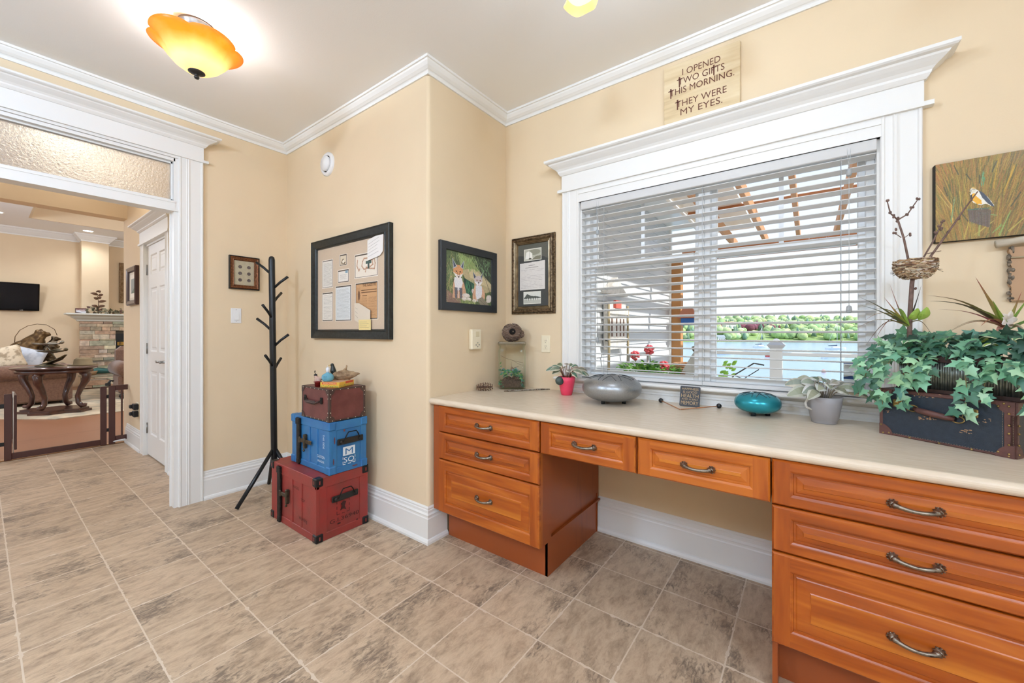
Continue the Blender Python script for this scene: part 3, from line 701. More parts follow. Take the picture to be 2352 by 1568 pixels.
for x in (-1.01, -.454, .115):
    m = MB()
    for y in (2.2985, 2.3515): m.tube([(x, y, 2.0), (x, y, .95)], .0011, 5)
    for k in range(23):
        zz = 1.985-.0449*k; m.tube([(x, 2.2985, zz+.002), (x, 2.3515, zz-.006)], .0008, 4)
    if x == -.454: m.tube([(x, 2.298, .95), (x+.002, 2.292, .92), (x+.001, 2.285, .935)], .0012, 5)
    m.build('ladder_cord', M_CORD, t)
M_TAS = mat('grey_plastic', 'a3a8ab', .5)
for x, z0, z1 in ((.141, 1.922, 1.321), (-1.047, 1.837, 1.174)):
    m = MB(); m.tube([(x-.006, 2.288, 2.03), (x-.001, 2.285, z0+.02)], .0011, 5); m.tube([(x+.006, 2.288, 2.03), (x+.001, 2.285, z0+.02)], .0011, 5); m.tube([(x, 2.285, z0), (x, 2.285, z1)], .0011, 5)
    o = m.build('pull_cord', M_CORD, t)
    for z in (z0, z1):
        m = MB(); m.lathe([(.004, .017), (.0085, .013), (.0105, .0), (.0095, -.012), (.006, -.017)], 12, c=(x, 2.285, z)); m.build('tassel', M_TAS, o)

# ================================================================ WALL PIECES
def pframe(mb, M, W, Hh, prof):
    """mitred picture frame; prof = (inset from outer edge, height above wall) list"""
    R = []
    for ins, z in prof:
        R.append([M @ Vector(p) for p in ((ins, ins, z), (W-ins, ins, z), (W-ins, Hh-ins, z), (ins, Hh-ins, z))])
    mb.rings(R, True, False, False, smooth=False)
def sheetM(M, x, y, z): return M @ Matrix.Translation((x, y, z))
# --- fox painting on the nook wall (faces +x): local x -> +y ... left edge is at small y
MF = frameM((XS, 1.644, 1.355), (0, 1, 0), (0, 0, 1))
t = thing('framed_painting', 'black framed painting of two seated foxes before a mossy log', 'painting', (XS, 1.91, 1.56))
Wf, Hf = .533, .418
m = MB(); pframe(m, MF, Wf, Hf, [(0, 0), (0, .020), (.003, .023), (.046, .021), (.048, .012), (.050, .008)]); m.build('frame', mat('satin_black', '2b2e31', .32), t)
c = Canvas(230, 176, '5d6b45'); rg = c.rng
for i in range(240):
    x = rg.rand(); y = rg.uniform(.3, 1.05); c.line(x, y, x+rg.uniform(-.07, .07), y-rg.uniform(.1, .35), rg.uniform(.002, .007), ['2f3a2a', '6d8050', '98a66b', 'b9a778', '3b4630', '7f9a6a', '20291f'][rg.randint(7)], .8)
c.poly([(.62, 1), (1, 1), (1, .40), (.8, .62), (.62, .78)], '2c332c', .65)
c.poly([(.25, 1.0), (.5, .93), (.72, .70), (1.0, .46), (1.0, .30), (.86, .26), (.66, .30), (.48, .38), (.34, .60), (.28, .8)], 'b9a983')
c.poly([(.25, 1.0), (.5, .93), (.70, .72), (.62, .66), (.45, .70), (.34, .66), (.28, .8)], '8d9a63')
c.poly([(.45, .70), (.6, .72), (1, .45), (1, .36), (.7, .45), (.5, .55)], 'd3c39b', .8)
for i in range(70):
    x = rg.uniform(.22, .72); y = rg.uniform(.7, 1); c.line(x, y, x+rg.uniform(-.04, .05), y-rg.uniform(.04, .12), .006, ['8fae6c', '7c9c5c', 'a7bd84'][rg.randint(3)], .8)
for i in range(50):
    x = rg.uniform(.72, .97); y = rg.uniform(.62, .98); c.line(x, y, x+rg.uniform(-.03, .05), y-rg.uniform(.02, .07), .006, '86ab7d', .8)
c.poly([(.36, .52), (.60, .42), (.58, .18), (.40, .16)], '28443a')
for i in range(30): x = rg.uniform(.4, .6); c.line(x, rg.uniform(.3, .5), x+rg.uniform(-.1, .1), rg.uniform(.15, .3), .005, '4f8a63', .8)
c.poly([(0, .26), (.30, .06), (.32, 0), (0, 0)], '8d7263'); 
for i in range(40): x = rg.uniform(0, .35); y = rg.uniform(0, .3); c.line(x, y, x+.1, y-.08, .003, ['6d5548', 'b09a87', '9fb07a'][rg.randint(3)], .7)
# left fox
c.poly([(.14, .09), (.145, .34), (.175, .48), (.30, .50), (.375, .40), (.41, .26), (.42, .10), (.30, .09)], 'cfa283')
c.poly([(.175, .50), (.33, .50), (.35, .40), (.31, .28), (.25, .24), (.19, .30), (.17, .42)], 'e9e7ea')
for x in (.21, .31): c.poly([(x-.035, .30), (x+.03, .30), (x+.025, .09), (x-.02, .09)], '5b5d6a', .85)
c.line(.26, .28, .26, .10, .006, 'd9d8da')
c.poly([(.155, .72), (.15, .60), (.19, .53), (.26, .47), (.32, .53), (.355, .60), (.35, .72), (.28, .75), (.20, .75)], 'd79b6c')
c.poly([(.15, .60), (.19, .53), (.26, .455), (.32, .52), (.355, .60), (.31, .57), (.26, .55), (.20, .57)], 'efe9e6')
c.poly([(.13, .87), (.155, .66), (.23, .72)], 'b7bcc4'); c.poly([(.145, .84), (.165, .69), (.21, .72)], '454b5d')
c.poly([(.375, .86), (.36, .68), (.29, .72)], 'b7bcc4'); c.poly([(.365, .83), (.35, .70), (.315, .72)], '454b5d')
for x in (.215, .295): c.ell(x, .62, .020, .012, '6b3b22'); c.ell(x, .62, .008, .008, '20160f')
c.line(.235, .60, .245, .52, .005, '9a5a35'); c.line(.28, .60, .272, .52, .005, '9a5a35'); c.ell(.262, .515, .016, .016, '2a2220')
# right fox
c.poly([(.56, .08), (.56, .28), (.62, .38), (.78, .38), (.85, .24), (.84, .12), (.72, .06)], 'd8ab8c')
c.poly([(.63, .40), (.77, .40), (.78, .26), (.74, .06), (.66, .06), (.63, .2)], 'e4e4ea')
c.ell(.565, .27, .028, .05, 'cfc4bd'); c.line(.58, .26, .61, .10, .012, 'c39173')
c.poly([(.61, .57), (.60, .48), (.64, .42), (.70, .38), (.75, .42), (.79, .49), (.78, .58), (.70, .61)], 'cdbfbf')
c.poly([(.60, .48), (.64, .42), (.70, .375), (.75, .42), (.79, .49), (.72, .46), (.66, .46)], 'efeef0')
c.poly([(.565, .67), (.59, .52), (.645, .58)], '8f95a3'); c.poly([(.575, .65), (.60, .54), (.63, .57)], '3a4152')
c.poly([(.80, .70), (.775, .53), (.74, .59)], '9da2ad'); c.poly([(.795, .66), (.775, .56), (.757, .60)], '3a4152')
for x in (.66, .735): c.ell(x, .505, .017, .014, 'a9602c'); c.ell(x, .505, .008, .008, '1d1511')
c.ell(.70, .455, .014, .016, '231d1d'); c.line(.70, .42, .70, .40, .008, 'd99c9c')
for x, y, a_, b_ in ((.42, .16, .09, .05), (.38, .09, .06, .04), (.48, .09, .06, .035), (.60, .07, .05, .04), (.95, .15, .08, .08), (.93, .09, .06, .04)): c.ell(x, y, a_, b_, 'd9cdc4'); c.ell(x+.01, y+.01, a_*.7, b_*.6, 'efe8e2', .6)
c.poly([(.66, .10), (.78, .17), (.95, 0), (.74, 0)], '8d8574'); c.line(.72, .1, .85, 0, .004, '55503f'); c.line(.84, .60, .99, .22, .006, '55504a')
for i in range(60): x = rg.uniform(.3, .62); c.line(x, rg.uniform(.02, .09), x+rg.uniform(-.05, .05), -.02, .004, ['b9c07f', '8c9a60'][rg.randint(2)], .8)
for i in range(60): x = rg.uniform(0, .14); y = rg.uniform(.2, .6); c.line(x, y, x+rg.uniform(-.05, .08), y+rg.uniform(-.15, .15), .004, ['b9c07f', '8c9a60', 'd0a27f'][rg.randint(3)], .6)
c.noise(.10, 2); c.into('picture', sheetM(MF, .050, .050, .009), Wf-.1, Hf-.1, M_PAINTING, t)
# --- ornate bronze frame on the window wall (faces -y)
MO = frameM((-1.712, YR, 1.348), (1, 0, 0), (0, 0, 1))
t = thing('picture_frame', 'ornate bronze frame holding a handwritten letter between two old photographs', 'framed letter', (-1.53, YR, 1.61))
Wo, Ho = .358, .540
M_BRZ = mat('bronze_leaf_frame', '7d6a52', .36, .75, col2='4a3a2a', vscale=70, contrast=(.4, .6), bump=.9, bscale=130)
M_BRZ2 = mat('bronze_smooth', '8f7f66', .25, .8, col2='6b5b45', vscale=25)
m = MB(); pframe(m, MO, Wo, Ho, [(0, 0), (0, .012), (.004, .018), (.007, .018), (.009, .015), (.013, .024), (.024, .027), (.031, .022)])
m.m = 1; pframe(m, MO, Wo, Ho, [(.031, .022), (.035, .018), (.041, .020), (.046, .014), (.050, .015), (.053, .010), (.055, .007)]); m.build('frame', [M_BRZ, M_BRZ2], t)
c = Canvas(120, 210, '55554c'); c.poly([(0, 0), (1, 0), (1, .74), (.85, .78), (0, .83)], '3c3d3a')
def mono(c, x0, x1, y0, y1, kind):
    c.poly([(x0, y0), (x1, y0), (x1, y1), (x0, y1)], 'e8e6da'); a = .03
    X = lambda u: x0+a/2+(x1-x0-a)*u; Y = lambda v: y0+a/3+(y1-y0-a/1.5)*v
    c.poly([(X(0), Y(0)), (X(1), Y(0)), (X(1), Y(1)), (X(0), Y(1))], 'b5b4a4' if kind else 'd9d9d2')
    if kind:
        c.ell(X(.6), Y(.7), .22, .05, '8d8c7a'); c.poly([(X(.05), Y(.1)), (X(.12), Y(.75)), (X(.3), Y(.85)), (X(.48), Y(.6)), (X(.5), Y(.1))], 'eceae2'); c.line(X(.31), Y(.1), X(.31), Y(.9), .006, '6f6e60'); c.poly([(X(.45), Y(0)), (X(1), Y(0)), (X(1), Y(.35)), (X(.7), Y(.3))], '7d7a66')
        c.ell(X(.35), Y(.12), .05, .012, '4c4b42')
    else:
        c.poly([(X(0), Y(.45)), (X(.2), Y(.85)), (X(.45), Y(.65)), (X(.8), Y(.6)), (X(1), Y(.5)), (X(1), Y(.42)), (X(0), Y(.42))], '4f524c'); c.poly([(X(0), Y(0)), (X(1), Y(0)), (X(1), Y(.30)), (X(0), Y(.35))], 'b9b9af')
        for i in range(12): u = .15+.07*i; c.line(X(u), Y(.28), X(u), Y(.45), .008, ['2e302d', 'd9d9d2'][i % 2])
mono(c, .20, .78, .735, .925, True); mono(c, .18, .77, .035, .235, False)
c.poly([(.06, .26), (.90, .26), (.90, .715), (.06, .70)], 'd9d4cf'); c.line(.25, .62, .68, .625, .006, '4e4a48'); c.line(.36, .655, .56, .66, .008, '5d5a58')
c.scrib(.10, .86, .28, .60, 13, '6f6468', .55, .0035); c.line(.2, .27, .2, .61, .002, 'b78d8d'); c.line(.36, .27, .36, .61, .002, 'a9a0a4')
c.noise(.05); c.into('letter_and_photographs', sheetM(MO, .055, .055, .008), Wo-.11, Ho-.11, M_PRINT, t)
# --- memorabilia frame on the bump-out wall (faces -y)
MM = frameM((-3.075, YM, 1.175), (1, 0, 0), (0, 0, 1)); Wm, Hm = .975, .735
t = thing('memorabilia_frame', 'large black frame with letters, a ribbon and a yellowed newspaper page on tan mat', 'framed keepsakes', (-2.59, YM, 1.54))
m = MB(); pframe(m, MM, Wm, Hm, [(0, 0), (0, .030), (.004, .034), (.012, .030), (.050, .022), (.056, .027), (.062, .022), (.066, .010)]); m.build('frame', mat('worn_black_frame', '1d2120', .38, var=.5, vscale=50, bump=.15), t)
iw, ih = Wm-.132, Hm-.132
c = Canvas(300, 214, 'cbb7a0')
def win_(x0, x1, y0, y1, colr):
    c.poly([(x0-.012, y0-.014), (x1+.012, y0-.014), (x1+.012, y1+.014), (x0-.012, y1+.014)], 'e6dfd4'); c.poly([(x0-.006, y0-.007), (x1+.006, y0-.007), (x1+.006, y1+.007), (x0-.006, y1+.007)], '4a4036'); c.poly([(x0, y0), (x1-.002, y0), (x1-.002, y1-.006), (x0, y1-.006)], colr)
win_(.085, .245, .525, .845, 'dfdbd3'); c.scrib(.10, .235, .54, .82, 18, '77716f', .6, .0022)
win_(.085, .245, .115, .445, 'e6e1d8'); c.scrib(.10, .235, .13, .43, 18, '77716f', .6, .0022)
win_(.37, .465, .765, .875, 'd6c9b3'); c.poly([(.385, .78), (.40, .82), (.42, .84), (.43, .80), (.455, .79), (.44, .77)], '5d4a35'); c.ell(.42, .80, .02, .02, 'e8e0cf')
win_(.345, .495, .565, .695, 'e2ddd6'); c.poly([(.45, .66), (.487, .66), (.487, .69), (.45, .69)], '7f9fb4'); c.scrib(.37, .47, .59, .65, 4, '8b8888', .7, .002)
win_(.305, .53, .11, .505, 'd7dbdc'); c.scrib(.32, .515, .13, .48, 24, '6f7375', .5, .0022)
win_(.60, .895, .59, .835, 'e5dcce')
for pts in ([(.63, .78), (.62, .72), (.65, .66), (.66, .68)], [(.70, .76), (.69, .71), (.72, .67), (.78, .68), (.84, .71), (.83, .76), (.78, .79), (.72, .79), (.70, .76)], [(.74, .64), (.75, .69), (.80, .67), (.86, .66), (.87, .72), (.86, .76)]):
    for a_, b_ in zip(pts[:-1], pts[1:]): c.line(a_[0], a_[1], b_[0], b_[1], .007, '9a6e55'); c.line(a_[0], a_[1]+.004, b_[0], b_[1]+.004, .003, 'd9b79c')
c.poly([(.77, .67), (.795, .67), (.795, .80), (.77, .80)], '3d504a'); c.poly([(.745, .725), (.82, .725), (.82, .755), (.745, .755)], '49605a')
win_(.61, .895, .12, .51, 'c4986c')
c.scrib(.625, .675, .14, .47, 26, '7d5a3c', .6, .002); c.scrib(.685, .77, .14, .36, 20, '7d5a3c', .5, .002); c.scrib(.78, .885, .14, .36, 20, '7d5a3c', .5, .002)
for y in (.435, .41): c.line(.685, y, .885, y, .005, '6b4a30', .9)
c.ell(.65, .38, .014, .06, '6b4a35'); c.line(.70, .375, .76, .375, .004, '6b4a30')
c.noise(.03); o = c.into('matted_papers', sheetM(MM, .066, .066, .011), iw, ih, M_PRINT, t)
m = MB(); put_text(m, 'THE GAZETTE', sheetM(MM, .066+.795*iw, .066+.475*ih, .0115), .026, width=.155); m.build('newspaper_title', mat('faded_ink', '5b3d28', .8), t)
def note(name, pts, col, label, seed, lines):
    zz = .018+.002*(seed-3); mm_ = MB(); mm_.prism(pts, zz, zz+.0012, M=MM); o = mm_.build(name, mat('paper_'+col, col, .8), t); o['label'] = label
    k = MB(); rg = np.random.RandomState(seed)
    for i in range(lines):
        (xa, ya), (xb, yb) = pts[0], pts[1]; (xc, yc2), (xd, yd) = pts[-1], pts[-2]
        f = (i+1.3)/(lines+1.6); x0 = xa+(xc-xa)*f+.012; y0 = ya+(yc2-ya)*f; x1 = xb+(xd-xb)*f-.02; y1 = yb+(yd-yb)*f
        k.tube([MM @ Vector((x0, y0, zz+.0014)), MM @ Vector((x0+(x1-x0)*rg.uniform(.7, 1), y0+(y1-y0), zz+.0014))], .0007, 4)
    k.build('handwriting', mat('grey_ink', '8a8680', .8), o)
note('note', [(.725, .655), (.90, .690), (.893, .565), (.862, .540), (.725, .520)], 'e9e6e3', 'white note with a cut corner', 3, 5)
note('torn_envelope', [(.575, .245), (.630, .242), (.760, .190), (.757, .105), (.640, .105), (.575, .130)], 'd8ccba', 'torn cream envelope', 4, 3)
note('sticky_note', [(.628, .130), (.768, .130), (.768, .060), (.632, .060)], 'e3cf92', 'yellow ruled note', 5, 4)
# --- coins frame on left wall (faces +x): local x -> +y
MC = frameM((XL, 1.139, 1.553), (0, 1, 0), (0, 0, 1)); Wc, Hc = .206, .256
t = thing('coin_frame', 'small bronze frame with six dark coins beside the coat rack', 'framed coins', (XL, 1.24, 1.68))
m = MB(); pframe(m, MC, Wc, Hc, [(0, 0), (0, .022), (.004, .022), (.006, .019)]); m.m = 1; pframe(m, MC, Wc, Hc, [(.006, .019), (.010, .026), (.016, .024), (.022, .020), (.027, .022), (.034, .012), (.035, .008)])
m.build('frame', [M_BLACK, mat('copper_leaf_frame', '8a5a3a', .4, .6, col2='5a3420', vscale=120, bump=.5, bscale=200)], t)
m = MB(); m.quad(*[MC @ Vector(p) for p in ((.034, .034, .008), (Wc-.034, .034, .008), (Wc-.034, Hc-.034, .008), (.034, Hc-.034, .008))]); m.build('backing', mat('grey_linen', 'b1a78e', .9, var=.06, vscale=60), t)
m_c = mat('dark_coin', '6a605e', .4, .7, var=.3, vscale=300, bump=.6, bscale=500)
for x in (.075, .135):
    for z in (.175, .125, .073):
        m = MB(); m.lathe([(.0125, 0), (.0125, .002), (.011, .0025), (.0105, .002), (.004, .0022)], 18, M=MC @ Matrix.Translation((x, z, .008))); m.build('coin', m_c, t)
# --- light switch, outlet, thermostat, round detector
M_PLASTIC = mat('white_plastic', 'e8e9ea', .35); M_ALMOND = mat('almond_plastic', 'eadfc4', .4)
MSW = frameM((XL, 1.154, 1.291), (0, 1, 0), (0, 0, 1))
t = thing('light_switch', 'white rocker light switch plate below the coin frame', 'light switch', (XL, 1.19, 1.35))
m = MB(); m.bbox(0, .070, 0, .115, 0, .005, .002, M=MSW); m.build('plate', M_PLASTIC, t)
m = MB(); m.add([MSW @ Vector(p) for p in ((.0185, .024, .0048), (.0515, .024, .0048), (.0515, .091, .0048), (.0185, .091, .0048), (.0185, .024, .0105), (.0515, .024, .0105), (.0515, .091, .0058), (.0185, .091, .0058))], [(4, 5, 6, 7), (0, 1, 5, 4), (1, 2, 6, 5), (2, 3, 7, 6), (3, 0, 4, 7)]); m.build('rocker', M_PLASTIC, t)
for z in (.012, .103):
    m = MB(); m.lathe([(.0025, 0), (.002, .0012)], 8, M=MSW @ Matrix.Translation((.035, z, .005))); m.build('screw', M_STEEL, t)
MOU = frameM((-1.466, YR, 1.083), (1, 0, 0), (0, 0, 1))
t = thing('outlet', 'almond double power outlet on the wall left of the window casing', 'outlet', (-1.43, YR, 1.14))
m = MB(); m.bbox(0, .070, 0, .116, 0, .005, .002, M=MOU); m.bbox(.018, .052, .022, .094, .004, .007, .002, M=MOU); m.build('plate', M_ALMOND, t)
for z in (.040, .076):
    m = MB()
    for x in (.030, .039): m.box(x, x+.0018, z, z+.008, .0068, .0074, M=MOU)
    m.lathe([(.0025, .0070), (.0025, .0074)], 8, M=MOU @ Matrix.Translation((.0355, z-.008, 0))); m.build('socket', M_BLACK, t)
MTH = frameM((XS, 1.907, 1.107), (0, 1, 0), (0, 0, 1))
t = thing('thermostat', 'cream wall keypad with four buttons above the pine cone', 'wall control', (XS, 1.95, 1.17))
m = MB(); m.bbox(0, .095, 0, .133, 0, .030, .006, M=MTH); m.build('body', M_ALMOND, t)
m = MB(); m.bbox(.038, .072, .085, .118, .029, .0312, .001, M=MTH); m.build('screen', mat('lcd_cream', 'd8cba8', .3), t)
for x, z in ((.030, .032), (.060, .032), (.045, .045), (.045, .020)):
    m = MB(); m.lathe([(.0055, 0), (.005, .003)], 10, M=MTH @ Matrix.Translation((x+.01, z, .030))); m.build('button', mat('grey_button', '9d9788', .5), t)
MD = frameM((-2.881, YM, 2.474), (1, 0, 0), (0, 0, 1))
t = thing('wall_vent', 'round white air valve high on the bump-out wall', 'air vent', (-2.881, YM, 2.474))
m = MB(); m.lathe([(.088, 0), (.086, .010), (.078, .018), (.066, .020), (.060, .012), (.060, .004)], 32, M=MD, cap=False); m.build('ring', M_PLASTIC, t)
m = MB(); m.lathe([(.052, .004), (.056, .026), (.050, .034), (.0, .037)], 32, M=MD, cap=False); m.build('disc', M_PLASTIC, t)
m = MB(); m.lathe([(.060, .002), (.0, .002)], 32, M=MD, cap=False); m.build('throat', M_BLACK, t)

# --- verse board standing on the window head
MS = frameM((-.649, YR-.004, 2.330), (1, 0, 0), (0, 0, 1))
t = thing('wooden_sign', 'weathered plank sign with a brown verse standing on the window head', 'sign', (-.46, YR-.01, 2.33))
m = MB(); m.bbox(0, .372, 0, .358, 0, .014, .002, M=MS)
m.build('board', wood('pale_planks', 'd3bd97', 'a98e68', 'x', 6, rough=.8, coat=0, light='e0cfae'), t)
rows_ = [('I OPENED', .285, .185, .036), ('TWO GIFTS', .238, .225, .036), ('THIS MORNING.', .190, .315, .036), ('THEY WERE', .118, .245, .036), ('MY EYES.', .070, .205, .036)]
ROWM = []
for s_, z, wd, sz in rows_:
    m = MB(); ROWM.append((m, z)); put_text(m, s_, MS @ Matrix.Translation((.190, z, .0142)), .049, width=wd)
for x, z in ((.082, .238), (.252, .238), (.037, .190), (.072, .118)):
    m = [q for q, zz in ROWM if zz == z][0]
    m.prism([(x-.002, z-.012), (x+.004, z-.012), (x+.005, z+.042), (x-.003, z+.042)], .0148, .0152, M=MS); m.prism([(x-.012, z+.026), (x+.014, z+.027), (x+.014, z+.031), (x-.012, z+.031)], .0148, .0152, M=MS)
for q, zz in ROWM: q.build('verse_line', mat('brown_paint', '6b4438', .8), t)
# --- bird painting, right of the window
MB_ = frameM((.405, YR, 1.578), (1, 0, 0), (0, 0, 1)); Wb, Hb = .42, .309
t = thing('canvas_painting', 'unframed canvas of a yellow-breasted songbird among long grass', 'painting', (.6, YR, 1.73))
m = MB(); m.bbox(-.006, Wb, -.002, Hb, 0, .022, .004, M=MB_); m.build('canvas_edge', mat('dark_canvas_edge', '2e2a22', .8), t)
c = Canvas(280, 206, '8c6c30'); c.X = c.X*(.42/.228); c.asp = .309/.228; rg = c.rng
c.poly([(0, .5), (0, 1), (.35, 1), (.12, .75)], 'a5703a', .8); c.poly([(.6, 0), (1, 0), (1, 1), (.75, 1)], '76592c', .6)
for i in range(1500):
    x = rg.uniform(-.05, 1.9); y = rg.uniform(-.1, .95); ang = (min(x, 1)-.45)*1.2+rg.uniform(-.3, .3); l = rg.uniform(.08, .34)
    c.line(x, y, x+l*math.sin(ang), y+l*math.cos(ang)*1.2, rg.uniform(.003, .009), ['6a5f2a', '948236', 'b08a3c', '7d7630', '4f5426', 'b5953c', '8f6430', '45552c', '9a8a3c', 'a8723a'][rg.randint(10)], .5)
for x, y, dx, dy, cc in ((.02, .73, .17, -.28, 'c4984a'), (.18, .48, .03, -.25, 'cfa24c'), (.05, .60, .12, -.18, 'b9a052'), (.28, .62, .03, -.28, 'bb9c40'), (.18, .25, .05, .3, '7c9a66'), (.66, .60, .06, .34, 'b9922e'), (.88, .84, -.10, -.30, 'c59a35'), (.55, .82, -.02, -.18, '5d9a6a'), (.56, .75, -.01, -.1, '4f8f6a'), (.42, .22, .22, .10, '7ba257'), (.48, .33, .22, -.07, '75a05a'), (.33, .02, .09, .28, 'b7a248'), (.45, .05, .22, .15, 'b8a24a'), (.72, .02, .13, .28, '84ab55'), (.82, .06, .2, .16, 'b2a348'), (.75, .15, -.1, -.1, '7ba554'), (.5, .04, .02, .25, '9aa856')):
    [c.line(x+k_*.006, y-.01*k_, x+dx*(1-.1*k_), y+dy*(1-.08*k_), .0065-.0015*k_, cc, .75) for k_ in range(3)]
for x, y, dx, dy in ((.22, .95, .05, -.12), (.70, .92, -.05, -.12), (.10, .70, .04, -.12), (.36, .82, .05, -.08), (.51, .78, .0, -.10), (.30, .35, .08, -.12), (.95, .5, -.1, -.15)): c.line(x, y, x+dx, y+dy, .010, '39402b', .7)
c.poly([(.38, .36), (.40, .22), (.62, .12), (.64, .33), (.58, .37), (.46, .38)], '5d5049', .85); [c.line(.38+.024*k_, .36-.006*k_, .40+.022*k_, .20-.007*k_, .004, ['463c3a', '75685f', '6a5a66'][k_ % 3], .6) for k_ in range(11)]; c.line(.38, .37, .63, .36, .010, '4d6a54')
c.poly([(.415, .60), (.405, .52), (.44, .45), (.52, .41), (.58, .42), (.66, .37), (.67, .39), (.60, .50), (.53, .57), (.47, .61)], 'e7e3d6')
c.poly([(.425, .56), (.43, .48), (.48, .43), (.54, .42), (.53, .47), (.47, .53), (.455, .57)], 'e2a826'); c.poly([(.405, .54), (.415, .47), (.435, .48), (.425, .56)], '26231f')
c.poly([(.50, .59), (.55, .56), (.61, .48), (.67, .38), (.665, .365), (.60, .42), (.54, .50)], '3d4450'); c.ell(.435, .605, .035, .035, 'd8d3c0'); c.poly([(.415, .635), (.44, .65), (.475, .62), (.45, .62)], 'c9a55d'); c.line(.425, .612, .46, .615, .004, '2b2a28')
c.poly([(.415, .61), (.37, .625), (.42, .60)], '4b4034'); c.poly([(.415, .595), (.37, .575), (.42, .59)], '4b4034'); c.line(.53, .41, .50, .35, .003, '8d7a74'); c.line(.55, .41, .53, .35, .003, '8d7a74')
c.noise(.05, 2); c.into('painted_front', sheetM(MB_, 0, 0, .0225), Wb, Hb, M_PAINTING, t)
# --- rustic bark board hanging at the right edge
t = thing('driftwood_hanging', 'rough bark-edged board hung from a grey driftwood stick, cut by the right edge', 'wall hanging', (.62, YR-.02, 1.55))
m = MB(); m.tube([(.560, YR-.030, 1.548), (.60, YR-.030, 1.554), (.70, YR-.028, 1.568), (.86, YR-.03, 1.57)], [.014, .013, .015, .013], 10); m.build('stick', mat('driftwood', 'b3a896', .8, var=.2, vscale=30, stretch=(.2, 1, 1), bump=.4), t)
m = MB(); rg = random.Random(3); L_ = []; Z_ = [1.337+.197*i/16 for i in range(17)]
for z in Z_: L_.append((.600+rg.uniform(-.004, .004)-.004*(z-1.337)*5, z))
m.prism([(x, z) for x, z in L_] + [(.80, 1.534), (.80, 1.337)], 0, .020, M=frameM((0, YR-.003, 0), (1, 0, 0), (0, 0, 1))); m.build('board', wood('rough_board', 'b08f70', '7d5e46', 'z', 8, rough=.8, coat=0), t)
m = MB()
for i in range(60):
    z = 1.337+rg.random()*.195; m.ball((.598+rg.uniform(-.004, .008), YR-.014+rg.uniform(-.008, .004), z), (rg.uniform(.003, .007), rg.uniform(.004, .009), rg.uniform(.004, .010)), 6, 4)
m.build('bark', mat('grey_bark', '85796a', .95, col2='4f463b', vscale=80, bump=.8), t)
m = MB(); m.tube([(.598, YR-.027, 1.495), (.70, YR-.0275, 1.494), (.805, YR-.027, 1.497)], .003, 6); m.build('twine', mat('twine', 'a99a7c', .9), t)
# ================================================================ LAMPS
M_AMBER, tt, N, L, B = nodes_of('amber_glass')
lw = N.new('ShaderNodeLayerWeight'); lw.inputs[0].default_value = .35
tcn = N.new('ShaderNodeTexCoord'); nz = N.new('ShaderNodeTexNoise'); nz.inputs['Scale'].default_value = 7; nz.inputs['Detail'].default_value = 4; L.new(tcn.outputs['Object'], nz.inputs['Vector'])
r = N.new('ShaderNodeValToRGB'); r.color_ramp.elements[0].color = srgb('f2a83a'); r.color_ramp.elements[1].color = srgb('fff0c4'); r.color_ramp.elements[0].position = .22; r.color_ramp.elements[1].position = .80
sz = N.new('ShaderNodeSeparateXYZ'); L.new(tcn.outputs['Object'], sz.inputs[0]); mz = N.new('ShaderNodeMapRange'); mz.inputs['From Min'].default_value = -.125; mz.inputs['From Max'].default_value = -.20
L.new(sz.outputs['Z'], mz.inputs[0]); mq = N.new('ShaderNodeMath'); mq.operation = 'MULTIPLY_ADD'; mq.inputs[1].default_value = .5; L.new(nz.outputs['Fac'], mq.inputs[0]); mh = N.new('ShaderNodeMath'); mh.operation = 'MULTIPLY'; mh.inputs[1].default_value = .55; L.new(mz.outputs[0], mh.inputs[0]); L.new(mh.outputs[0], mq.inputs[2])
L.new(mq.outputs[0], r.inputs[0]); B.inputs['Roughness'].default_value = .3; L.new(r.outputs[0], B.inputs['Base Color'])
B.inputs['Emission Strength'].default_value = .42; L.new(r.outputs[0], B.inputs['Emission Color'])
trl = N.new('ShaderNodeBsdfTranslucent'); L.new(r.outputs[0], trl.inputs['Color']); mx = N.new('ShaderNodeMixShader'); mx.inputs[0].default_value = .6
L.new(B.outputs[0], mx.inputs[1]); L.new(trl.outputs[0], mx.inputs[2]); L.new(mx.outputs[0], N['Material Output'].inputs[0])
M_NICK = mat('pewter_fitting', '8c8b88', .35, .9); M_DKF = mat('dark_finial', '3d3c3d', .4, .8)
M_BULB = mat('bulb', 'ffffff', .5, emit='fff1d8', es=9)
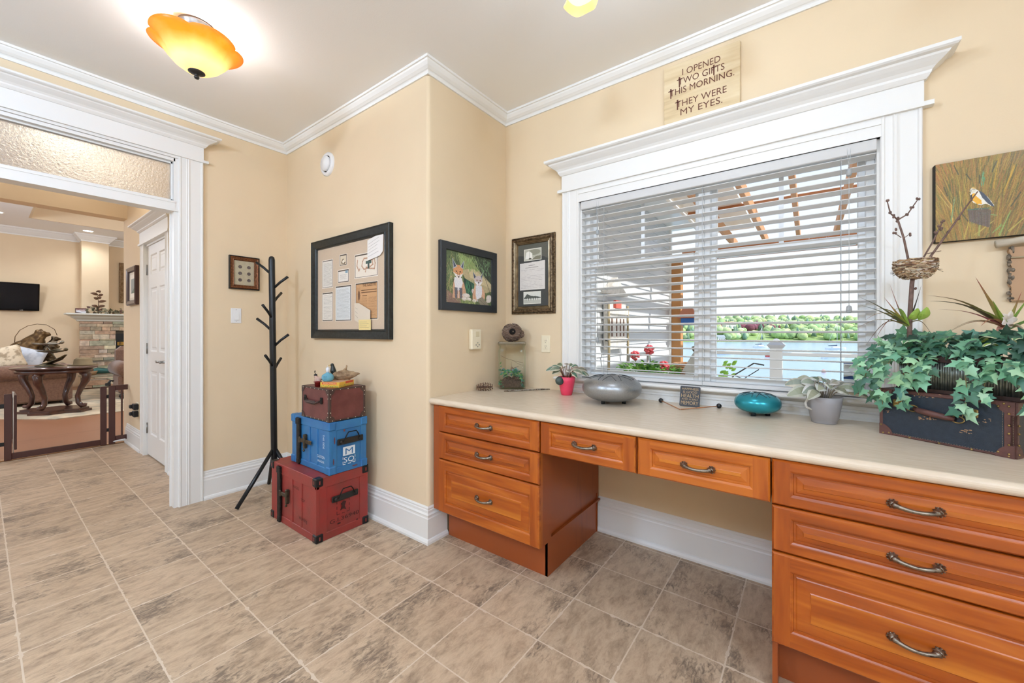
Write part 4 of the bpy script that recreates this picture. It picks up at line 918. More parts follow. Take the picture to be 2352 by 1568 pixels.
def bowl_lamp(loc, label, rz=0.2):
    t = thing('ceiling_light', label, 'ceiling light', loc, rz, group=None)
    m = MB(); m.lathe([(.0, 0), (.078, 0), (.080, -.012), (.074, -.018), (.076, -.030), (.064, -.036), (.055, -.075), (.0, -.075)], 32, cap=False); m.build('canopy', M_NICK, t, local=True)
    m = MB(); fn = lambda th, z: 1+(.13*(abs(math.cos(2.5*th))**.55)-.05)*max(0, min(1, (z+.215)/.10))
    prof = [(.030, -.237), (.060, -.226), (.095, -.200), (.120, -.168), (.138, -.138), (.160, -.116), (.186, -.104)]
    R = []
    for k, (rr_, z) in enumerate(prof+[(a-.004, b+.005) for a, b in prof[::-1]]):
        ring = []
        for j in range(80):
            th = 2*PI*j/80; q = rr_*fn(th, z)
            ring.append((q*math.cos(th), q*math.sin(th), z+(.010*abs(math.cos(2.5*th)) if rr_ > .15 else 0)))
        R.append(ring)
    m.rings(R, True, False, False); m.build('glass_bowl', M_AMBER, t, local=True)
    m = MB(); m.lathe([(.0, -.226), (.034, -.230), (.036, -.238), (.024, -.244), (.010, -.248), (.008, -.254), (.012, -.260), (.009, -.268), (.0, -.270)], 20, cap=False); m.tube([(0, 0, -.07), (0, 0, -.23)], .004, 6); m.build('finial', M_DKF, t, local=True)
    for s_ in (-1, 1):
        m = MB(); m.ball((s_*.070, 0, -.140), (.040, .026, .026), 12, 8); m.build('bulb', M_BULB, t, local=True)
    return t
L1 = bowl_lamp((-2.515, .670, 2.787), 'flower-shaped amber glass bowl light on the ceiling, near the doorway')
for s_ in (-1, 1): lamp('bulb_light', 'POINT', (-2.515+s_*.07*math.cos(.2), .670+s_*.07*math.sin(.2), 2.70), 4.0, size=.02, col=(.92, .96, 1))
for s_ in (-1, 1): lamp('bowl_light', 'POINT', (-2.515+s_*.06*math.cos(.2), .670+s_*.06*math.sin(.2), 2.632), 1.1, size=.015, col=(1, .92, .8))
# multi-arm light: only one tulip shade hangs into the picture
t = thing('ceiling_light', 'hanging light with a ruffled cream tulip glass shade, cut by the picture top', 'ceiling light', (-.45, 1.25, 2.815))
m = MB(); m.lathe([(0, 0), (.07, 0), (.07, -.02), (.03, -.03), (0, -.03)], 24, cap=False); m.tube([(0, 0, -.03), (0, 0, -.13)], .008, 8); m.ball((0, 0, -.135), .03, 12, 8)
A3 = [math.atan2(.15, -.26)+2*PI*k/3 for k in range(3)]; Rr = .30
for a in A3: m.tube([(0, 0, -.135), (Rr*.5*math.cos(a), Rr*.5*math.sin(a), -.165), (Rr*.9*math.cos(a), Rr*.9*math.sin(a), -.14), (Rr*math.cos(a), Rr*math.sin(a), -.17)], .006, 8)
m.build('arms', M_NICK, t, local=True); lamp('hub_fill', 'POINT', (-.45, 1.25, 2.60), 11, size=.05, col=(.80, .94, 1.12))  # point light added at the hub to brighten the ceiling
M_TULIP = tint_mat('cream_tulip_glass', .3)
M_TULIP.node_tree.nodes['Principled BSDF'].inputs['Emission Strength'].default_value = 1.0
M_TULIP.node_tree.links.new(M_TULIP.node_tree.nodes['Attribute'].outputs['Color'], M_TULIP.node_tree.nodes['Principled BSDF'].inputs['Emission Color'])
for a in A3:
    m = MB(); R = []; cx, cy = Rr*math.cos(a), Rr*math.sin(a); P_ = [(.022, 0), (.040, -.03), (.048, -.075), (.052, -.115), (.066, -.145)]
    cs = ['f5d592', 'fbe6b4', 'fdebc0', 'f6d089']
    for (r0, z0), (r1, z1), cc in zip(P_[:-1], P_[1:], cs):
        m.col = srgb(cc); rg_ = []
        for r_, z_ in ((r0, z0), (r1, z1)):
            w_ = max(0, (r_-.045)/.02)
            rg_.append([(cx+r_*(1+.10*w_*math.cos(4*th))*math.cos(th), cy+r_*(1+.10*w_*math.cos(4*th))*math.sin(th), -.17+z_+.010*w_*math.cos(4*th)) for th in [2*PI*j/40 for j in range(40)]])
        m.rings(rg_, True, False, False)
    m.build('tulip_shade', M_TULIP, t, local=True, weld=True)
# unseen fixtures added behind the camera to fill the room with light
M_FILL = mat('added_fill_globe', 'ffffff', .4, emit='fff8ee', es=2)
for i, (x, y, e_) in enumerate(((-1.9, -1.2, 74), (.1, -1.5, 62), (1.75, -.9, 66))):
    t = thing('added_fill_light', 'added unseen fill light on the ceiling behind the camera', 'ceiling light', (x, y, ZC), group='added fill lights')
    m = MB(); m.lathe([(0, 0), (.06, 0), (.05, -.03), (.01, -.04), (.01, -.10), (.04, -.11), (0, -.12)], 20, cap=False); m.build('canopy', M_NICK, t, local=True)
    lamp('fill_point', 'POINT', (x, y, 2.50), e_, size=.14, col=(.71, .92, 1.22))
# hall: two flush bowls seen through the transom
M_HALLG = mat('hall_shade', 'f5efe2', .4, emit='fff0d8', es=3.2)
for i, (x, y, e_) in enumerate(((-4.45, .36, 22), (-5.2, .66, 10))):
    t = thing('hall_light', ['round frosted ceiling light in the hall, brightest behind the transom glass', 'second frosted hall ceiling light, dimmer, right part of the transom glass'][i], 'ceiling light', (x, y, ZC))
    m = MB(); m.lathe([(0, 0), (.10, 0), (.10, -.02), (.03, -.03), (.012, -.06), (0, -.06)], 24, cap=False); m.build('canopy', M_NICK, t, local=True)
    m = MB(); m.lathe([(.0, -.19), (.06, -.18), (.12, -.145), (.16, -.10)], 28, cap=False); m.build('shade', M_HALLG, t, local=True)
    lamp('hall_bulb', 'POINT', (x, y, 2.69), e_*.9, size=.04, col=(1, .95, .88))
# living room recessed lights; the last four are unseen, added for light
M_DL = mat('downlight_lens', 'ffffff', .5, emit='fff4e4', es=14)
for i, (x, y) in enumerate(((-11.8, .20), (-12.45, 1.42), (-9.3, -1.5), (-9.3, 3.3), (-7.0, 1.6), (-7.0, -1.5))):
    t = thing('recessed_light', ['recessed ceiling light at the left edge of the living room ceiling', 'recessed ceiling light above the fireplace'][i] if i < 2 else 'added recessed ceiling light out of view in the living room', 'ceiling light', (x, y, 3.40), group='added living room recessed lights' if i > 1 else None)
    m = MB(); m.lathe([(.075, 0), (.095, -.004), (.098, 0), (.098, .003), (.075, .003)], 28, cap=False); m.build('trim_ring', M_PLASTIC, t, local=True)
    m = MB(); m.lathe([(0, -.001), (.075, -.001), (.075, .002), (0, .002)], 28, cap=False); m.build('lens', M_DL, t, local=True)
    lamp('downlight', 'SPOT', (x, y, 3.38), 45, size=.07, col=(.92, .96, 1), spot=2.5)
lamp('living_fill', 'POINT', (-9.3, -1.6, 2.7), 125, size=.3, col=(.82, .93, 1.1)); lamp('living_fill', 'POINT', (-8.8, 2.3, 2.7), 80, size=.3, col=(.82, .93, 1.1))  # bare point lights without fixtures, added to brighten the living room

# ================================================================ COAT RACK
t = thing('coat_rack', 'black tree-style wooden coat rack standing in the corner', 'coat rack', (-3.226, 1.3365, 0))
B0 = Vector((-3.226, 1.3365, 0)); T0 = Vector((-3.2447, 1.3228, 1.79)); rr = .0222
ax = lambda z: B0.lerp(T0, z/1.79)
m = MB(); m.tube([ax(.24), ax(.26), ax(1.765), ax(1.785), ax(1.792)], [.016, rr, rr*.97, rr*.8, rr*.4], 20); m.build('pole', M_BLACK, t)
for k in range(3):
    a = math.radians(-73.5+120*k); f = B0+Vector((.29*math.cos(a), .29*math.sin(a), .0))
    if k == 1: f = B0+Vector((.20*math.cos(a), .18*math.sin(a), 0))
    if k == 2: f = B0+Vector((.255*math.cos(a), .255*math.sin(a), 0))
    m = MB(); p0 = ax(.34)+Vector((.01*math.cos(a), .01*math.sin(a), 0)); d = (f+Vector((0, 0, .004))-p0); m.tube([p0, p0+d*.5, f+Vector((0, 0, .010))], [.013, .014, .0135], 12); m.build('leg', M_BLACK, t)
for z, dr, df_ in ((1.66, -1, 0), (1.55, 1, 0), (1.33, 0, -1), (1.235, -1, 0), (1.115, 1, 0), (.965, .12, -1), (.93, -.08, 1), (1.44, 0, 1)):
    dv = RT*dr+FW*df_; dv.normalize(); p = ax(z); m = MB(); m.tube([p+dv*.01, p+dv*.06+Vector((0, 0, .046)), p+dv*.118+Vector((0, 0, .088))], [.0085, .0092, .0098], 12); m.build('peg', M_BLACK, t)

# ================================================================ CRATES
def crate(name, label, x0, x1, y0, y1, z0, z1, mats, capcol, kind):
    """trunk: slot 0 paint, slot 1 caps; latch side faces -y, handle side faces +x"""
    t = thing(name, label, 'trunk', ((x0+x1)/2, (y0+y1)/2, z0))
    m = MB(); e = .008; h = z1-z0
    m.box(x0+e, x1-e, y0+e, y1-e, z0+.004, z1-.006)
    lid = z0+h*.83; bot = z0+h*.12
    m.bbox(x0+.002, x1-.002, y0+.002, y1-.002, lid, z1, .003); m.bbox(x0+.002, x1-.002, y0+.002, y1-.002, z0, bot, .003)
    W = x1-x0
    for a, b in ((0, .14), (.44, .50), (.66, .70), (.86, 1.0)): m.bbox(x0+a*W+.002, x0+b*W-.002, y0+.003, y0+.02, z0+.01, z1-.01, .002)
    D = y1-y0
    for a, b in ((0, .20), (.82, 1.0)): m.bbox(x1-.02, x1-.003, y0+a*D+.002, y0+b*D-.002, z0+.01, z1-.01, .002)
    
    m.build('body', mats[0], t)
    cs = .042
    for X, sx in ((x0, 1), (x1, -1)):
        for Y, sy in ((y0, 1), (y1, -1)):
            for Z, sz in ((z0, 1), (z1, -1)):
                if sx > 0 and sy < 0: continue
                k = MB(); xa, xb = sorted((X-sx*.003, X+sx*cs)); ya, yb = sorted((Y-sy*.003, Y+sy*cs)); za, zb = sorted((Z-(0 if sz > 0 else -.002), Z+sz*cs*1.15))
                k.bbox(xa, xb, ya, yb, za, zb, .005)
                zc = (za+zb)/2
                k.m = 1
                if sy > 0:
                    for u in (.3,): k.bbox(xa+(xb-xa)*u-.004+.006, xa+(xb-xa)*u+.004+.006, ya-.0008, ya+.002, zc-.011, zc+.011, .001)
                if sx < 0: k.bbox(xb-.002, xb+.0008, (ya+yb)/2-.004, (ya+yb)/2+.004, zc-.011, zc+.011, .001)
                k.build('corner_cap', [capcol, mats[0] if kind == 'red' else mats[1]], t)
    # strap with hasp on the front
    xs_ = x0+W*.22
    k = MB(); k.bbox(xs_-.020, xs_+.020, y0-.010, y0+.004, z0-.0+.012, z1-.012, .004); k.bbox(xs_-.024, xs_+.024, y0-.014, y0+.004, z1-.055, z1-.012, .004); k.bbox(xs_-.016, xs_+.016, y0-.013, y0+.002, z0+.004, z0+.04, .004)
    k.build('strap', M_IRON, t)
    zm = z0+h*.52
    k = MB(); L_ = .15 if kind == 'blue' else .11
    k.m = 0; k.bbox(xs_+.015, xs_+.015+L_, y0-.010, y0-.002, zm-.013, zm+.013, .004); k.bbox(xs_+.012, xs_+.035, y0-.014, y0-.004, zm-.018, zm+.020, .004)
    xh = xs_+.015+L_*(.5 if kind == 'blue' else .92); k.bbox(xh-.009, xh+.009, y0-.018, y0+.004, zm-.045, zm+.045, .004); k.ball((xh, y0-.014, zm-.055), .008, 8, 6)
    k.build('hasp', mat('old_bronze', '4d4436', .5, .7, var=.3, vscale=60), t)
    # bail handle on the right side
    yc, zh = (y0+y1)/2+.01, z0+h*.60
    k = MB(); k.bbox(x1-.004, x1+.006, yc-.085, yc+.085, zh-.018, zh+.018, .003)
    for s_ in (-1, 1): k.ball((x1+.010, yc+s_*.062, zh), (.008, .014, .012), 8, 6)
    k.build('handle_plate', mat('dark_plate', '353330', .5, .6), t)
    k = MB(); k.tube([(x1+.012, yc-.062, zh-.004), (x1+.020, yc-.052, zh+.010), (x1+.022, yc-.036, zh+.042), (x1+.022, yc-.026, zh+.056), (x1+.022, yc+.026, zh+.056), (x1+.022, yc+.036, zh+.042), (x1+.020, yc+.052, zh+.010), (x1+.012, yc+.062, zh-.004)], .0035, 8); k.build('bail_handle', M_IRON, t)
    return t
M_RED = mat('worn_red_paint', '93312c', .45, col2='7a3a33', vscale=9, contrast=(.35, .75), bump=.15, bscale=90)
M_CAPB = mat('black_cap', '1b1a1c', .4, .3)
tr_ = crate('crate', 'large distressed red crate with black corners, bottom of the stack', -2.860, -2.270, 1.162, 1.50, 0, .372, [M_RED, M_RED], M_CAPB, 'red')
M_STEN = mat('black_stencil', '3a1714', .8); M_STW = mat('white_stencil', 'd8e2ea', .7)
MX = frameM((-2.270+.0005, 1.162, 0), (0, 1, 0), (0, 0, 1))     # on the red crate's right side
m = MB(); put_text(m, 'G.I.36940', MX @ Matrix.Translation((.175, .085, 0)), .032, width=.19)
x0, x1, z0, z1 = .125, .205, .125, .205; g = .012
for a, b in ((0, .25), (.4, .62), (.8, 1)):
    for zz in (z0, z1): m.box(x0+a*(x1-x0), x0+b*(x1-x0), zz-.0015, zz+.0015, .0, .0009, M=MX)
    for xx in (x0, x1): m.box(xx-.0015, xx+.0015, z0+a*(z1-z0), z0+b*(z1-z0), .0, .0009, M=MX)
m.prism([(.145, .145), (.165, .150), (.185, .14), (.175, .165), (.185, .19), (.168, .198), (.15, .185), (.158, .168)], .0, .0009, M=MX)
o = m.build('stencil', M_STEN, tr_)
MFr = frameM((-2.860, 1.164, 0), (1, 0, 0), (0, 0, 1))
m = MB(); put_text(m, 'FRAGILE', MFr @ Matrix.Translation((.345, .262, 0)), .024, width=.075); put_text(m, 'TOP', MFr @ Matrix.Translation((.43, .205, 0)), .024, width=.05); put_text(m, 'Warning', MFr @ Matrix.Translation((.43, .09, 0)), .03, width=.10); m.build('stencil', M_STEN, tr_)
M_BLUE = mat('worn_blue_paint', '2a669f', .42, col2='3578a8', vscale=8, contrast=(.35, .75), bump=.15, bscale=90)
tb_ = crate('crate', 'blue crate with white stencils, middle of the stack', -2.735, -2.262, 1.236, 1.485, .3735, .684, [M_BLUE, M_BLUE], M_BLUE, 'blue')
MX = frameM((-2.262+.0005, 1.236, .3735), (0, 1, 0), (0, 0, 1))
m = MB(); x0, x1, z0, z1 = .085, .165, .045, .150
m.box(x0, x1, z0+.052, z1, 0, .0008, M=MX)
put_text(m, 'SQ', MX @ Matrix.Translation(((x0+x1)/2, z0+.010, 0)), .046, width=.068)
for a, b in ((0, .2), (.4, .65), (.85, 1)): m.box(x0+a*(x1-x0), x0+b*(x1-x0), z0-.002, z0+.002, 0, .0009, M=MX)
for xx in (x0, x1): m.box(xx-.0015, xx+.0015, z0, z0+.018, 0, .0009, M=MX); m.box(xx-.0015, xx+.0015, z0+.030, z0+.045, 0, .0009, M=MX)
m.build('stencil', M_STW, tb_)
m = MB(); put_text(m, 'M', MX @ Matrix.Translation(((x0+x1)/2, z0+.058, .0008)), .054, width=.050); m.build('stencil_letter', M_BLUE, tb_)
MFr = frameM((-2.735, 1.2372, .3735), (1, 0, 0), (0, 0, 1))
m = MB(); put_text(m, 'CAUTION', MFr @ Matrix.Translation((.375, .088, 0)), .024, width=.085); put_text(m, 'FRAGILE', MFr @ Matrix.Translation((.375, .062, 0)), .018, width=.075)
M90 = MFr @ Matrix.Translation((.392, .195, 0)) @ Matrix.Rotation(-PI/2, 4, 'Z'); put_text(m, 'THIS', M90 @ Matrix.Translation((-.02, .006, 0)), .024, width=.036); put_text(m, 'SIDE', M90 @ Matrix.Translation((.026, .006, 0)), .024, width=.040)
m.build('stencil', M_STW, tb_)
# scuffs on both crates
for root, colr, spots in ((tb_, '6b3a3a', [(-2.2612, 1.268, .575, .004, .022), (-2.2612, 1.33, .625, .006, .008), (-2.2612, 1.40, .395, .02, .004), (-2.2612, 1.262, .45, .003, .02)]), (tr_, '2e1512', [(-2.2692, 1.30, .07, .012, .005), (-2.2692, 1.42, .05, .006, .004)])):
    for x, y, z, a, b in spots: m = MB(); m.ball((x-.0004, y, z), (.0012, a, b), 10, 5); m.build('scuff', mat('scuff_'+colr, colr, .8), root)
    pass
# brown leather case on top
t = thing('leather_case', 'oxblood leather travel case with studded corners, top of the stack', 'case', (-2.43, 1.355, .6875))
x0, x1, y0, y1, z0, z1 = -2.592, -2.266, 1.236, 1.475, .6885, .882
M_OX = mat('oxblood_leather', '5d2f2c', .42, col2='6c3b37', vscale=14, bump=.2, bscale=200); M_STRAPL = mat('dark_brown_leather', '43312b', .5, bump=.2, bscale=200)
m = MB(); m.bbox(x0, x1, y0, y1, z0, z1, .006); m.build('shell', M_OX, t)
m = MB()
for X in (x0, x1):
    for Y in (y0, y1): m.bbox(X-.002 if X == x0 else X-.016, X+.016 if X == x0 else X+.002, Y-.002 if Y == y0 else Y-.016, Y+.016 if Y == y0 else Y+.002, z0, z1, .004)
for Z in (z0, z1):
    za, zb = (Z, Z+.010) if Z == z0 else (Z-.010, Z+.0015)
    for Y in (y0, y1): m.bbox(x0, x1, Y-.002 if Y == y0 else Y-.010, Y+.010 if Y == y0 else Y+.002, za, zb, .003)
    for X in (x0, x1): m.bbox(X-.002 if X == x0 else X-.010, X+.010 if X == x0 else X+.002, y0, y1, za, zb, .003)
m.build('edge_binding', M_STRAPL, t)
M_STUD = mat('pale_stud', 'd8d2bd', .3, .8)
def fan(M, rad, a0=0, a1=PI/2, n=8): return [(0, 0)] + [(rad*math.cos(a0+(a1-a0)*i/n), rad*math.sin(a0+(a1-a0)*i/n)) for i in range(n+1)]
for Z, s_ in ((z0, 1), (z1, -1)):
    for (o_, u_) in (((x0, y0-.0015, Z), (1, 0, 0)), ((x1, y0-.0015, Z), (-1, 0, 0)), ((x1+.0015, y0, Z), (0, 1, 0)), ((x1+.0015, y1, Z), (0, -1, 0))):
        Mx = frameM(o_, u_, (0, 0, s_)); m = MB(); m.prism(fan(None, .038), -.0012, .0012, M=Mx); m.build('corner_patch', M_STRAPL, t)
m = MB()
for z in (z0+.006, z1-.006):
    for i in range(7): m.ball((x0+.02+(x1-x0-.04)*i/6, y0-.003, z), (.0028, .002, .0028), 8, 5)
    for i in range(5): m.ball((x1+.003, y0+.02+(y1-y0-.04)*i/4, z), (.002, .0028, .0028), 8, 5)
for X, Y in ((x1-.008, y0-.003), (x1+.003, y0+.008), (x1+.003, y1-.008)):
    for z in (z0+.03, z0+.055, z1-.055, z1-.03): m.ball((X, Y, z), (.0028, .0028, .0028), 8, 5)
m.build('studs', M_STUD, t)
m = MB(); m.bbox(x0+.085, x0+.19, y0-.020, y0-.010, z0+.092, z0+.115, .005); m.tube([(x0+.07, y0-.002, z0+.118), (x0+.085, y0-.02, z0+.105), (x0+.20, y0-.022, z0+.103), (x0+.215, y0-.002, z0+.112)], .006, 8); m.build('handle', M_STRAPL, t)
for x in (x0+.05, x0+.245):
    m = MB(); m.bbox(x-.012, x+.012, y0-.008, y0, z0+.10, z0+.14, .004); m.bbox(x-.007, x+.007, y0-.012, y0-.006, z0+.108, z0+.128, .003); m.build('latch', M_IRON, t)

# ---- curios on the case (top at .8835)
zt_ = .8836
t = thing('game_box', 'yellow and red board game box on the leather case', 'game box', (-2.37, 1.34, zt_), math.radians(28))
Mg = Matrix.Identity(4); M_GB = tint_mat('game_box_print', .5)
m = MB(); m.col = srgb('c9a183'); m.bbox(-.062, .062, -.068, .095, 0, .033, .0015)
m.col = srgb('d8a93c')
for s_ in (-1,): m.box(-.0625, .0625, -.0686, -.0676, .001, .0325)
m.box(.0618, .0628, -.068, .095, .001, .0325)
m.col = srgb('c8482c'); m.box(-.050, .045, -.0692, -.0680, .019, .031); m.box(.0625, .0633, .0, .085, .019, .031)
m.col = srgb('8fa04a')
for i in range(10): m.ball((-.055+.012*i, -.0686, .008+.003*math.sin(i*2)), (.005, .0008, .004), 8, 5); m.ball((.0625, -.06+.016*i, .008+.003*math.cos(i*2)), (.0008, .006, .004), 8, 5)
m.build('carton', M_GB, t, local=True)
m = MB(); Mq = frameM((0, -.0693, .0205), (1, 0, 0), (0, 0, 1)); put_text(m, 'TIDDLYWINKS', Mq, .0115, width=.086, depth=.0003); m.build('title', mat('cream_ink', 'f2dc9a', .7), t, local=True)
t = thing('cup', 'tiny dark red plastic cup at the front of the leather case', 'cup', (-2.447, 1.262, zt_))
m = MB(); m.lathe([(.0, 0), (.015, 0), (.018, .026), (.025, .029), (.025, .031), (.019, .031), (.016, .004), (0, .004)], 20, c=t.location, cap=False); m.build('body', mat('dark_red_plastic', '7c2320', .35), t)
t = thing('glass_globe', 'pale blue lettered bottle globe with a white cap on the game box', 'bottle', (-2.398, 1.300, zt_+.0335))
c_ = t.location
M_AQ = mat('aqua_glass', '7fc3dc', .12, trans=.35, ior=1.2, spec=.5)
m = MB(); m.lathe([(0, 0), (.024, 0), (.031, .006), (.036, .020), (.033, .036), (.022, .046), (.011, .050), (.009, .056), (0, .056)], 24, c=c_, cap=False); m.build('globe', M_AQ, t)
m = MB(); m.lathe([(0, .054), (.0095, .054), (.0105, .066), (.012, .074), (.009, .084), (0, .086)], 16, c=c_, cap=False); m.tube([(c_.x, c_.y, c_.z+.085), (c_.x, c_.y, c_.z+.098)], .001, 5); m.build('stopper', mat('white_glaze', 'dfe3ea', .25), t)
m = MB(); Mq = frameM(c_+Vector((-.0, 0, .022))-FW*.0345, RT, (0, 0, 1)); put_text(m, 'SEA', Mq @ Matrix.Translation((0, .004, 0)), .012, width=.022); put_text(m, 'AIR', Mq @ Matrix.Translation((0, -.008, 0)), .010, width=.018); m.build('lettering', mat('blue_ink', '2e6f86', .6), t)
t = thing('quail_figurine', 'small blush-coloured quail figurine with a black topknot', 'figurine', (-2.49, 1.285, zt_))
c_ = t.location
m = MB(); m.ball(c_+Vector((0, 0, .030)), (.026, .02, .028), 12, 8); m.ball(c_+Vector((-.014, -.005, .056)), (.013, .012, .014), 10, 7); m.tube([c_+Vector((.01, .008, .04)), c_+Vector((.035, .02, .058))], [.014, .004], 8); m.tube([c_+Vector((0, 0, 0)), c_+Vector((0, 0, .02))], [.012, .012], 8)
remesh(m.build('body', mat('blush_glaze', 'c5a596', .45, col2='b39484', vscale=60), t), .003, 4)
m = MB(); m.ball(c_+Vector((-.016, -.006, .066)), (.014, .010, .008), 10, 6); m.tube([c_+Vector((-.018, -.006, .070)), c_+Vector((-.024, -.008, .085)), c_+Vector((-.018, -.008, .092))], [.002, .002, .004], 6); m.build('topknot', M_BLACK, t)
t = thing('driftwood_piece', 'gnarled pale driftwood lying behind the blue bottle', 'driftwood', (-2.41, 1.40, zt_))
m = MB(); c_ = Vector((-2.40, 1.395, zt_)); rg = random.Random(11)
m.tube([c_+RT*-.06+Vector((0, 0, .062)), c_+RT*-.02+Vector((0, 0, .060)), c_+RT*.03+Vector((0, 0, .062)), c_+RT*.08+Vector((0, 0, .068)), c_+RT*.112+Vector((0, 0, .072))], [.012, .030, .034, .018, .004], 10)
m.tube([c_+RT*.0+Vector((0, 0, .07)), c_+RT*.025+Vector((0, 0, .105)), c_+RT*.032+Vector((0, 0, .125))], [.014, .008, .005], 8)
for i in range(16):
    p = c_+RT*rg.uniform(-.06, .05)+Vector((0, 0, rg.uniform(.035, .075))); q = p+RT*rg.uniform(-.05, .06)+FW*rg.uniform(-.02, .02)+Vector((0, 0, rg.uniform(-.02, .025))); m.tube([p, q], [.010, .004], 7)
m.tube([c_+RT*-.03+Vector((0, 0, .0)), c_+RT*-.01+Vector((0, 0, .05))], [.02, .02], 8); m.tube([c_+RT*.04+Vector((0, 0, .0)), c_+RT*.03+Vector((0, 0, .05))], [.014, .02], 8)
remesh(m.build('wood', mat('bleached_driftwood', 'a58a6a', .8, col2='6f553d', vscale=40, stretch=(.5, 1, 1), bump=.9, bscale=90), t), .0035, 1, (.010, .015))
t = thing('bird_figurine', 'black cormorant figurine with a yellow bill on the driftwood', 'figurine', (-2.455, 1.372, zt_+.07))
c_ = Vector((-2.452, 1.365, zt_+.078))
m = MB(); m.tube([c_+RT*.004+Vector((0, 0, -.012)), c_+Vector((0, 0, .012)), c_+RT*-.002+Vector((0, 0, .034)), c_+RT*-.004+Vector((0, 0, .046))], [.017, .019, .013, .010], 12); m.ball(c_+RT*-.006+Vector((0, 0, .049)), (.012, .011, .011), 12, 8); m.tube([c_+RT*.006, c_+RT*.026+Vector((0, 0, -.012))], [.012, .004], 8)
remesh(m.build('body', mat('black_glaze', '16201f', .3), t), .0025, 3)
m = MB(); m.tube([c_+RT*-.014+Vector((0, 0, .049)), c_+RT*-.034+Vector((0, 0, .044))], [.004, .0012], 8); m.build('bill', mat('yellow_bill', 'c9a54a', .4), t)

# ================================================================ THINGS ON THE COUNTER (top at .836)
ZT = .8362
t = thing('pine_cone', 'brown pine cone lying in the corner of the counter', 'pine cone', (-1.705, 1.985, ZT))
c_ = Vector((-1.715, 1.995, ZT+.024)); axd = (RT*.97+FW*.12).normalized()
Q = axd.to_track_quat('Z', 'Y').to_matrix()
m = MB(); m.tube([c_-axd*.052, c_, c_+axd*.050], [.004, .007, .003], 10)
for k in range(10):
    u = -.050+.1*k/9; rad = .026*math.sin(PI*(k+1.4)/12)**.6; n = 7
    for j in range(n):
        a = 2*PI*(j/n)+k*2.4; dv = Q @ Vector((math.cos(a), math.sin(a), 0)); sd_ = Q @ Vector((-math.sin(a), math.cos(a), 0)); b0 = c_+axd*u+dv*rad*.15; tip = c_+axd*(u+.004)+dv*rad*1.12; w_ = .0068
        m.add([b0-sd_*w_*.5, b0+sd_*w_*.5, tip+sd_*w_-axd*.002, tip+dv*.002+axd*.002, tip-sd_*w_-axd*.002, tip-axd*.005], [(0, 1, 2, 3, 4), (0, 4, 5), (5, 2, 1), (0, 5, 1), (2, 5, 4), (2, 4, 3)])
m.build('scales', mat('cone_scale', '4a3128', .6, col2='8a6650', vscale=120), t)
# glass jar terrarium
rzj = YAW; Mj = Matrix.Translation((-1.633, 2.19, ZT)) @ Matrix.Rotation(rzj, 4, 'Z')
t = thing('terrarium', 'square glass jar terrarium with moss, ivy and soil in the counter corner', 'terrarium', (-1.633, 2.19, ZT))
gj, tt, N, L, _b = nodes_of('jar_glass'); N.remove(_b); B = N.new('ShaderNodeBsdfGlossy'); B.inputs['Color'].default_value = (.62, .70, .60, 1); B.inputs['Roughness'].default_value = .06
trn = N.new('ShaderNodeBsdfTransparent'); trn.inputs[0].default_value = (.985, .992, .985, 1); mx = N.new('ShaderNodeMixShader'); fz = N.new('ShaderNodeLayerWeight'); fz.inputs[0].default_value = .15
L.new(fz.outputs['Facing'], mx.inputs[0]); L.new(trn.outputs[0], mx.inputs[1]); L.new(B.outputs[0], mx.inputs[2]); L.new(mx.outputs[0], N['Material Output'].inputs[0])
def rrect(hx, hy, r, n=5):
    P = []
    for cx, cy, a0 in ((hx-r, hy-r, 0), (-hx+r, hy-r, PI/2), (-hx+r, -hy+r, PI), (hx-r, -hy+r, 1.5*PI)):
        P += [(cx+r*math.cos(a0+PI/2*i/n), cy+r*math.sin(a0+PI/2*i/n)) for i in range(n+1)]
    return P
m = MB(); R = []
for (ins, z, rr_) in ((.012, 0, .02), (0, .008, .022), (0, .262, .022), (.006, .275, .02), (.007, .292, .02), (0.0, .294, .018), (0.0, .302, .018)):
    R.append([Mj @ Vector((x, y, z)) for x, y in rrect(.092-ins, .058-ins*.8, rr_)])
for (ins, z, rr_) in ((.006, .302, .018), (.012, .280, .018), (.005, .260, .018), (.005, .012, .018)):
    R.append([Mj @ Vector((x, y, z)) for x, y in rrect(.092-ins, .058-ins*.8, rr_)])
m.rings(R, True, True, True); m.build('jar', gj, t)
m = MB(); R = [[Mj @ Vector((x, y, z)) for x, y in rrect(.094-i_, .060-i_, .016)] for z, i_ in ((.303, 0), (.316, 0), (.320, .003))]; m.rings(R); m.build('lid', mat('smoked_glass_lid', 'b5aa93', .15, trans=.6, ior=1.3), t)
rg = random.Random(5)
m = MB(); m.rings([[Mj @ Vector((x, y, z)) for x, y in rrect(.083, .050, .015)] for z in (.012, .055)])
for i in range(30): m.ball(Mj @ Vector((rg.uniform(-.05, .06), rg.uniform(-.03, .03), rg.uniform(.05, .072))), rg.uniform(.010, .018), 8, 6)
m.build('soil', mat('terrarium_soil', '75584a', .95, col2='4a352c', vscale=90, bump=1, bscale=120), t)
M_LEAF = tint_mat('leaf', .42, trans=.22)
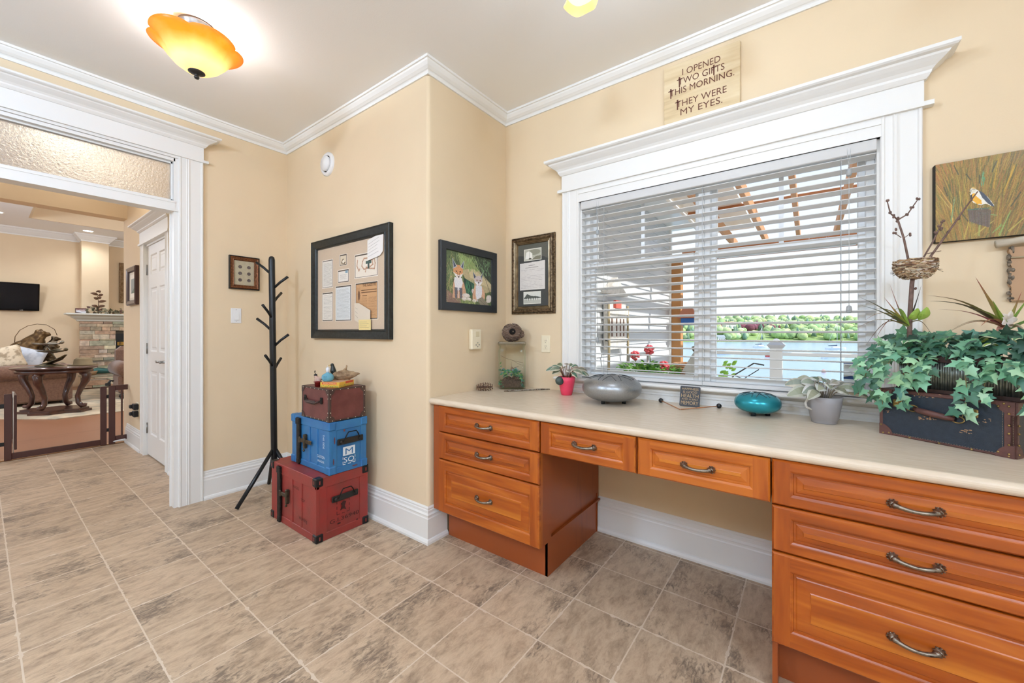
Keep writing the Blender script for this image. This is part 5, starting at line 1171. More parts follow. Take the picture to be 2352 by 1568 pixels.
def ivy_leaf(mb, p, d, n, s, col, lobes=True):
    """five-lobed leaf at p, pointing along d, facing n"""
    d = Vector(d).normalized(); n = Vector(n); sd_ = d.cross(n).normalized(); n = sd_.cross(d).normalized()
    if lobes: P = [(0, 0), (.16, -.10), (.42, -.16), (.34, .10), (.52, .34), (.24, .42), (.13, .66), (0, 1.0), (-.13, .66), (-.24, .42), (-.52, .34), (-.34, .10), (-.42, -.16), (-.16, -.10)]
    else: P = [(0, 0), (.20, .12), (.32, .38), (.24, .72), (0, 1.05), (-.24, .72), (-.32, .38), (-.20, .12)]
    vs = [Vector(p)+(d*(.42)-n*.05)*s*0+d*(.35*s)+n*(.03*s)]
    for x, y in P: vs.append(Vector(p)+sd_*x*s+d*y*s-n*(abs(x)*.30+max(0, y-.5)*.35+.0)*s)
    mb.col = col; k = len(P); mb.add(vs, [(0, i+1, (i+1) % k+1) for i in range(k)], smooth=True)
def jit(c, a, rg):
    c = srgb(c); f = 1+rg.uniform(-a, a); return (min(1, c[0]*f*(1+rg.uniform(-.08, .08))), min(1, c[1]*f), min(1, c[2]*f*(1+rg.uniform(-.1, .1))), 1)
m = MB()
for i in range(150):
    x = rg.uniform(-.076, .076); y = rg.uniform(-.047, .035); z = .085+.045*rg.random()-.35*max(0, .0)+(.04 if x < -.05 else 0)*rg.random()+(-.03 if abs(x) > .05 else 0)
    if x < -.06 and rg.random() < .5: z = rg.uniform(.10, .19)
    if rg.random() < .12: z = rg.uniform(.02, .06); y = -.049; x = rg.choice((-.07, .07))+rg.uniform(-.012, .012)
    ivy_leaf(m, Mj @ Vector((x, y, z)), (rg.uniform(-1, 1), rg.uniform(-1, .3), rg.uniform(-.4, .7)), (rg.uniform(-.4, .4), -1, .7), rg.uniform(.012, .022), jit(rg.choice(['4f9a72', '3d7d5a', '84b86a', '5d9a80', '6da55a', '8aa6b5']), .3, rg))
m.build('moss_and_ivy', M_LEAF, t, normals=False)
m = MB(); m.tube([Mj @ Vector(p) for p in ((-.078, 0, .225), (-.04, .005, .205), (.02, 0, .187), (.078, -.01, .175))], .0012, 5); m.tube([Mj @ Vector(p) for p in ((.01, 0, .19), (.04, -.01, .170), (.078, -.012, .158))], .0010, 5); m.tube([Mj @ Vector(p) for p in ((.0, -.02, .13), (-.006, -.02, .185))], [.002, .0008], 5); m.tube([Mj @ Vector(p) for p in ((.0, -.02, .135), (.045, -.022, .153))], [.003, .001], 5); m.ball(Mj @ Vector((.0, -.02, .132)), (.012, .008, .018), 8, 6)
m.build('twigs', mat('twig', '8a6f5a', .8), t)
# nest on the jar
t = thing('bird_nest', 'round brown nest with a side hole resting on the glass jar', 'nest', (-1.633, 2.19, ZT+.321))
def woven(mb, cen, rx, ry, rz, n, rg, r=.0011, hole=None, zmin=-1, wob=.06):
    for i in range(n):
        a = rg.uniform(0, 2*PI); ph = math.asin(rg.uniform(max(-1, zmin), .98)); l = rg.uniform(.4, 1.1); tilt = rg.uniform(-.5, .5); pts = []; k = 6; f = 1+rg.uniform(-wob, wob)
        for j in range(k):
            aa = a+l*(j/(k-1)-.5); pp = ph+tilt*(j/(k-1)-.5); v = Vector((math.cos(pp)*math.cos(aa), math.cos(pp)*math.sin(aa), math.sin(pp)))
            if hole and (v-hole[0]).length < hole[1]: pts = []; break
            pts.append(Vector(cen)+Vector((v.x*rx, v.y*ry, v.z*rz))*f)
        if len(pts) > 2: mb.col = jit(rg.choice(['8d7868', '6d574a', 'a18c7b', '56443a', '7b6658']), .2, rg); mb.tube(pts, r, 4, smooth=False)
M_STRAW = tint_mat('nest_straw', .9)
cN = Mj @ Vector((.0, .0, .321+.060)); hd = (-FW+RT*.05+Vector((0, 0, .15))).normalized()
m = MB(); rg = random.Random(8); m.col = srgb('6e594b'); R = []
m.ball(cN, (.066, .052, .058), 20, 14, M=Matrix.Rotation(YAW, 4, 'Z')); m.ball(cN+RT*.062+Vector((0, 0, -.01)), (.022, .02, .026), 10, 8)
woven(m, cN, .070, .062, .062, 420, rg, .0013, (hd, .42)); woven(m, cN+RT*.062+Vector((0, 0, -.01)), .024, .022, .028, 50, rg, .001)
m.build('woven_ball', M_STRAW, t)
m = MB(); m.ball(cN+hd*.056, (.022, .010, .021), 16, 10, M=Matrix.Rotation(YAW, 4, 'Z')); m.build('opening', mat('nest_dark', '120d0a', 1), t)
m = MB(); m.ball(cN+hd*.060+RT*.004, .007, 8, 6); m.build('egg', mat('pale_egg', '9c8f72', .5), t)
# twig on counter
t = thing('twig', 'lichen-covered twig lying beside the glass jar', 'twig', (-1.47, 2.17, ZT))
m = MB(); m.tube([(-1.583, 2.035, ZT+.004), (-1.56, 2.05, ZT+.006), (-1.52, 2.10, ZT+.007), (-1.47, 2.165, ZT+.006), (-1.42, 2.235, ZT+.006), (-1.385, 2.278, ZT+.005)], [.002, .005, .0055, .004, .0055, .003], 7)
for p, q in (((-1.56, 2.05), (-1.545, 2.03)), ((-1.52, 2.10), (-1.505, 2.125)), ((-1.43, 2.22), (-1.40, 2.235))): m.tube([(p[0], p[1], ZT+.006), (q[0], q[1], ZT+.012)], [.003, .0015], 6)
m.build('stick', mat('lichen_bark', '8b8478', .95, col2='54402f', vscale=110, contrast=(.45, .55), bump=.8), t)
# variegated pot plants
def broad_leaf(mb, base, tip, up, wd, c1, c2, bend=.25, n=6):
    """stalked oval leaf from base to tip with a pale edge"""
    base, tip = Vector(base), Vector(tip); d = tip-base; L_ = d.length; sd_ = d.cross(Vector(up)).normalized(); nn = sd_.cross(d).normalized(); rows = []
    for i in range(n+1):
        u = i/n; w_ = wd*math.sin(PI*min(1, u*.92+.04))**.8*(1-.25*u); c_ = base+d*u+nn*(bend*L_*(math.sin(PI*u*.9))-.1*L_*u)
        rows.append([c_-sd_*w_-nn*w_*.25, c_-sd_*w_*.55-nn*w_*.02, c_, c_+sd_*w_*.55-nn*w_*.02, c_+sd_*w_-nn*w_*.25])
    for i in range(n):
        for j, cc in enumerate((c2, c1, c1, c2)):
            mb.col = cc; mb.add([rows[i][j], rows[i][j+1], rows[i+1][j+1], rows[i+1][j]], [(0, 1, 2, 3)], smooth=True)
def pot_plant(root, cen, specs, c1, c2, stem, rg):
    m = MB()
    for a, l, z, wd in specs:
        dv = RT*math.cos(a)+FW*math.sin(a); b0 = Vector(cen)+dv*.012; b1 = b0+dv*l*.35+Vector((0, 0, .035+z*.5)); tip = b0+dv*l+Vector((0, 0, z)); m.col = jit(stem, .15, rg)
        m.tube([b0-Vector((0, 0, .01)), (b0+b1)/2+Vector((0, 0, .006)), b1], .0022, 5); broad_leaf(m, b1, tip, -FW*rg.uniform(.5, 1.1)+Vector((0, 0, .7)), wd*1.15, jit(rg.choice(c1), .2, rg), jit(c2, .1, rg))
    return m.build('foliage', M_LEAF, root, normals=False)
rg = random.Random(21)
t = thing('potted_plant', 'small variegated plant in a hot pink pot by the window casing', 'potted plant', (-1.195, 2.165, ZT)); c_ = t.location
m = MB(); m.lathe([(0, 0), (.030, 0), (.0335, .003), (.040, .03), (.050, .085), (.0535, .112), (.0515, .112), (.047, .085), (.03, .02), (0, .02)], 32, c=c_, cap=False); m.build('pot', mat('hot_pink_plastic', 'e0415f', .4, var=.08, vscale=12), t)
m = MB(); m.lathe([(0, .098), (.048, .098)], 20, c=c_, cap=False); m.build('soil', mat('potting_soil', '3d2d24', 1), t)
pot_plant(t, c_+Vector((0, 0, .10)), [(PI, .115, .050, .020), (PI-.2, .09, .065, .022), (2.4, .06, .085, .020), (1.4, .04, .09, .018), (.5, .08, .07, .018), (.1, .12, .045, .018), (-.1, .125, .020, .015), (-.3, .11, .02, .016), (-.8, .07, .01, .016), (.9, .07, .08, .018), (-1.4, .05, .045, .022), (0, .07, .06, .016), (3.5, .10, .055, .018), (2.8, .07, .06, .02), (.3, .10, .03, .018), (1.8, .05, .06, .02), (-.5, .09, .035, .018), (PI+.15, .08, .03, .02)], ['4d6e5c', '5d7a68', '79856c', '8e8578'], 'cfc8b4', '7d5a48', rg)
m = MB(); m.lathe([(0, .0), (.020, .001), (.026, .006), (.022, .010), (0, .008)], 18, M=Matrix.Translation(c_+RT*-.048-FW*.035+Vector((0, 0, .09))) @ Matrix.Rotation(YAW, 4, 'Z') @ Matrix.Rotation(PI/2.2, 4, 'X'), cap=False); m.tube([c_+Vector((0, 0, .10)), c_+RT*-.03-FW*.02+Vector((0, 0, .11))], .003, 6); m.build('dark_round_leaf', mat('dark_leaf', '2f3d36', .35), t)
# tongue drums
def drum(root, c_, R_, Hh, z0, mt):
    m = MB(); prof = []
    for i in range(15):
        a = -PI/2+PI*i/14; prof.append((R_*max(0, math.cos(a))**.78, z0+Hh/2+Hh/2*math.copysign(abs(math.sin(a))**.9, a)))
    m.lathe(prof, 48, c=c_, cap=False); m.build('shell', mt, root)
    m = MB(); zt2 = z0+Hh
    def onsurf(x, y):
        q = min(.999, math.hypot(x, y)/R_); cz = math.acos(min(1, q**(1/.78))); return Vector((c_[0]+x, c_[1]+y, c_[2]+z0+Hh/2+Hh/2*math.sin(cz)**.9+.0006))
    for k in range(8):
        a = 2*PI*k/8+.3; w_ = .16; pts = []
        for i in range(13):
            u = i/12; rr_ = R_*(.78-.44*math.sin(PI*u)); aa = a+(u-.5)*2*w_*(1.2 if .2 < u < .8 else 1.0)+(u-.5)*.25; pts.append(onsurf(rr_*math.cos(aa), rr_*math.sin(aa)))
        m.tube(pts, .0011, 5)
    m.tube([onsurf(R_*.16*math.cos(2*PI*i/20), R_*.16*math.sin(2*PI*i/20)) for i in range(21)], .001, 5)
    m.build('tongue_slots', mat('dark_slot', '33393a', .7), root)
    for k in range(3):
        a = 2*PI*k/3-1.9; m = MB(); m.lathe([(0, 0), (.011, 0), (.010, z0+.012), (0, z0+.012)], 12, c=(c_[0]+R_*.42*math.cos(a), c_[1]+R_*.42*math.sin(a), c_[2]), cap=False); m.build('foot', M_BLACK, root)
t = thing('tongue_drum', 'large silver grey steel tongue drum on the counter', 'drum', (-.865, 2.070, ZT)); drum(t, t.location, .158, .142, .011, mat('silver_sparkle', '8f9193', .34, .75, col2='a4a6a8', vscale=500, contrast=(.45, .55)))
t = thing('tongue_drum', 'small turquoise steel tongue drum beside the grey mug', 'drum', (-.192, 2.168, ZT)); drum(t, t.location, .095, .094, .010, mat('turquoise_metal', '2b8f9e', .25, .55))
# mallets
for (a, b, lab) in (((-.648, 2.230), (-.512, 2.078), 'black-tipped wooden mallet on the left of the small slogan plaque'), ((-.364, 2.236), (-.508, 2.084), 'black-tipped wooden mallet on the right of the small slogan plaque')):
    t = thing('mallet', lab, 'mallet', (a[0], a[1], ZT)); m = MB(); m.tube([(a[0], a[1], ZT+.0118), (b[0], b[1], ZT+.0028)], .0027, 8); m.build('stick', mat('mallet_stick', 'a5714c', .5), t)
    m = MB(); m.ball((a[0], a[1], ZT+.0125), .0125, 16, 10); m.build('head', M_BLACK, t)
# slogan plaque
tl = math.radians(14); Mp = frameM((-.544, 2.194, ZT), (1, 0, 0), (0, math.sin(tl), math.cos(tl)))
t = thing('plaque', 'small black plaque with a gold slogan leaning on the window apron', 'plaque', (-.495, 2.2, ZT))
m = MB(); m.prism([(x+.0485, y+.053) for x, y in rrect(.0485, .052, .006)], -.006, 0, M=Mp); m.build('panel', mat('charcoal_board', '33353b', .5), t)
for s_, z, wd, sz in (('HAPPINESS', .086, .080, .0155), ('IS GOOD', .0695, .068, .0165), ('HEALTH', .047, .084, .026), ('AND A BAD', .0345, .078, .0125), ('MEMORY', .010, .084, .027)): m = MB(); put_text(m, s_, Mp @ Matrix.Translation((.0485, z, 0)), sz, width=wd, depth=.0006); m.build('slogan_line', mat('gold_lettering', 'b3996f', .5), t)
# grey mug with plant
t = thing('potted_plant', 'silvery leafed plant growing in a grey mug right of the turquoise drum', 'potted plant', (.052, 2.155, ZT)); c_ = t.location
m = MB(); m.lathe([(0, 0), (.042, 0), (.044, .002), (.044, .014), (.049, .017), (.060, .085), (.0635, .112), (.0605, .112), (.056, .085), (.04, .02), (0, .02)], 36, c=c_, cap=False); m.build('mug', mat('grey_stoneware', '9b989a', .5, bump=.1, bscale=300), t)
m = MB(); m.tube([c_-RT*.055+Vector((0, 0, .104)), c_-RT*.072+Vector((0, 0, .100)), c_-RT*.080+Vector((0, 0, .082)), c_-RT*.076+Vector((0, 0, .066)), c_-RT*.052+Vector((0, 0, .055))], .0048, 8); m.build('handle', mat('pale_handle', 'c9c6bf', .4), t)
m = MB(); m.lathe([(0, .098), (.055, .098)], 20, c=c_, cap=False); m.build('soil', MATS['potting_soil'], t)
rg = random.Random(5)
pot_plant(t, c_+Vector((0, 0, .100)), [(PI, .145, .015, .026), (PI-.35, .13, .055, .028), (PI+.3, .11, .03, .024), (2.3, .09, .075, .026), (1.6, .06, .085, .024), (1.0, .07, .075, .026), (.4, .11, .055, .024), (.05, .15, .030, .024), (-.25, .15, .012, .024), (-.6, .10, .04, .022), (PI+.7, .08, .045, .022), (-1.4, .05, .07, .022), (.7, .10, .06, .022), (PI-.1, .08, .07, .024), (4.3, .07, .055, .022), (PI-.5, .10, .035, .024), (.2, .12, .045, .024), (1.3, .05, .06, .024), (-.9, .07, .03, .022), (PI+.5, .12, .01, .022), (2.0, .07, .06, .024)], ['8f9784', '9da392', '7f8c78', 'a09c90'], 'cdcbc0', 'a39a8a', rg)
# ---- navy suitcase
ths = math.radians(-32.7); o3 = Vector((.217, 2.059, ZT)); Ms = Matrix.Translation(o3) @ Matrix.Rotation(ths, 4, 'Z'); SW, SD, SH = .338, .185, .170
t = thing('suitcase', 'navy vintage suitcase with brown leather corners and brass studs on the counter', 'suitcase', o3)
M_NAVY = mat('navy_leatherette', '26303c', .45, col2='1e2833', vscale=60, bump=.3, bscale=350); M_BRL = mat('brown_leather_trim', '5b3a34', .45, var=.15, vscale=30, bump=.2, bscale=200)
m = MB(); m.bbox(0, SW, 0, SD, 0, SH, .005, M=Ms); m.build('shell', M_NAVY, t)
m = MB(); b_ = .0018; w_ = .014
for (xa, xb) in ((-b_, w_-.002), (SW-w_, SW+b_)):
    for (ya, yb) in ((-b_, w_), (SD-w_, SD+b_)): m.bbox(xa, xb, ya, yb, 0, SH, .004, M=Ms)
m.bbox(SW-.026, SW+b_, -b_, .022, 0, SH, .004, M=Ms)
for za, zb in ((0, .009), (SH-.012, SH+.002)):
    for (ya, yb) in ((-b_, w_*.9), (SD-w_, SD+b_)): m.bbox(0, SW, ya, yb, za, zb, .003, M=Ms)
    for (xa, xb) in ((-b_, w_), (SW-w_, SW+b_)): m.bbox(xa, xb, 0, SD, za, zb, .003, M=Ms)
m.build('leather_edges', M_BRL, t)
for (x, sx) in ((0, 1), (SW, -1)):
    for (z, sz) in ((0, 1), (SH, -1)):
        m = MB(); m.prism(fan(None, .040), -.0035, .0015, M=Ms @ frameM((x, -b_, z), (sx, 0, 0), (0, 0, sz))); 
        if x: m.prism(fan(None, .040), -.0035, .0015, M=Ms @ frameM((x+b_, 0, z), (0, 1, 0), (0, 0, sz)))
        o = m.build('corner_patch', M_BRL, t)
m = MB(); 
def stud(x, y, z): m.ball(Ms @ Vector((x, y, z)), .0034, 8, 6)
for i in range(5): stud(.012+.078*i if i < 4 else SW-.012, -.003, .005)
for i in range(4): stud(.015+.10*i, -.003, SH-.005)
for z in (.035, .135): stud(.006, -.003, z)
for z in (.012, .040, .075, .10, .135, .158): stud(SW-.012, -.004, z); stud(SW+.003, .012, z)
stud(.030, -.003, .008); stud(SW-.034, -.004, .014); stud(SW-.034, -.004, .155)
m.build('studs', MATS['aged_brass'], t)
m = MB(); rg = random.Random(2)
for i in range(46): m.tube([Ms @ Vector((.012+.0066*i, -.0028, .0098)), Ms @ Vector((.0155+.0066*i, -.0028, .0098))], .0005, 4)
for i in range(22):
    for x in (SW-.0255, SW-.004): m.tube([Ms @ Vector((x, -.0030, .03+.0052*i)), Ms @ Vector((x, -.0030, .0328+.0052*i))], .0005, 4)
m.build('stitching', mat('tan_thread', 'a38f74', .8), t)
for x in (.052, .244):
    m = MB(); m.bbox(x-.011, x+.017, -.006, 0, .108, .136, .003, M=Ms); m.m = 1; m.bbox(x-.006, x+.010, -.010, -.005, .112, .122, .002, M=Ms); m.bbox(x-.005, x+.009, -.011, -.005, .123, .132, .002, M=Ms); m.build('latch', [MATS['aged_brass'], MATS['aged_brass']], t)
m = MB(); pts = [Ms @ Vector(p) for p in ((.105, -.006, .112), (.118, -.012, .108), (.150, -.016, .104), (.190, -.014, .098), (.208, -.008, .095))]
m.tube(pts, [.007, .010, .0105, .010, .007], 10, flat=1); 
o = m.build('handle', M_BRL, t)
for x, z in ((.098, .112), (.214, .095)):
    k = MB(); k.tube([Ms @ Vector((x+.016*math.cos(a), -.004, z+.011*math.sin(a))) for a in [2*PI*i/14 for i in range(15)]], .002, 6); k.build('ring', MATS['aged_brass'], o)
rg = random.Random(9)
for (xa, xb, z, n) in ((.115, .165, .080, 26), (.15, .18, .162, 14), (.10, .14, .155, 12), (.215, .245, .055, 14), (.02, .03, .085, 6), (.26, .29, .10, 8)):
    m = MB()
    for i in range(n): x = rg.uniform(xa, xb); zz = z+rg.uniform(-.006, .006)+(x-xa)*.2; m.ball(Ms @ Vector((x, -.0003, zz)), (rg.uniform(.001, .005), .0012, rg.uniform(.0006, .0018)), 6, 4, M=Matrix.Rotation(ths, 4, 'Z'))
    m.build('scuff', mat('worn_patch', 'b08a68', .8), t)
# ---- corrugated planter on the suitcase
Mq = Ms @ Matrix.Translation((.045, .028, SH+.002)); PW, PD, PH = .34, .115, .128
t = thing('planter', 'corrugated metal trough overflowing with artificial ivy, on the navy suitcase', 'planter', Mq @ Vector((0, 0, 0)))
m = MB(); n = 180; ring0 = []
def corr(s_, L_): return .0028*math.sin(2*PI*s_/.0125)
per = []
for i in range(n):
    u = i/n*2*(PW+PD)
    if u < PW: p = (u, -corr(u, 0))
    elif u < PW+PD: p = (PW+corr(u, 0), u-PW)
    elif u < 2*PW+PD: p = (PW-(u-PW-PD), PD+corr(u, 0))
    else: p = (-corr(u, 0), PD-(u-2*PW-PD))
    per.append(p)
per2 = []
for i in range(720):
    u = i/720*2*(PW+PD)
    if u < PW: p = (u, -corr(u, 0))
    elif u < PW+PD: p = (PW+corr(u, 0), u-PW)
    elif u < 2*PW+PD: p = (PW-(u-PW-PD), PD+corr(u, 0))
    else: p = (-corr(u, 0), PD-(u-2*PW-PD))
    per2.append(p)
m.rings([[Mq @ Vector((x, y, z)) for x, y in per2] for z in (.010, PH-.012)], True, True, True); m.build('trough', mat('galvanised_steel', '8c9089', .35, .85, col2='6f7268', vscale=40), t)
m = MB()
for z0_, z1_ in ((0, .012), (PH-.020, PH)): m.rings([[Mq @ Vector((x, y, z)) for x, y in ((-i_, -i_), (PW+i_, -i_), (PW+i_, PD+i_), (-i_, PD+i_))] for i_, z in ((.006, z0_), (.006, z1_))], smooth=False)
m.build('rim', mat('dark_rust_band', '3d2a26', .55, .3, var=.3, vscale=50), t)
rg = random.Random(14); m = MB(); vn_ = MB()
def L2W(p): return Mq @ Vector(p)
def vine(pts, n, s0, s1, cols_):
    P = [Vector(p) for p in pts]; vn_.tube([L2W(p) for p in P], .0012, 5)
    for i in range(n):
        u = (i+.5)/n*(len(P)-1); k = int(u); f = u-k; q = P[k].lerp(P[min(k+1, len(P)-1)], f); tg = (P[min(k+1, len(P)-1)]-P[k]).normalized()
        for _ in range(2):
            off = Vector((rg.uniform(-.018, .018), rg.uniform(-.02, .006), rg.uniform(-.012, .014))); d = (tg+Vector((rg.uniform(-1.2, 1.2), rg.uniform(-.9, .1), rg.uniform(-.7, .5))))
            nrm = Vector((rg.uniform(-.5, .5), -1, rg.uniform(.1, .9))); Rz = Matrix.Rotation(ths, 3, 'Z')
            ivy_leaf(m, L2W(q+off), Rz @ d, Rz @ nrm, rg.uniform(s0, s1), jit(rg.choice(cols_), .22, rg))
G1 = ['6fa580', '5d9573', '82b68e', '4a7d63', '96c49a', '659a7a', '527f6c', 'a5cfa8']; G2 = ['3a6653', '45765e', '365c4b', '527f6a', '6fa580', '2a4a3c']
z_ = PH+.005
for vv in ([(.02, .02, z_), (-.04, -.02, z_+.02), (-.10, -.03, z_-.03), (-.125, -.03, z_-.10)], [(.03, .02, z_), (-.03, -.04, z_), (-.07, -.06, z_-.07), (-.09, -.06, z_-.14)], [(.04, .01, z_), (.0, -.05, z_-.02), (-.03, -.06, z_-.10), (-.02, -.06, z_-.19)], [(.06, .01, z_), (.05, -.045, z_-.02), (.03, -.055, z_-.10), (.05, -.055, z_-.20)], [(.10, .01, z_), (.10, -.045, z_-.03), (.09, -.05, z_-.09)],
           [(.19, .01, z_), (.19, -.045, z_-.03), (.20, -.055, z_-.12), (.19, -.06, z_-.20)], [(.23, .01, z_), (.24, -.05, z_-.05), (.235, -.06, z_-.13)], [(.30, .01, z_), (.30, -.05, z_-.02), (.31, -.055, z_-.06)], [(.33, .01, z_), (.35, -.05, z_-.10), (.33, -.055, z_-.15)], [(.0, .06, z_+.02), (-.06, .05, z_), (-.10, .04, z_-.08), (-.09, .03, z_-.2)]):
    vine(vv, 11, .026, .046, G1)
for i in range(330):
    q = (rg.uniform(-.06, PW+.02), rg.uniform(-.02, PD), z_+rg.uniform(-.02, .075)); Rz = Matrix.Rotation(ths, 3, 'Z')
    ivy_leaf(m, L2W(q), Rz @ Vector((rg.uniform(-1, 1), rg.uniform(-1, .4), rg.uniform(-.3, .6))), Rz @ Vector((rg.uniform(-.5, .5), -.8, rg.uniform(.3, 1))), rg.uniform(.028, .048), jit(rg.choice(G2 if q[0] > .1 else G1+G2), .25, rg))
m.build('ivy', M_LEAF, t, normals=False); vn_.build('ivy_stems', mat('vine_stem', '7a6b45', .7), t)
def blade(mb, base, tip, sag, wd, c0, c1, n=9):
    base, tip = Vector(base), Vector(tip); d = tip-base; sd_ = d.cross(Vector((0, 0, 1)));
    if sd_.length < 1e-4: sd_ = Vector((1, 0, 0))
    sd_.normalize(); rows = []
    c0, c1 = srgb(c0), srgb(c1)
    for i in range(n+1):
        u = i/n; p = base+d*u+Vector((0, 0, sag*math.sin(PI*u))); w_ = wd*1.45*(1-u)**.7*(.6+.4*math.sin(PI*min(1, u+.3))); rows.append([p-sd_*w_, p-Vector((0, 0, w_*.5)), p+sd_*w_])
    for i in range(n):
        u = i/n; mb.col = tuple(a+(b-a)*u for a, b in zip(c0, c1))
        for j in (0, 1): mb.add([rows[i][j], rows[i][j+1], rows[i+1][j+1], rows[i+1][j]], [(0, 1, 2, 3)], smooth=True)
m = MB(); b1 = (.290, 2.050, 1.245)
for tip, sag, wd, c0, c1 in (((.144, 1.941, 1.353), .01, .006, '6d7a52', '5a4640'), ((.138, 1.936, 1.233), .03, .005, '8fa05a', '8a4a50'), ((.222, 1.999, 1.350), .0, .006, 'a8b34a', 'b5566a'), ((.196, 1.98, 1.193), .05, .005, 'b07a5a', '6d3f42'), ((.240, 2.02, 1.40), -.01, .004, '8a7a5a', 'a3666a'), ((.151, 1.946, 1.321), .01, .006, '6d7a52', '4a3a38'), ((.165, 1.93, 1.17), .05, .004, '8a6a4a', '5a4040'), ((.334, 2.09, 1.395), -.01, .004, '4a4a3c', '3f352f'), ((.18, 1.97, 1.30), .03, .006, '9aa84a', '7a4a4a'), ((.16, 1.95, 1.26), .04, .005, 'a8b34a', 'b06a6a'), ((.25, 2.0, 1.30), .03, .007, '8fb04a', '5f7a4a'), ((.36, 2.06, 1.20), .04, .007, 'b8a58a', '8a7a68')):
    blade(m, b1, tip, sag, wd, c0, c1)
m.build('striped_blades', M_LEAF, t, normals=False); m = MB(); b2 = (.555, 2.155, 1.235)
for tip, sag, wd, c0, c1 in (((.469, 2.096, 1.415), .0, .009, '9ab04a', 'a03f52'), ((.330, 1.99, 1.350), .03, .008, '7a8a4a', '8d5a58'), ((.335, 1.995, 1.330), .03, .009, '6a6a4a', '4f4038'), ((.40, 2.04, 1.225), .03, .006, 'b58a6a', '8a7468'), ((.505, 2.09, 1.150), .04, .009, 'b0746a', 'c09a84'), ((.36, 2.0, 1.30), .02, .005, 'b0566a', '9a7060'), ((.60, 2.10, 1.18), .03, .006, '8a6a5a', '7a5048'), ((.62, 2.16, 1.37), .0, .012, '6f9a3c', '8ab04a'), ((.66, 2.15, 1.30), .0, .016, '4f8a3c', '6fa04a'), ((.57, 2.05, 1.22), .02, .007, '9a8a6a', 'a8a090'), ((.44, 2.03, 1.30), .02, .007, '8aa04a', '6a5a44'), ((.38, 2.02, 1.21), .04, .006, 'b8a07a', 'a89a84'), ((.50, 2.06, 1.33), .0, .008, '9ab84a', '7a9a4a'), ((.58, 2.12, 1.36), .0, .008, '8ab04a', 'a04a5a'), ((.47, 2.05, 1.24), .03, .007, 'c0956a', 'a06a5a')):
    blade(m, b2, tip, sag, wd, c0, c1)
m.build('striped_blades', M_LEAF, t, normals=False)
m = MB(); rg = random.Random(31)
for i in range(16):
    q = L2W((rg.uniform(.02, .32), rg.uniform(.0, .05), z_+rg.uniform(.03, .05))); a = rg.uniform(0, 2*PI); broad_leaf(m, q, q+Vector((.05*math.cos(a), .05*math.sin(a)-.01, rg.uniform(-.005, .04))), (0, 0, 1), .014, jit(rg.choice(['4f8a5a', '6a9a5f', '35604a', 'a8bf5a']), .2, rg), jit(rg.choice(['cfd0b0', '7fa070', 'dfe0d0']), .1, rg))
for p in ((.30, 2.06, 1.262), (.325, 2.065, 1.265)): broad_leaf(m, p, Vector(p)+Vector((.02, -.01, .045)), (1, -1, 0), .026, srgb('a6c35a'), srgb('8fb04a'))
m.build('variegated_leaves', M_LEAF, t, normals=False)
m = MB(); q = Vector((.548, 2.135, 1.262))
for k in range(5): a = 2*PI*k/5; broad_leaf(m, q, q+RT*.030*math.cos(a)+Vector((0, 0, .030*math.sin(a)+.004))-FW*.01, -FW, .013, srgb('ded5cc'), srgb('e8dfda'))
m.build('white_flower', M_LEAF, t, normals=False)
# ---- nest on a forked branch
t = thing('nest_branch', 'forked bare branch holding a small cup nest, stuck into the planter', 'branch', (.299, 2.057, 1.15))
m = MB()
def br(pts, r0, r1): m.tube(pts, [r0+(r1-r0)*i/(len(pts)-1) for i in range(len(pts))], 8)
br([(.297, 2.056, 1.15), (.299, 2.057, 1.289), (.305, 2.061, 1.402), (.309, 2.064, 1.434)], .0075, .006)
br([(.305, 2.061, 1.42), (.292, 2.052, 1.501), (.28, 2.042, 1.57), (.263, 2.03, 1.635)], .004, .003); br([(.263, 2.03, 1.635), (.241, 2.013, 1.659), (.231, 2.006, 1.707)], .0028, .0016); br([(.263, 2.03, 1.635), (.292, 2.052, 1.656), (.322, 2.074, 1.71)], .0028, .0016)
br([(.273, 2.037, 1.57), (.254, 2.023, 1.586)], .0015, .001); br([(.278, 2.04, 1.565), (.295, 2.05, 1.58)], .0015, .001)
br([(.32, 2.07, 1.43), (.34, 2.087, 1.498), (.37, 2.109, 1.562), (.396, 2.129, 1.63)], .003, .0022); br([(.325, 2.075, 1.43), (.357, 2.1, 1.495), (.415, 2.143, 1.594), (.46, 2.177, 1.675), (.499, 2.205, 1.739)], .0045, .0018); br([(.35, 2.09, 1.51), (.39, 2.12, 1.52)], .0015, .001)
for p in ((.241, 2.013, 1.659), (.252, 2.02, 1.648), (.262, 2.03, 1.64), (.262, 2.03, 1.628), (.254, 2.023, 1.60), (.292, 2.052, 1.656), (.306, 2.062, 1.68), (.322, 2.074, 1.71), (.231, 2.006, 1.707), (.396, 2.129, 1.63), (.388, 2.122, 1.61), (.375, 2.11, 1.585), (.39, 2.12, 1.60), (.415, 2.143, 1.594), (.44, 2.16, 1.64), (.36, 2.10, 1.50), (.312, 2.066, 1.38), (.254, 2.023, 1.586), (.295, 2.05, 1.58)):
    for k in range(2): m.ball((p[0]+rg.uniform(-.004, .004), p[1], p[2]+rg.uniform(-.004, .004)), (.0038, .0038, .005), 7, 5)
m.build('branch', mat('budded_branch', '6d564d', .75, var=.25, vscale=60), t)
cN = Vector((.3144, 2.068, 1.455)); m = MB(); m.col = srgb('a08c78')
m.lathe([(0, -.040), (.022, -.036), (.044, -.018), (.054, .008), (.056, .026), (.048, .026), (.038, .004), (0, -.014)], 24, c=cN, cap=False)
rg = random.Random(4)
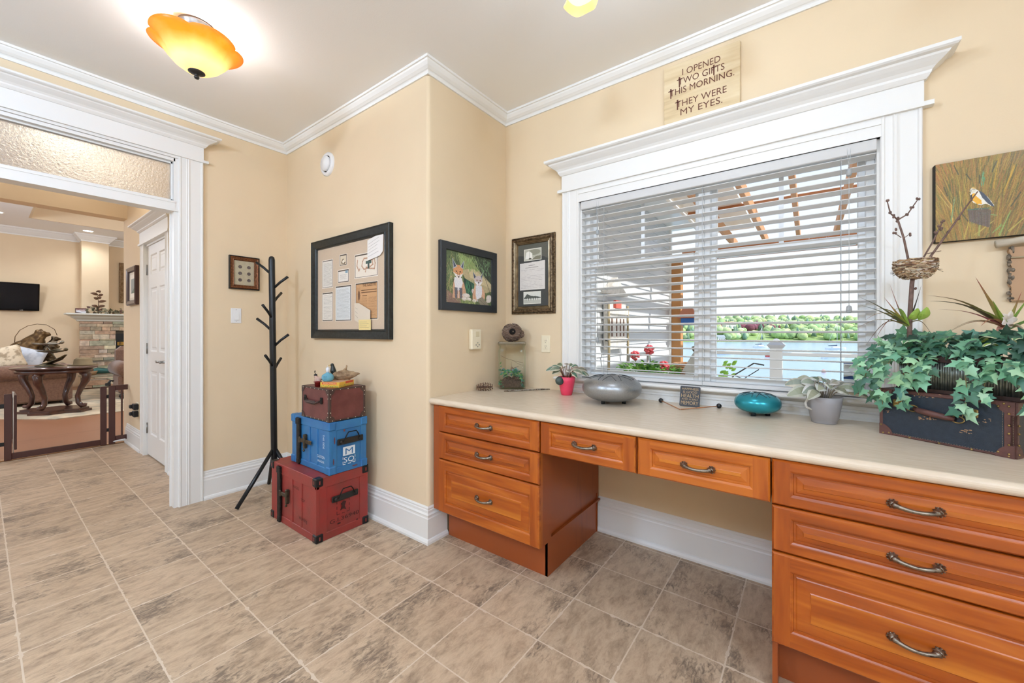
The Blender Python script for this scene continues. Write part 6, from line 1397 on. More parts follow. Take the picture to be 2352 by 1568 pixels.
for i in range(520):
    a = rg.uniform(0, 2*PI); z = rg.uniform(-.036, .030); rr_ = .058*math.sqrt(max(.05, 1-((z-.018)/.062)**2)); l = rg.uniform(.3, .9); pts = []
    for j in range(5): aa = a+l*(j/4-.5); pts.append(cN+Vector((rr_*math.cos(aa), rr_*math.sin(aa), z+rg.uniform(-.003, .003)))*1.0+Vector((math.cos(aa), math.sin(aa), 0))*rg.uniform(-.004, .004))
    m.col = jit(rg.choice(['c9b89f', 'a98c6a', '8a6c50', 'd8cfc2', '6d5442', 'b09a80']), .15, rg); m.tube(pts, rg.choice((.0012, .002, .0026)), 4, smooth=False)
for i in range(40):
    a = rg.uniform(0, 2*PI); p = cN+Vector((.05*math.cos(a), .05*math.sin(a), rg.uniform(-.02, .02))); m.tube([p, p+Vector((math.cos(a), math.sin(a), rg.uniform(-1, .4)))*rg.uniform(.01, .022)], .0007, 4)
m.build('nest', M_STRAW, t)
# ================================================================ LIVING ROOM
# pet gate across the hall end
M_GATE = wood('dark_cherry_gate', '43201c', '2c1412', 'z', 12, rough=.35, coat=.3)
GX = -6.05
t = thing('pet_gate', 'dark cherry wood pet gate standing open across the end of the hall', 'gate', (GX, .45, 0))
def gp(name, y0, y1, z0, z1, x0=GX-.012, x1=GX+.012): m = MB(); m.bbox(x0, x1, y0, y1, z0, z1, .003); return m.build(name, M_GATE, t)
gp('post', .778, .826, .014, .640); gp('post', .842, .892, .014, .645); gp('post', .146, .191, .014, .638)
gp('rail', .892, .992, .590, .645); gp('rail', .892, .992, .045, .095); gp('bar', .938, .951, .095, .590)
gp('threshold_bar', .191, .778, .020, .078, GX-.010, GX+.010)
gp('post', .075, .12, .014, .640); gp('rail', -.45, .075, .590, .640); gp('rail', -.45, .075, .045, .095)
for y in (-.02, -.12, -.22, -.32): gp('bar', y-.006, y+.006, .095, .590)
for y0, y1 in ((.826, .842), (.12, .146)):
    for z in (.17, .53): m = MB(); m.bbox(GX-.006, GX+.006, y0-.002, y1+.002, z-.018, z+.018, .002); m.build('hinge', M_BLACK, t)
m = MB(); # the swing door, opened towards the hall
m.bbox(GX+.02, GX+.06, .205, .222, .10, .62, .003); m.bbox(GX+.43, GX+.47, .205, .222, .10, .62, .003); m.bbox(GX+.06, GX+.43, .205, .222, .10, .14, .003); m.bbox(GX+.06, GX+.43, .205, .222, .58, .62, .003)
Mg_ = Matrix.Translation((GX, .214, 0)) @ Matrix.Rotation(PI, 4, 'Z') @ Matrix.Translation((-GX, -.214, 0)); m.v = [tuple(Mg_ @ Vector(p)) for p in m.v]
m.build('swing_door', M_GATE, t)
m = MB(); m.bbox(GX-.03, GX+.02, .196, .204, .60, .655, .003); m.tube([(GX, .200, .02), (GX, .200, .60)], .003, 6); m.build('latch', mat('pale_metal', 'cfcfca', .4, .3), t)
m = MB(); m.bbox(GX-.012, GX+.012, .815, .858, .645, .675, .004); m.tube([(GX, .835, .66), (GX-.01, .86, .70), (GX, .88, .69)], .012, 8); m.build('lock_handle', M_BLACK, t)
# hall pictures and plugs (wall faces -y)
def hall_pic(name, label, x0, x1, z0, z1, mt, tint, cols):
    t = thing(name, label, 'picture', ((x0+x1)/2, 1.0, z0)); M = frameM((x0, 1.0, z0), (1, 0, 0), (0, 0, 1)); W, Hh = x1-x0, z1-z0
    m = MB(); pframe(m, M, W, Hh, [(0, 0), (0, .028), (.012, .036), (.045, .030), (.055, .016)]); m.build('frame', mt, t)
    c = Canvas(40, 40, cols[0]); c.poly([(.12, .1), (.88, .1), (.88, .9), (.12, .9)], cols[1]); c.poly([(.25, .25), (.75, .25), (.75, .75), (.25, .75)], cols[2]); c.poly([(.25, .25), (.75, .25), (.75, .45)], cols[3]); c.into('print', M @ Matrix.Translation((.05, .05, .014)), W-.1, Hh-.1, M_PRINT, t)
hall_pic('picture_frame', 'dark wood framed print on the hall wall left of the white door', -5.98, -5.57, 1.51, 1.915, mat('mahogany_frame', '3a1f1a', .3, coat=.3), None, ['d8cdb8', 'e9e2d2', '8c8f86', '5d6a4f'])
hall_pic('picture_frame', 'gold framed picture half hidden behind the white doorway jamb', -4.31, -3.95, 1.575, 1.805, mat('gold_frame', '9a6a32', .35, .6, col2='7a4f26', vscale=50), None, ['b08d55', 'd3c39a', 'a58a5a', '8a6f45'])
t = thing('outlet', 'hall wall outlet filled with two black plug adapters above the skirting', 'outlet', (-5.62, 1.0, .41))
m = MB(); m.bbox(-5.66, -5.57, .994, 1.0, .345, .49, .002); m.build('plate', M_ALMOND, t)
for z in (.375, .45): m = MB(); m.bbox(-5.645, -5.56, .955, .995, z-.030, z+.030, .006); m.bbox(-5.66, -5.62, .935, .975, z-.018, z+.018, .006); m.build('plug_adapter', M_BLACK, t)
# area rug
m = MB(); m.prism([(-8.44, .655), (-9.15, .13), (-12.3, .13), (-12.3, 3.2), (-8.55, 3.2)], .001, .012); m.build
rug = m.build('area_rug', mat('cream_rug', 'cdbca0', .95, col2='a9a08c', vscale=5, contrast=(.4, .6), bump=.5, bscale=60)); tag(rug, 'cream and sage area rug with a bare cream border on the oak floor', 'rug')
# sofa (arm roll faces the hall)
M_SOFA = mat('brown_chenille', '7d5c48', .9, col2='6a4c3b', vscale=40, bump=.6, bscale=150, sheen=.3); M_CUSH = mat('tan_chenille', '9c7b5f', .9, col2='8a6b52', vscale=30, bump=.5, bscale=120, sheen=.3)
t = thing('sofa', 'brown rolled-arm sofa with its back corner toward the hall', 'sofa', (-10.9, .1, 0))
m = MB(); m.bbox(-10.42, -10.20, -1.3, .98, .06, .46, .03); m.tube([(-10.28, -1.3, .555), (-10.28, .9, .555), (-10.28, 1.0, .545)], [.135, .135, .115], 18, flat=.95); m.build('back', M_SOFA, t)
m = MB(); m.bbox(-11.4, -10.4, -1.25, -1.0, .06, .5, .04); m.tube([(-11.4, -1.15, .54), (-10.3, -1.15, .54)], .12, 14); m.build('arm', M_SOFA, t)
m = MB(); m.bbox(-11.4, -10.4, .80, .98, .06, .46, .04); m.tube([(-11.42, .92, .52), (-10.3, .92, .52)], .11, 14); m.build('arm', M_CUSH, t)
m = MB(); m.bbox(-11.4, -10.42, -1.0, .8, .10, .42, .05); m.build('seat', M_CUSH, t)
for x, y in ((-10.3, .88), (-10.3, -1.2), (-11.3, .88)): m = MB(); m.lathe([(0, 0), (.03, 0), (.055, .03), (.05, .05), (.035, .06), (0, .07)], 14, c=(x, y, 0.012), cap=False); m.build('foot', M_BLACK, t)
def pillow(name, label, c, sx, sy, sz, rot, col, col2):
    t = thing(name, label, 'pillow', c); m = MB(); n = 12; R = []
    for i in range(n+1):
        for j in range(n+1):
            u, v = i/n*2-1, j/n*2-1; p = (1-u**4)*(1-v**4); R.append((u*sx*(1-.08*(1-abs(v))), v*sy*(1-.08*(1-abs(u))), sz*p**.5))
    vs = [rot @ Vector(p)+Vector(c) for p in R]+[rot @ Vector((p[0], p[1], -p[2]))+Vector(c) for p in R]; k = (n+1)**2; F = []
    for i in range(n):
        for j in range(n): a = i*(n+1)+j; F += [(a, a+1, a+n+2, a+n+1), (k+a, k+a+n+1, k+a+n+2, k+a+1)]
    m.add(vs, F, smooth=True); m.build('cover', mat('pillow_'+col, col, .9, col2=col2, vscale=14, contrast=(.48, .6), bump=.3), t, weld=True)
pillow('throw_pillow', 'cream pillow with brown script print leaning on the sofa back', (-10.62, .30, .80), .20, .17, .07, Matrix.Rotation(PI/2*.86, 3, 'Y') @ Matrix.Rotation(.25, 3, 'Z'), 'dccdb2', 'a8967c')
pillow('throw_pillow', 'pale blue pillow behind the cream script pillow', (-10.85, .54, .76), .19, .17, .07, Matrix.Rotation(PI/2*.8, 3, 'Y') @ Matrix.Rotation(-.3, 3, 'Z'), 'c9d0da', 'b4bdca')
# armchair, mostly hidden by the hall corner
t = thing('armchair', 'brown rolled-arm armchair showing behind the right end of the gate', 'armchair', (-10.4, 1.95, 0))
m = MB(); m.bbox(-10.55, -10.0, 1.52, 1.80, .10, .45, .04); m.tube([(-10.75, 1.62, .54), (-9.98, 1.62, .545), (-9.93, 1.62, .54)], [.14, .14, .11], 18); m.build('arm', M_SOFA, t)
m = MB(); m.bbox(-10.8, -10.1, 1.75, 2.5, .10, .42, .05); m.build('seat', M_CUSH, t); m = MB(); m.bbox(-11.0, -10.7, 1.6, 2.7, .10, .95, .08); m.build('backrest', M_SOFA, t)
for x, y in ((-10.03, 1.57), (-10.03, 2.4)): m = MB(); m.lathe([(.0, 0), (.02, 0), (.045, .05), (.035, .08), (0, .1)], 12, c=(x, y, .012), cap=False); m.build('foot', M_BLACK, t)
# oval carved side table
M_TBL = mat('carved_mahogany', '3c241d', .3, col2='553428', vscale=12, coat=.5)
tc_ = Vector((-9.16, .70, .012)); ta = math.radians(48); Mt = Matrix.Translation(tc_) @ Matrix.Rotation(ta, 4, 'Z')
t = thing('side_table', 'oval carved mahogany side table with scroll legs beside the sofa', 'table', tc_, group=None)
def oval(a, b, z, n=48): return [Mt @ Vector((a*math.cos(2*PI*i/n), b*math.sin(2*PI*i/n), z)) for i in range(n)]
m = MB(); m.rings([oval(.34, .22, .66), oval(.46, .34, .66), oval(.48, .36, .668), oval(.49, .37, .678), oval(.48, .36, .688)]); m.rings([oval(.43, .31, .60), oval(.44, .32, .61), oval(.43, .31, .66)]); m.build('table_top', M_TBL, t)
m = MB(); P_ = [(.40, -.10), (.40, .10), (.22, .13), (.13, .27), (-.13, .27), (-.22, .13), (-.40, .10), (-.40, -.10), (-.22, -.13), (-.13, -.27), (.13, -.27), (.22, -.13)]
m.prism(P_, 0, .035, M=Mt); m.prism([(x*.92, y*.92) for x, y in P_], .035, .06, M=Mt); m.build('base', M_TBL, t)
for a, rr_ in ((0, .36), (PI/2, .24), (PI, .36), (-PI/2, .24)):
    m = MB(); q = lambda r_, z: Mt @ Vector((r_*math.cos(a), r_*math.sin(a), z)); k = rr_
    m.tube([q(k-.02, .62), q(k+.045, .56), q(k+.03, .47), q(k-.03, .36), q(k-.075, .24), q(k-.065, .14), q(k-.02, .09), q(k+.02, .095), q(k+.03, .12)], [.05, .055, .045, .036, .030, .032, .034, .028, .016], 8); m.build('leg', M_TBL, t)
t = thing('duck_sculpture', 'bronze and silver flying duck sculpture on the oval side table', 'sculpture', tc_+Vector((0, 0, .69)))
M_BRO = mat('patina_bronze', '3c382e', .35, .75, col2='6a5f45', vscale=30)
m = MB(); ct = tc_+Vector((-.02, -.05, .70))
m.tube([ct+RT*-.20+Vector((0, 0, .0)), ct+RT*-.05+Vector((0, 0, .03)), ct+RT*.14+Vector((0, 0, .10)), ct+RT*.24+Vector((0, 0, .17))], [.03, .055, .05, .02], 10, flat=.35); m.tube([ct+RT*.0+Vector((0, 0, 0)), ct+RT*.0+Vector((0, 0, .03))], [.16, .08], 12, flat=.6)
m.build('wave_base', M_BRO, t)
for dz, dx, s_ in ((.22, .0, 1), (.33, -.06, .8)):
    m = MB(); c_ = ct+RT*dx+Vector((0, 0, dz)); m.tube([c_+RT*-.20, c_+RT*-.08, c_+RT*.08, c_+RT*.2+Vector((0, 0, .01)), c_+RT*.26+Vector((0, 0, .03))], [.004, .035*s_, .045*s_, .02, .012], 10, flat=.5)
    m.tube([c_+RT*.02, c_+RT*-.12+FW*.22+Vector((0, 0, .03)), c_+RT*-.25+FW*.3], [.05, .04, .004], 8, flat=.15); m.tube([c_+RT*.02, c_+RT*.10-FW*.22+Vector((0, 0, .02)), c_+RT*.30-FW*.3+Vector((0, 0, .01))], [.05, .04, .004], 8, flat=.15); m.ball(c_+RT*.24+Vector((0, 0, .03)), .025, 10, 7)
    m.tube([c_+Vector((0, 0, -.0)), ct+RT*.1+Vector((0, 0, .10))], .006, 6); m.build('duck', M_BRO if s_ == 1 else mat('silvered_bronze', '8a8578', .3, .8), t)
t = thing('hat', 'olive felt hat resting on the oval side table', 'hat', tc_+RT*.18+Vector((0, 0, .69))); m = MB(); m.lathe([(0, 0), (.17, 0), (.175, .006), (.11, .012), (.10, .09), (.07, .115), (0, .118)], 28, c=tc_+Vector((-.10, .30, .690)), cap=False); m.build('crown_and_brim', mat('olive_felt', '85765a', .95), t)
# bears
M_BEAR = mat('bronze_bear', '4f3b25', .38, .6, col2='7b6240', vscale=14, bump=.5, bscale=25)
def blob(root, name, balls, limbs, mt, vox=.012, disp=None):
    m = MB()
    for c, r in balls: m.ball(c, r, 14, 10)
    for p, r in limbs: m.tube(p, r, 10)
    return remesh(m.build(name, mt, root), vox, 3, disp)
bo = Vector((-11.9, .60, .0))
def V(u, z, d=0): return bo+Vector((d, u, z))   # u along +y, which reads left to right
t = thing('bear_sculpture', 'large bronze bear sculpture leaning out to fish, behind the sofa', 'sculpture', bo)
blob(t, 'bear', [(V(-.08, .88), (.17, .20, .19)), (V(.05, 1.03), (.12, .14, .13)), (V(.12, 1.18), (.085, .09, .085)), (V(.08, 1.25), .03), (V(.13, 1.265, -.05), .028)],
     [([V(.14, 1.17), V(.25, 1.185)], [.06, .035]), ([V(-.12, .85), V(.02, 1.02), V(.12, 1.16)], [.17, .14, .09]), ([V(.08, 1.0), V(.12, .85), V(.10, .70)], [.07, .055, .05]), ([V(.0, .95, .08), V(.06, .80, .1), V(.04, .66, .1)], [.07, .06, .06]), ([V(-.2, .85), V(-.22, .7)], [.13, .11]), ([V(-.3, .62), V(.08, .62)], [.09, .08])], M_BEAR, .014, (.02, .05))
m = MB(); pts = [V(-.19, 1.03), V(-.185, 1.14), V(-.13, 1.26), V(-.03, 1.345), V(.08, 1.38), V(.2, 1.365), V(.30, 1.28), V(.335, 1.16)]; m.tube(pts, .005, 6); m.build('fishing_line', M_BEAR, t)
m = MB(); m.bbox(bo.x-.25, bo.x+.25, bo.y-.35, bo.y+.45, .012, .62, .03); m.build('plinth', M_TBL, t)
t = thing('bear_sculpture', 'small bronze bear cub standing up beside the large bear', 'sculpture', V(.27, .65))
blob(t, 'cub', [(V(.20, .82), (.08, .09, .12)), (V(.26, .97), (.065, .07, .08)), (V(.31, 1.09), (.05, .055, .05)), (V(.27, 1.13), .018)], [([V(.32, 1.085), V(.39, 1.09)], [.035, .016]), ([V(.17, .78), V(.24, .95), V(.30, 1.07)], [.09, .07, .045]), ([V(.28, .98), V(.37, .93)], [.03, .022]), ([V(.28, .94, .05), V(.36, .88, .05)], [.03, .02]), ([V(.15, .75), V(.12, .66)], [.06, .06]), ([V(.24, .76), V(.26, .66)], [.055, .06])], mat('dark_bronze_cub', '3b3024', .35, .65, col2='5f5038', vscale=16, bump=.5, bscale=30), .011, (.015, .04))
# TV on the far wall
t = thing('television', 'black flat screen television tilted on the far living room wall', 'television', (-13.15, .3, 1.95))
Mv = Matrix.Translation((-13.07, .28, 1.955)) @ Matrix.Rotation(math.radians(13), 4, 'Y') @ Matrix.Rotation(math.radians(0), 4, 'Z')
m = MB(); m.bbox(-.02, .02, -.50, .50, -.29, .29, .008, M=Mv); m.build('casing', mat('gloss_black', '0b0c0e', .12), t)
m = MB(); m.box(.0195, .0212, -.475, .475, -.255, .265, M=Mv); m.build('screen', mat('dark_screen', '15181c', .18, var=.0), t)
m = MB(); m.bbox(-13.198, -13.08, .0, .3, 1.85, 2.05, .005); m.build('bracket', M_BLACK, t)
m = MB(); put_text(m, 'LG', Mv @ frameM((.0215, .26, -.282), (0, 1, 0), (0, 0, 1)), .025, width=.04); m.build('maker_mark', mat('silver_mark', 'cfd3d6', .4), t)
# fireplace
rg = random.Random(77); t = thing('fireplace', 'stacked ledgestone fireplace with a black firebox and raised hearth', 'fireplace', (-12.9, 2.1, 0))
M_STONE = tint_mat('ledge_stone', .85, bump=1.0, bscale=22, noise=.22, nscale=14)
cols_ = ['c4b39a', 'd3c3aa', 'afa794', 'c9a98c', 'd6c3a8', 'a3a394', 'b89f86', 'e0d2bc', 'a9ad9a', 'cfb297']
def stonewall(x, y0, y1, z0, z1, skip=None, axis='x'):
    m = MB(); z = z0
    m.col = srgb('4a4338'); m.box(x-.06, x-.02, y0+.01, y1-.01, z0, z1)
    while z < z1-.01:
        h = min(rg.choice((.035, .05, .065, .085, .11)), z1-z); y = y0
        while y < y1-.01:
            l = min(rg.uniform(.12, .42)*(1 if h > .04 else 1.2), y1-y)
            if skip and y < skip[0]-.02 < y+l and z+h > skip[2] and z < skip[3]: l = skip[0]-y
            if y1-(y+l) < .06: l = y1-y
            if not (skip and y+l > skip[0]+.02 and z+h > skip[2] and z < skip[3] and y < skip[1]):
                d = rg.uniform(.0, .035); m.col = jit(rg.choice(cols_), .18, rg)
                j = lambda: rg.uniform(-.006, .006)
                a = [(x+d+j(), y+.004, z+.004), (x+d+j(), y+l-.004, z+.004+j()*.5), (x+d+j(), y+l-.004, z+h-.004), (x+d+j(), y+.004, z+h-.004+j()*.5)]; b = [(x-.10, p[1], p[2]) for p in a]
                mid = [(p[0]-.012, p[1]+(-.003 if k in (0, 3) else .003), p[2]+(-.003 if k < 2 else .003)) for k, p in enumerate(a)]
                m.rings([b, mid, a], True, True, True, smooth=False)
            y += l
        z += h
    return m
m = stonewall(-12.86, 1.335, 3.1, .29, 1.475, (1.905, 2.8, .29, 1.19)); m.build('stone_face', M_STONE, t, normals=True)
m = stonewall(-12.50, 1.345, 3.1, .015, .235); m.build('hearth_face', M_STONE, t)
m = MB(); m.bbox(-12.9, -12.47, 1.32, 3.1, .235, .285, .01); m.build('hearth_slab', mat('flagstone', 'b3a48d', .8, col2='93907c', vscale=8, bump=.6, bscale=30), t)
m = MB(); a = [(-12.56, 1.10), (-12.56, 3.1), (-12.95, 3.1), (-12.95, 1.10)]
R = [[(-12.86+o, 1.335-o*.8, z), (-12.86+o, 3.1, z), (-12.965, 3.1, z), (-12.965, 1.335-o*.8, z)] for o, z in ((.02, 1.462), (.05, 1.475), (.06, 1.50), (.10, 1.52), (.15, 1.55), (.16, 1.565), (.24, 1.60), (.28, 1.605), (.28, 1.635))]; m.rings(R, True, True, True, smooth=False); m.build('mantel', mat('white_mantel', 'dfe3dd', .4), t)
m = MB(); m.box(-12.93, -12.87, 1.905, 2.8, .29, 1.19); m.m = 1; m.box(-12.87, -12.862, 1.93, 2.8, .995, 1.085) if False else None; m.build('firebox', [mat('black_firebox', '17191b', .5)], t)
m = MB(); m.bbox(-12.868, -12.855, 1.93, 2.78, .918, 1.0, .003); m.build('brass_grille', mat('bright_brass', 'c9a55a', .3, .9), t)
m = MB()
for i in range(9):
    for zz in (.945, .973): m.ball((-12.853, 1.975+.09*i, zz), (.004, .028, .009), 8, 5)
m.build('grille_slots', M_BLACK, t)
m = MB(); m.box(-12.866, -12.86, 1.955, 2.75, .32, .885); m.build('glass_doors', mat('fire_glass', '8fa0a3', .1, var=.1, vscale=3, spec=.8), t)
# mantel pieces
t = thing('garland', 'dried foliage garland lying along the fireplace mantel', 'garland', (-12.72, 1.8, 1.637))
m = MB()
for i in range(170):
    y = rg.uniform(1.38, 2.6); p = Vector((-12.72+rg.uniform(-.06, .06), y, 1.64+rg.uniform(0, .13)*(.5+.5*abs(math.sin(y*7))))); ivy_leaf(m, p, (rg.uniform(-1, 1), rg.uniform(-1, 1), rg.uniform(-.3, 1)), (1, rg.uniform(-.5, .5), rg.uniform(-.2, .8)), rg.uniform(.04, .08), jit(rg.choice(['5a5a40', '77704f', '8f8466', '6d4a40', 'a09a80', '4a4a35']), .25, rg), rg.random() < .5)
m.build('leaves', M_LEAF, t, normals=False)
t = thing('metal_plant', 'rust brown metal leaf sprig standing on the mantel', 'ornament', (-12.7, 1.60, 1.637)); m = MB(); m.col = srgb('5d4330'); q = Vector((-12.70, 1.60, 1.637)); m.tube([q, q+Vector((0, .01, .22)), q+Vector((0, -.005, .38)), q+Vector((0, -.03, .47))], [.008, .006, .005, .003], 6)
for dy, dz, dd in ((-.10, .17, -1), (.11, .17, 1), (-.07, .34, -1), (.13, .28, 1), (-.12, .44, -1), (.08, .42, 1), (-.02, .50, -.3), (.05, .36, 1), (.04, .50, .8)): b_ = q+Vector((0, 0, dz-.02)); broad_leaf(m, b_, b_+Vector((.02, dy, .03)), (1, 0, .2), .035, srgb('5a3f2c'), srgb('6e4e36'))
m.build('sprig', tint_mat('rusted_metal', .6, metal=.3), t, normals=False)
t = thing('photo_box', 'small dark box with a mountain photograph on the left end of the mantel', 'box', (-12.72, 1.33, 1.637)); m = MB(); m.bbox(-12.78, -12.68, 1.26, 1.42, 1.637, 1.745, .003); m.build('box', mat('dark_box', '4a3430', .5), t)
c = Canvas(40, 28, 'b9a9ab'); c.poly([(0, 0), (1, 0), (1, .45), (.6, .3), (.3, .55), (0, .4)], 'cfd3dc'); c.poly([(0, .7), (1, .8), (1, 1), (0, 1)], '6d3f3c'); c.poly([(0, 0), (.6, 0), (0, .3)], '5a4a50'); c.into('photograph', frameM((-12.6795, 1.262, 1.64), (0, 1, 0), (0, 0, 1)), .155, .10, M_PRINT, t)
t = thing('mirror', 'tall bronze framed mirror on the wall right of the chimney', 'mirror', (-13.2, 2.35, 1.93)); Mm_ = frameM((-13.2, 2.01, 1.93), (0, 1, 0), (0, 0, 1)); m = MB(); pframe(m, Mm_, .8, .95, [(0, 0), (0, .04), (.02, .05), (.09, .03), (.10, .015)]); m.build('frame', mat('bronze_mirror_frame', '8a7355', .4, .5, col2='6a5238', vscale=30), t)
c = Canvas(20, 26, 'e0cda6'); c.poly([(0, .5), (1, .3), (1, .75), (0, .9)], 'b9b4c4'); c.poly([(0, 0), (1, 0), (1, .2), (0, .35)], 'c9a878'); c.into('art_print', Mm_ @ Matrix.Translation((.1, .1, .014)), .6, .75, M_PRINT, t)
t['label'] = 'tall bronze framed landscape on the wall right of the chimney'; t['category'] = 'picture'; t.name = 'picture_frame'
t = thing('sculpture_basket', 'woven shell basket with a teal figure on the hearth', 'ornament', (-12.6, 1.5, .287)); m = MB(); m.lathe([(0, 0), (.10, 0), (.15, .09), (.14, .09), (.09, .02), (0, .02)], 20, c=(-12.58, 1.45, .287), cap=False); m.build('shell', mat('tan_basket', 'a88866', .7), t); m = MB(); m.tube([(-12.56, 1.44, .36), (-12.56, 1.58, .38), (-12.56, 1.72, .36), (-12.56, 1.82, .36)], [.05, .07, .06, .03], 10); remesh(m.build('reclining_figure', mat('teal_patina', '3f6a66', .4, .4), t), .014, 2)
m = MB(); m.bbox(-6.0, -5.98, .9, 1.0, 0, .01, .002)
t = thing('door_stop', 'white spring door stop at the foot of the hall corner', 'door stop', (-6.02, .97, .03)); m = MB(); m.tube([(-6.02, .969, .045), (-6.04, .90, .040), (-6.05, .88, .038)], [.012, .008, .014], 8); m.build('stop', M_PLASTIC, t)
# ================================================================ OUTSIDE
DZ = -.12
M_SIDE = mat('grey_white_siding', (.62, .64, .66), .7, bump=.1, bscale=60)
m = MB(); 
for k in range(26):
    z = DZ+.11*k; m.add([(-1.62, 2.60, z), (-1.62, 6.0, z), (-1.635, 6.0, z+.11), (-1.635, 2.60, z+.11), (-1.635, 2.60, z), (-1.635, 6.0, z)], [(0, 1, 2, 3), (0, 4, 5, 1)])
m.box(-1.80, -1.634, 2.60, 6.0, DZ, 2.7)
struct('wall_outside', m, M_SIDE)
m = MB(); m.bbox(-1.70, -1.60, 6.0, 6.06, DZ, 2.75, .004); m.box(-1.85, -1.25, 2.60, 6.3, 2.75, 2.80); m.box(-1.28, -1.25, 2.60, 6.3, 2.66, 2.80); struct('trim_7', m, M_VINYL)
m = MB(); m.box(-5.4, 6, 2.46, 7.0, DZ-.04, DZ); struct('deck', m, wood('deck_boards', 'b9b3a8', '9a948a', 'x', 4, rough=.8, coat=0))
M_CEDAR = wood('cedar_post', 'c08a55', '99683c', 'z', 8, rough=.7, coat=0); M_CEDY = wood('cedar_rafter', 'c99466', 'a9744a', 'y', 6, rough=.7, coat=0); M_CEDX = wood('cedar_beam', 'b5774c', '96603a', 'x', 6, rough=.7, coat=0)
t = thing('pergola', 'cedar pergola with open rafters over the deck outside the window', 'pergola', (0, 5.5, DZ))
m = MB(); m.bbox(-1.60, -1.47, 6.02, 6.15, DZ, 2.34, .006); m.build('post', M_CEDAR, t)
m = MB(); m.bbox(3.4, 3.53, 6.6, 6.73, DZ, 2.34, .006); m.build('post', M_CEDAR, t)
m = MB(); m.rings([[(-1.60+o, y, z), (-1.47+o, y, z)] + [] for o, y, z in ()] ) if False else None
R = []
for i in range(9):
    u = i/8; a = PI/2*u; x = -1.535-.45*(1-math.cos(a)); z = 1.35+.85*math.sin(a); nx, nz = math.cos(a), math.sin(a); R.append([(x-.07*nx, 6.03, z-.07*nz+.0), (x+.07*nx, 6.03, z+.07*nz*0+.0), (x+.07*nx, 6.12, z), (x-.07*nx, 6.12, z-.07*nz)])
m = MB(); m.rings(R, smooth=False); m.build('brace', M_CEDAR, t)
for x in (-.90, -.50, -.115, .29, .69, 1.09, 1.49, 1.9, 2.3):
    m = MB(); m.bbox(x-.022, x+.022, 2.7, 7.0, 2.50, 2.63, .004); m.build('rafter', M_CEDY, t)
for y in (3.4, 5.28): m = MB(); m.bbox(-1.2, 3.6, y-.03, y+.03, 2.63, 2.70, .004); m.build('purlin', M_CEDX, t)
m = MB(); m.bbox(-1.62, 3.6, 6.70, 6.79, 2.34, 2.50, .005); m.build('front_beam', M_CEDX, t)
m = MB(); m.bbox(-1.24, -.62, 2.75, 6.6, 2.705, 2.715, .001); m.build('clear_panel', mat('frosted_panel', 'f3e4cf', .4, alpha=.75), t)
# deck railing
t = thing('deck_railing', 'white vinyl deck railing with a capped post overlooking the bay', 'railing', (0, 6.7, DZ))
for y0 in (6.62,):
    m = MB(); m.bbox(-1.4, 5.0, 6.645, 6.695, .895, .945, .008); m.build('top_rail', M_VINYL, t)
    m = MB(); m.bbox(-1.4, 5.0, 6.65, 6.69, -.02, .03, .005); m.build('bottom_rail', M_VINYL, t)
    for px_ in (-.365, 1.8):
        m = MB(); m.bbox(px_-.073, px_+.073, 6.60, 6.745, DZ, 1.02, .004); m.build('post', M_VINYL, t)
        m = MB(); m.rings([[(px_-a, 6.672-a, z), (px_+a, 6.672-a, z), (px_+a, 6.672+a, z), (px_-a, 6.672+a, z)] for a, z in ((.078, 1.00), (.10, 1.03), (.105, 1.045), (.02, 1.13), (.004, 1.135))], smooth=False); m.build('post_cap', mat('post_cap_grey', 'c9ccd3', .4), t)
m = MB(); m.box(-1.35, 5.0, 6.665, 6.671, .03, .895); m.build('glass_panel', M_GLASS, t)
# wall rack hanging on the siding
t = thing('wall_rack', 'weathered white wooden tool rack hung on the grey siding outside', 'wall decor', (-1.6, 4.0, 1.3))
m = MB(); m.bbox(-1.615, -1.56, 3.66, 4.12, 1.05, 1.52, .004); m.bbox(-1.60, -1.54, 3.64, 4.14, 1.40, 1.46, .004); m.bbox(-1.60, -1.54, 3.66, 4.12, 1.13, 1.16, .003); m.add([(-1.56, 3.60, 1.60), (-1.56, 3.89, 1.78), (-1.56, 4.18, 1.60), (-1.62, 3.60, 1.60), (-1.62, 3.89, 1.78), (-1.62, 4.18, 1.60)], [(0, 1, 2), (5, 4, 3), (0, 3, 4, 1), (1, 4, 5, 2), (2, 5, 3, 0)]); m.build('board', mat('chalky_board', 'd9d4cd', .9, var=.12, vscale=20), t)
for y in (3.74, 3.86, 3.96, 4.05): m = MB(); m.box(-1.5585, -1.555, y-.01, y+.01, 1.18, 1.36); m.build('hook', mat('rust_brown', '6d4a3c', .8), t)
for y in (3.64, 4.14): m = MB(); m.tube([(-1.55, y, 1.5), (-1.55, y+.01, 1.1), (-1.55, y, .75)], .012, 6); m.build('rope', MATS['twine'], t)
m = MB(); m.bbox(-1.56, -1.53, 3.78, 3.92, 1.46, 1.54, .003); m.build('red_tag', mat('faded_red', 'd0675a', .7), t)
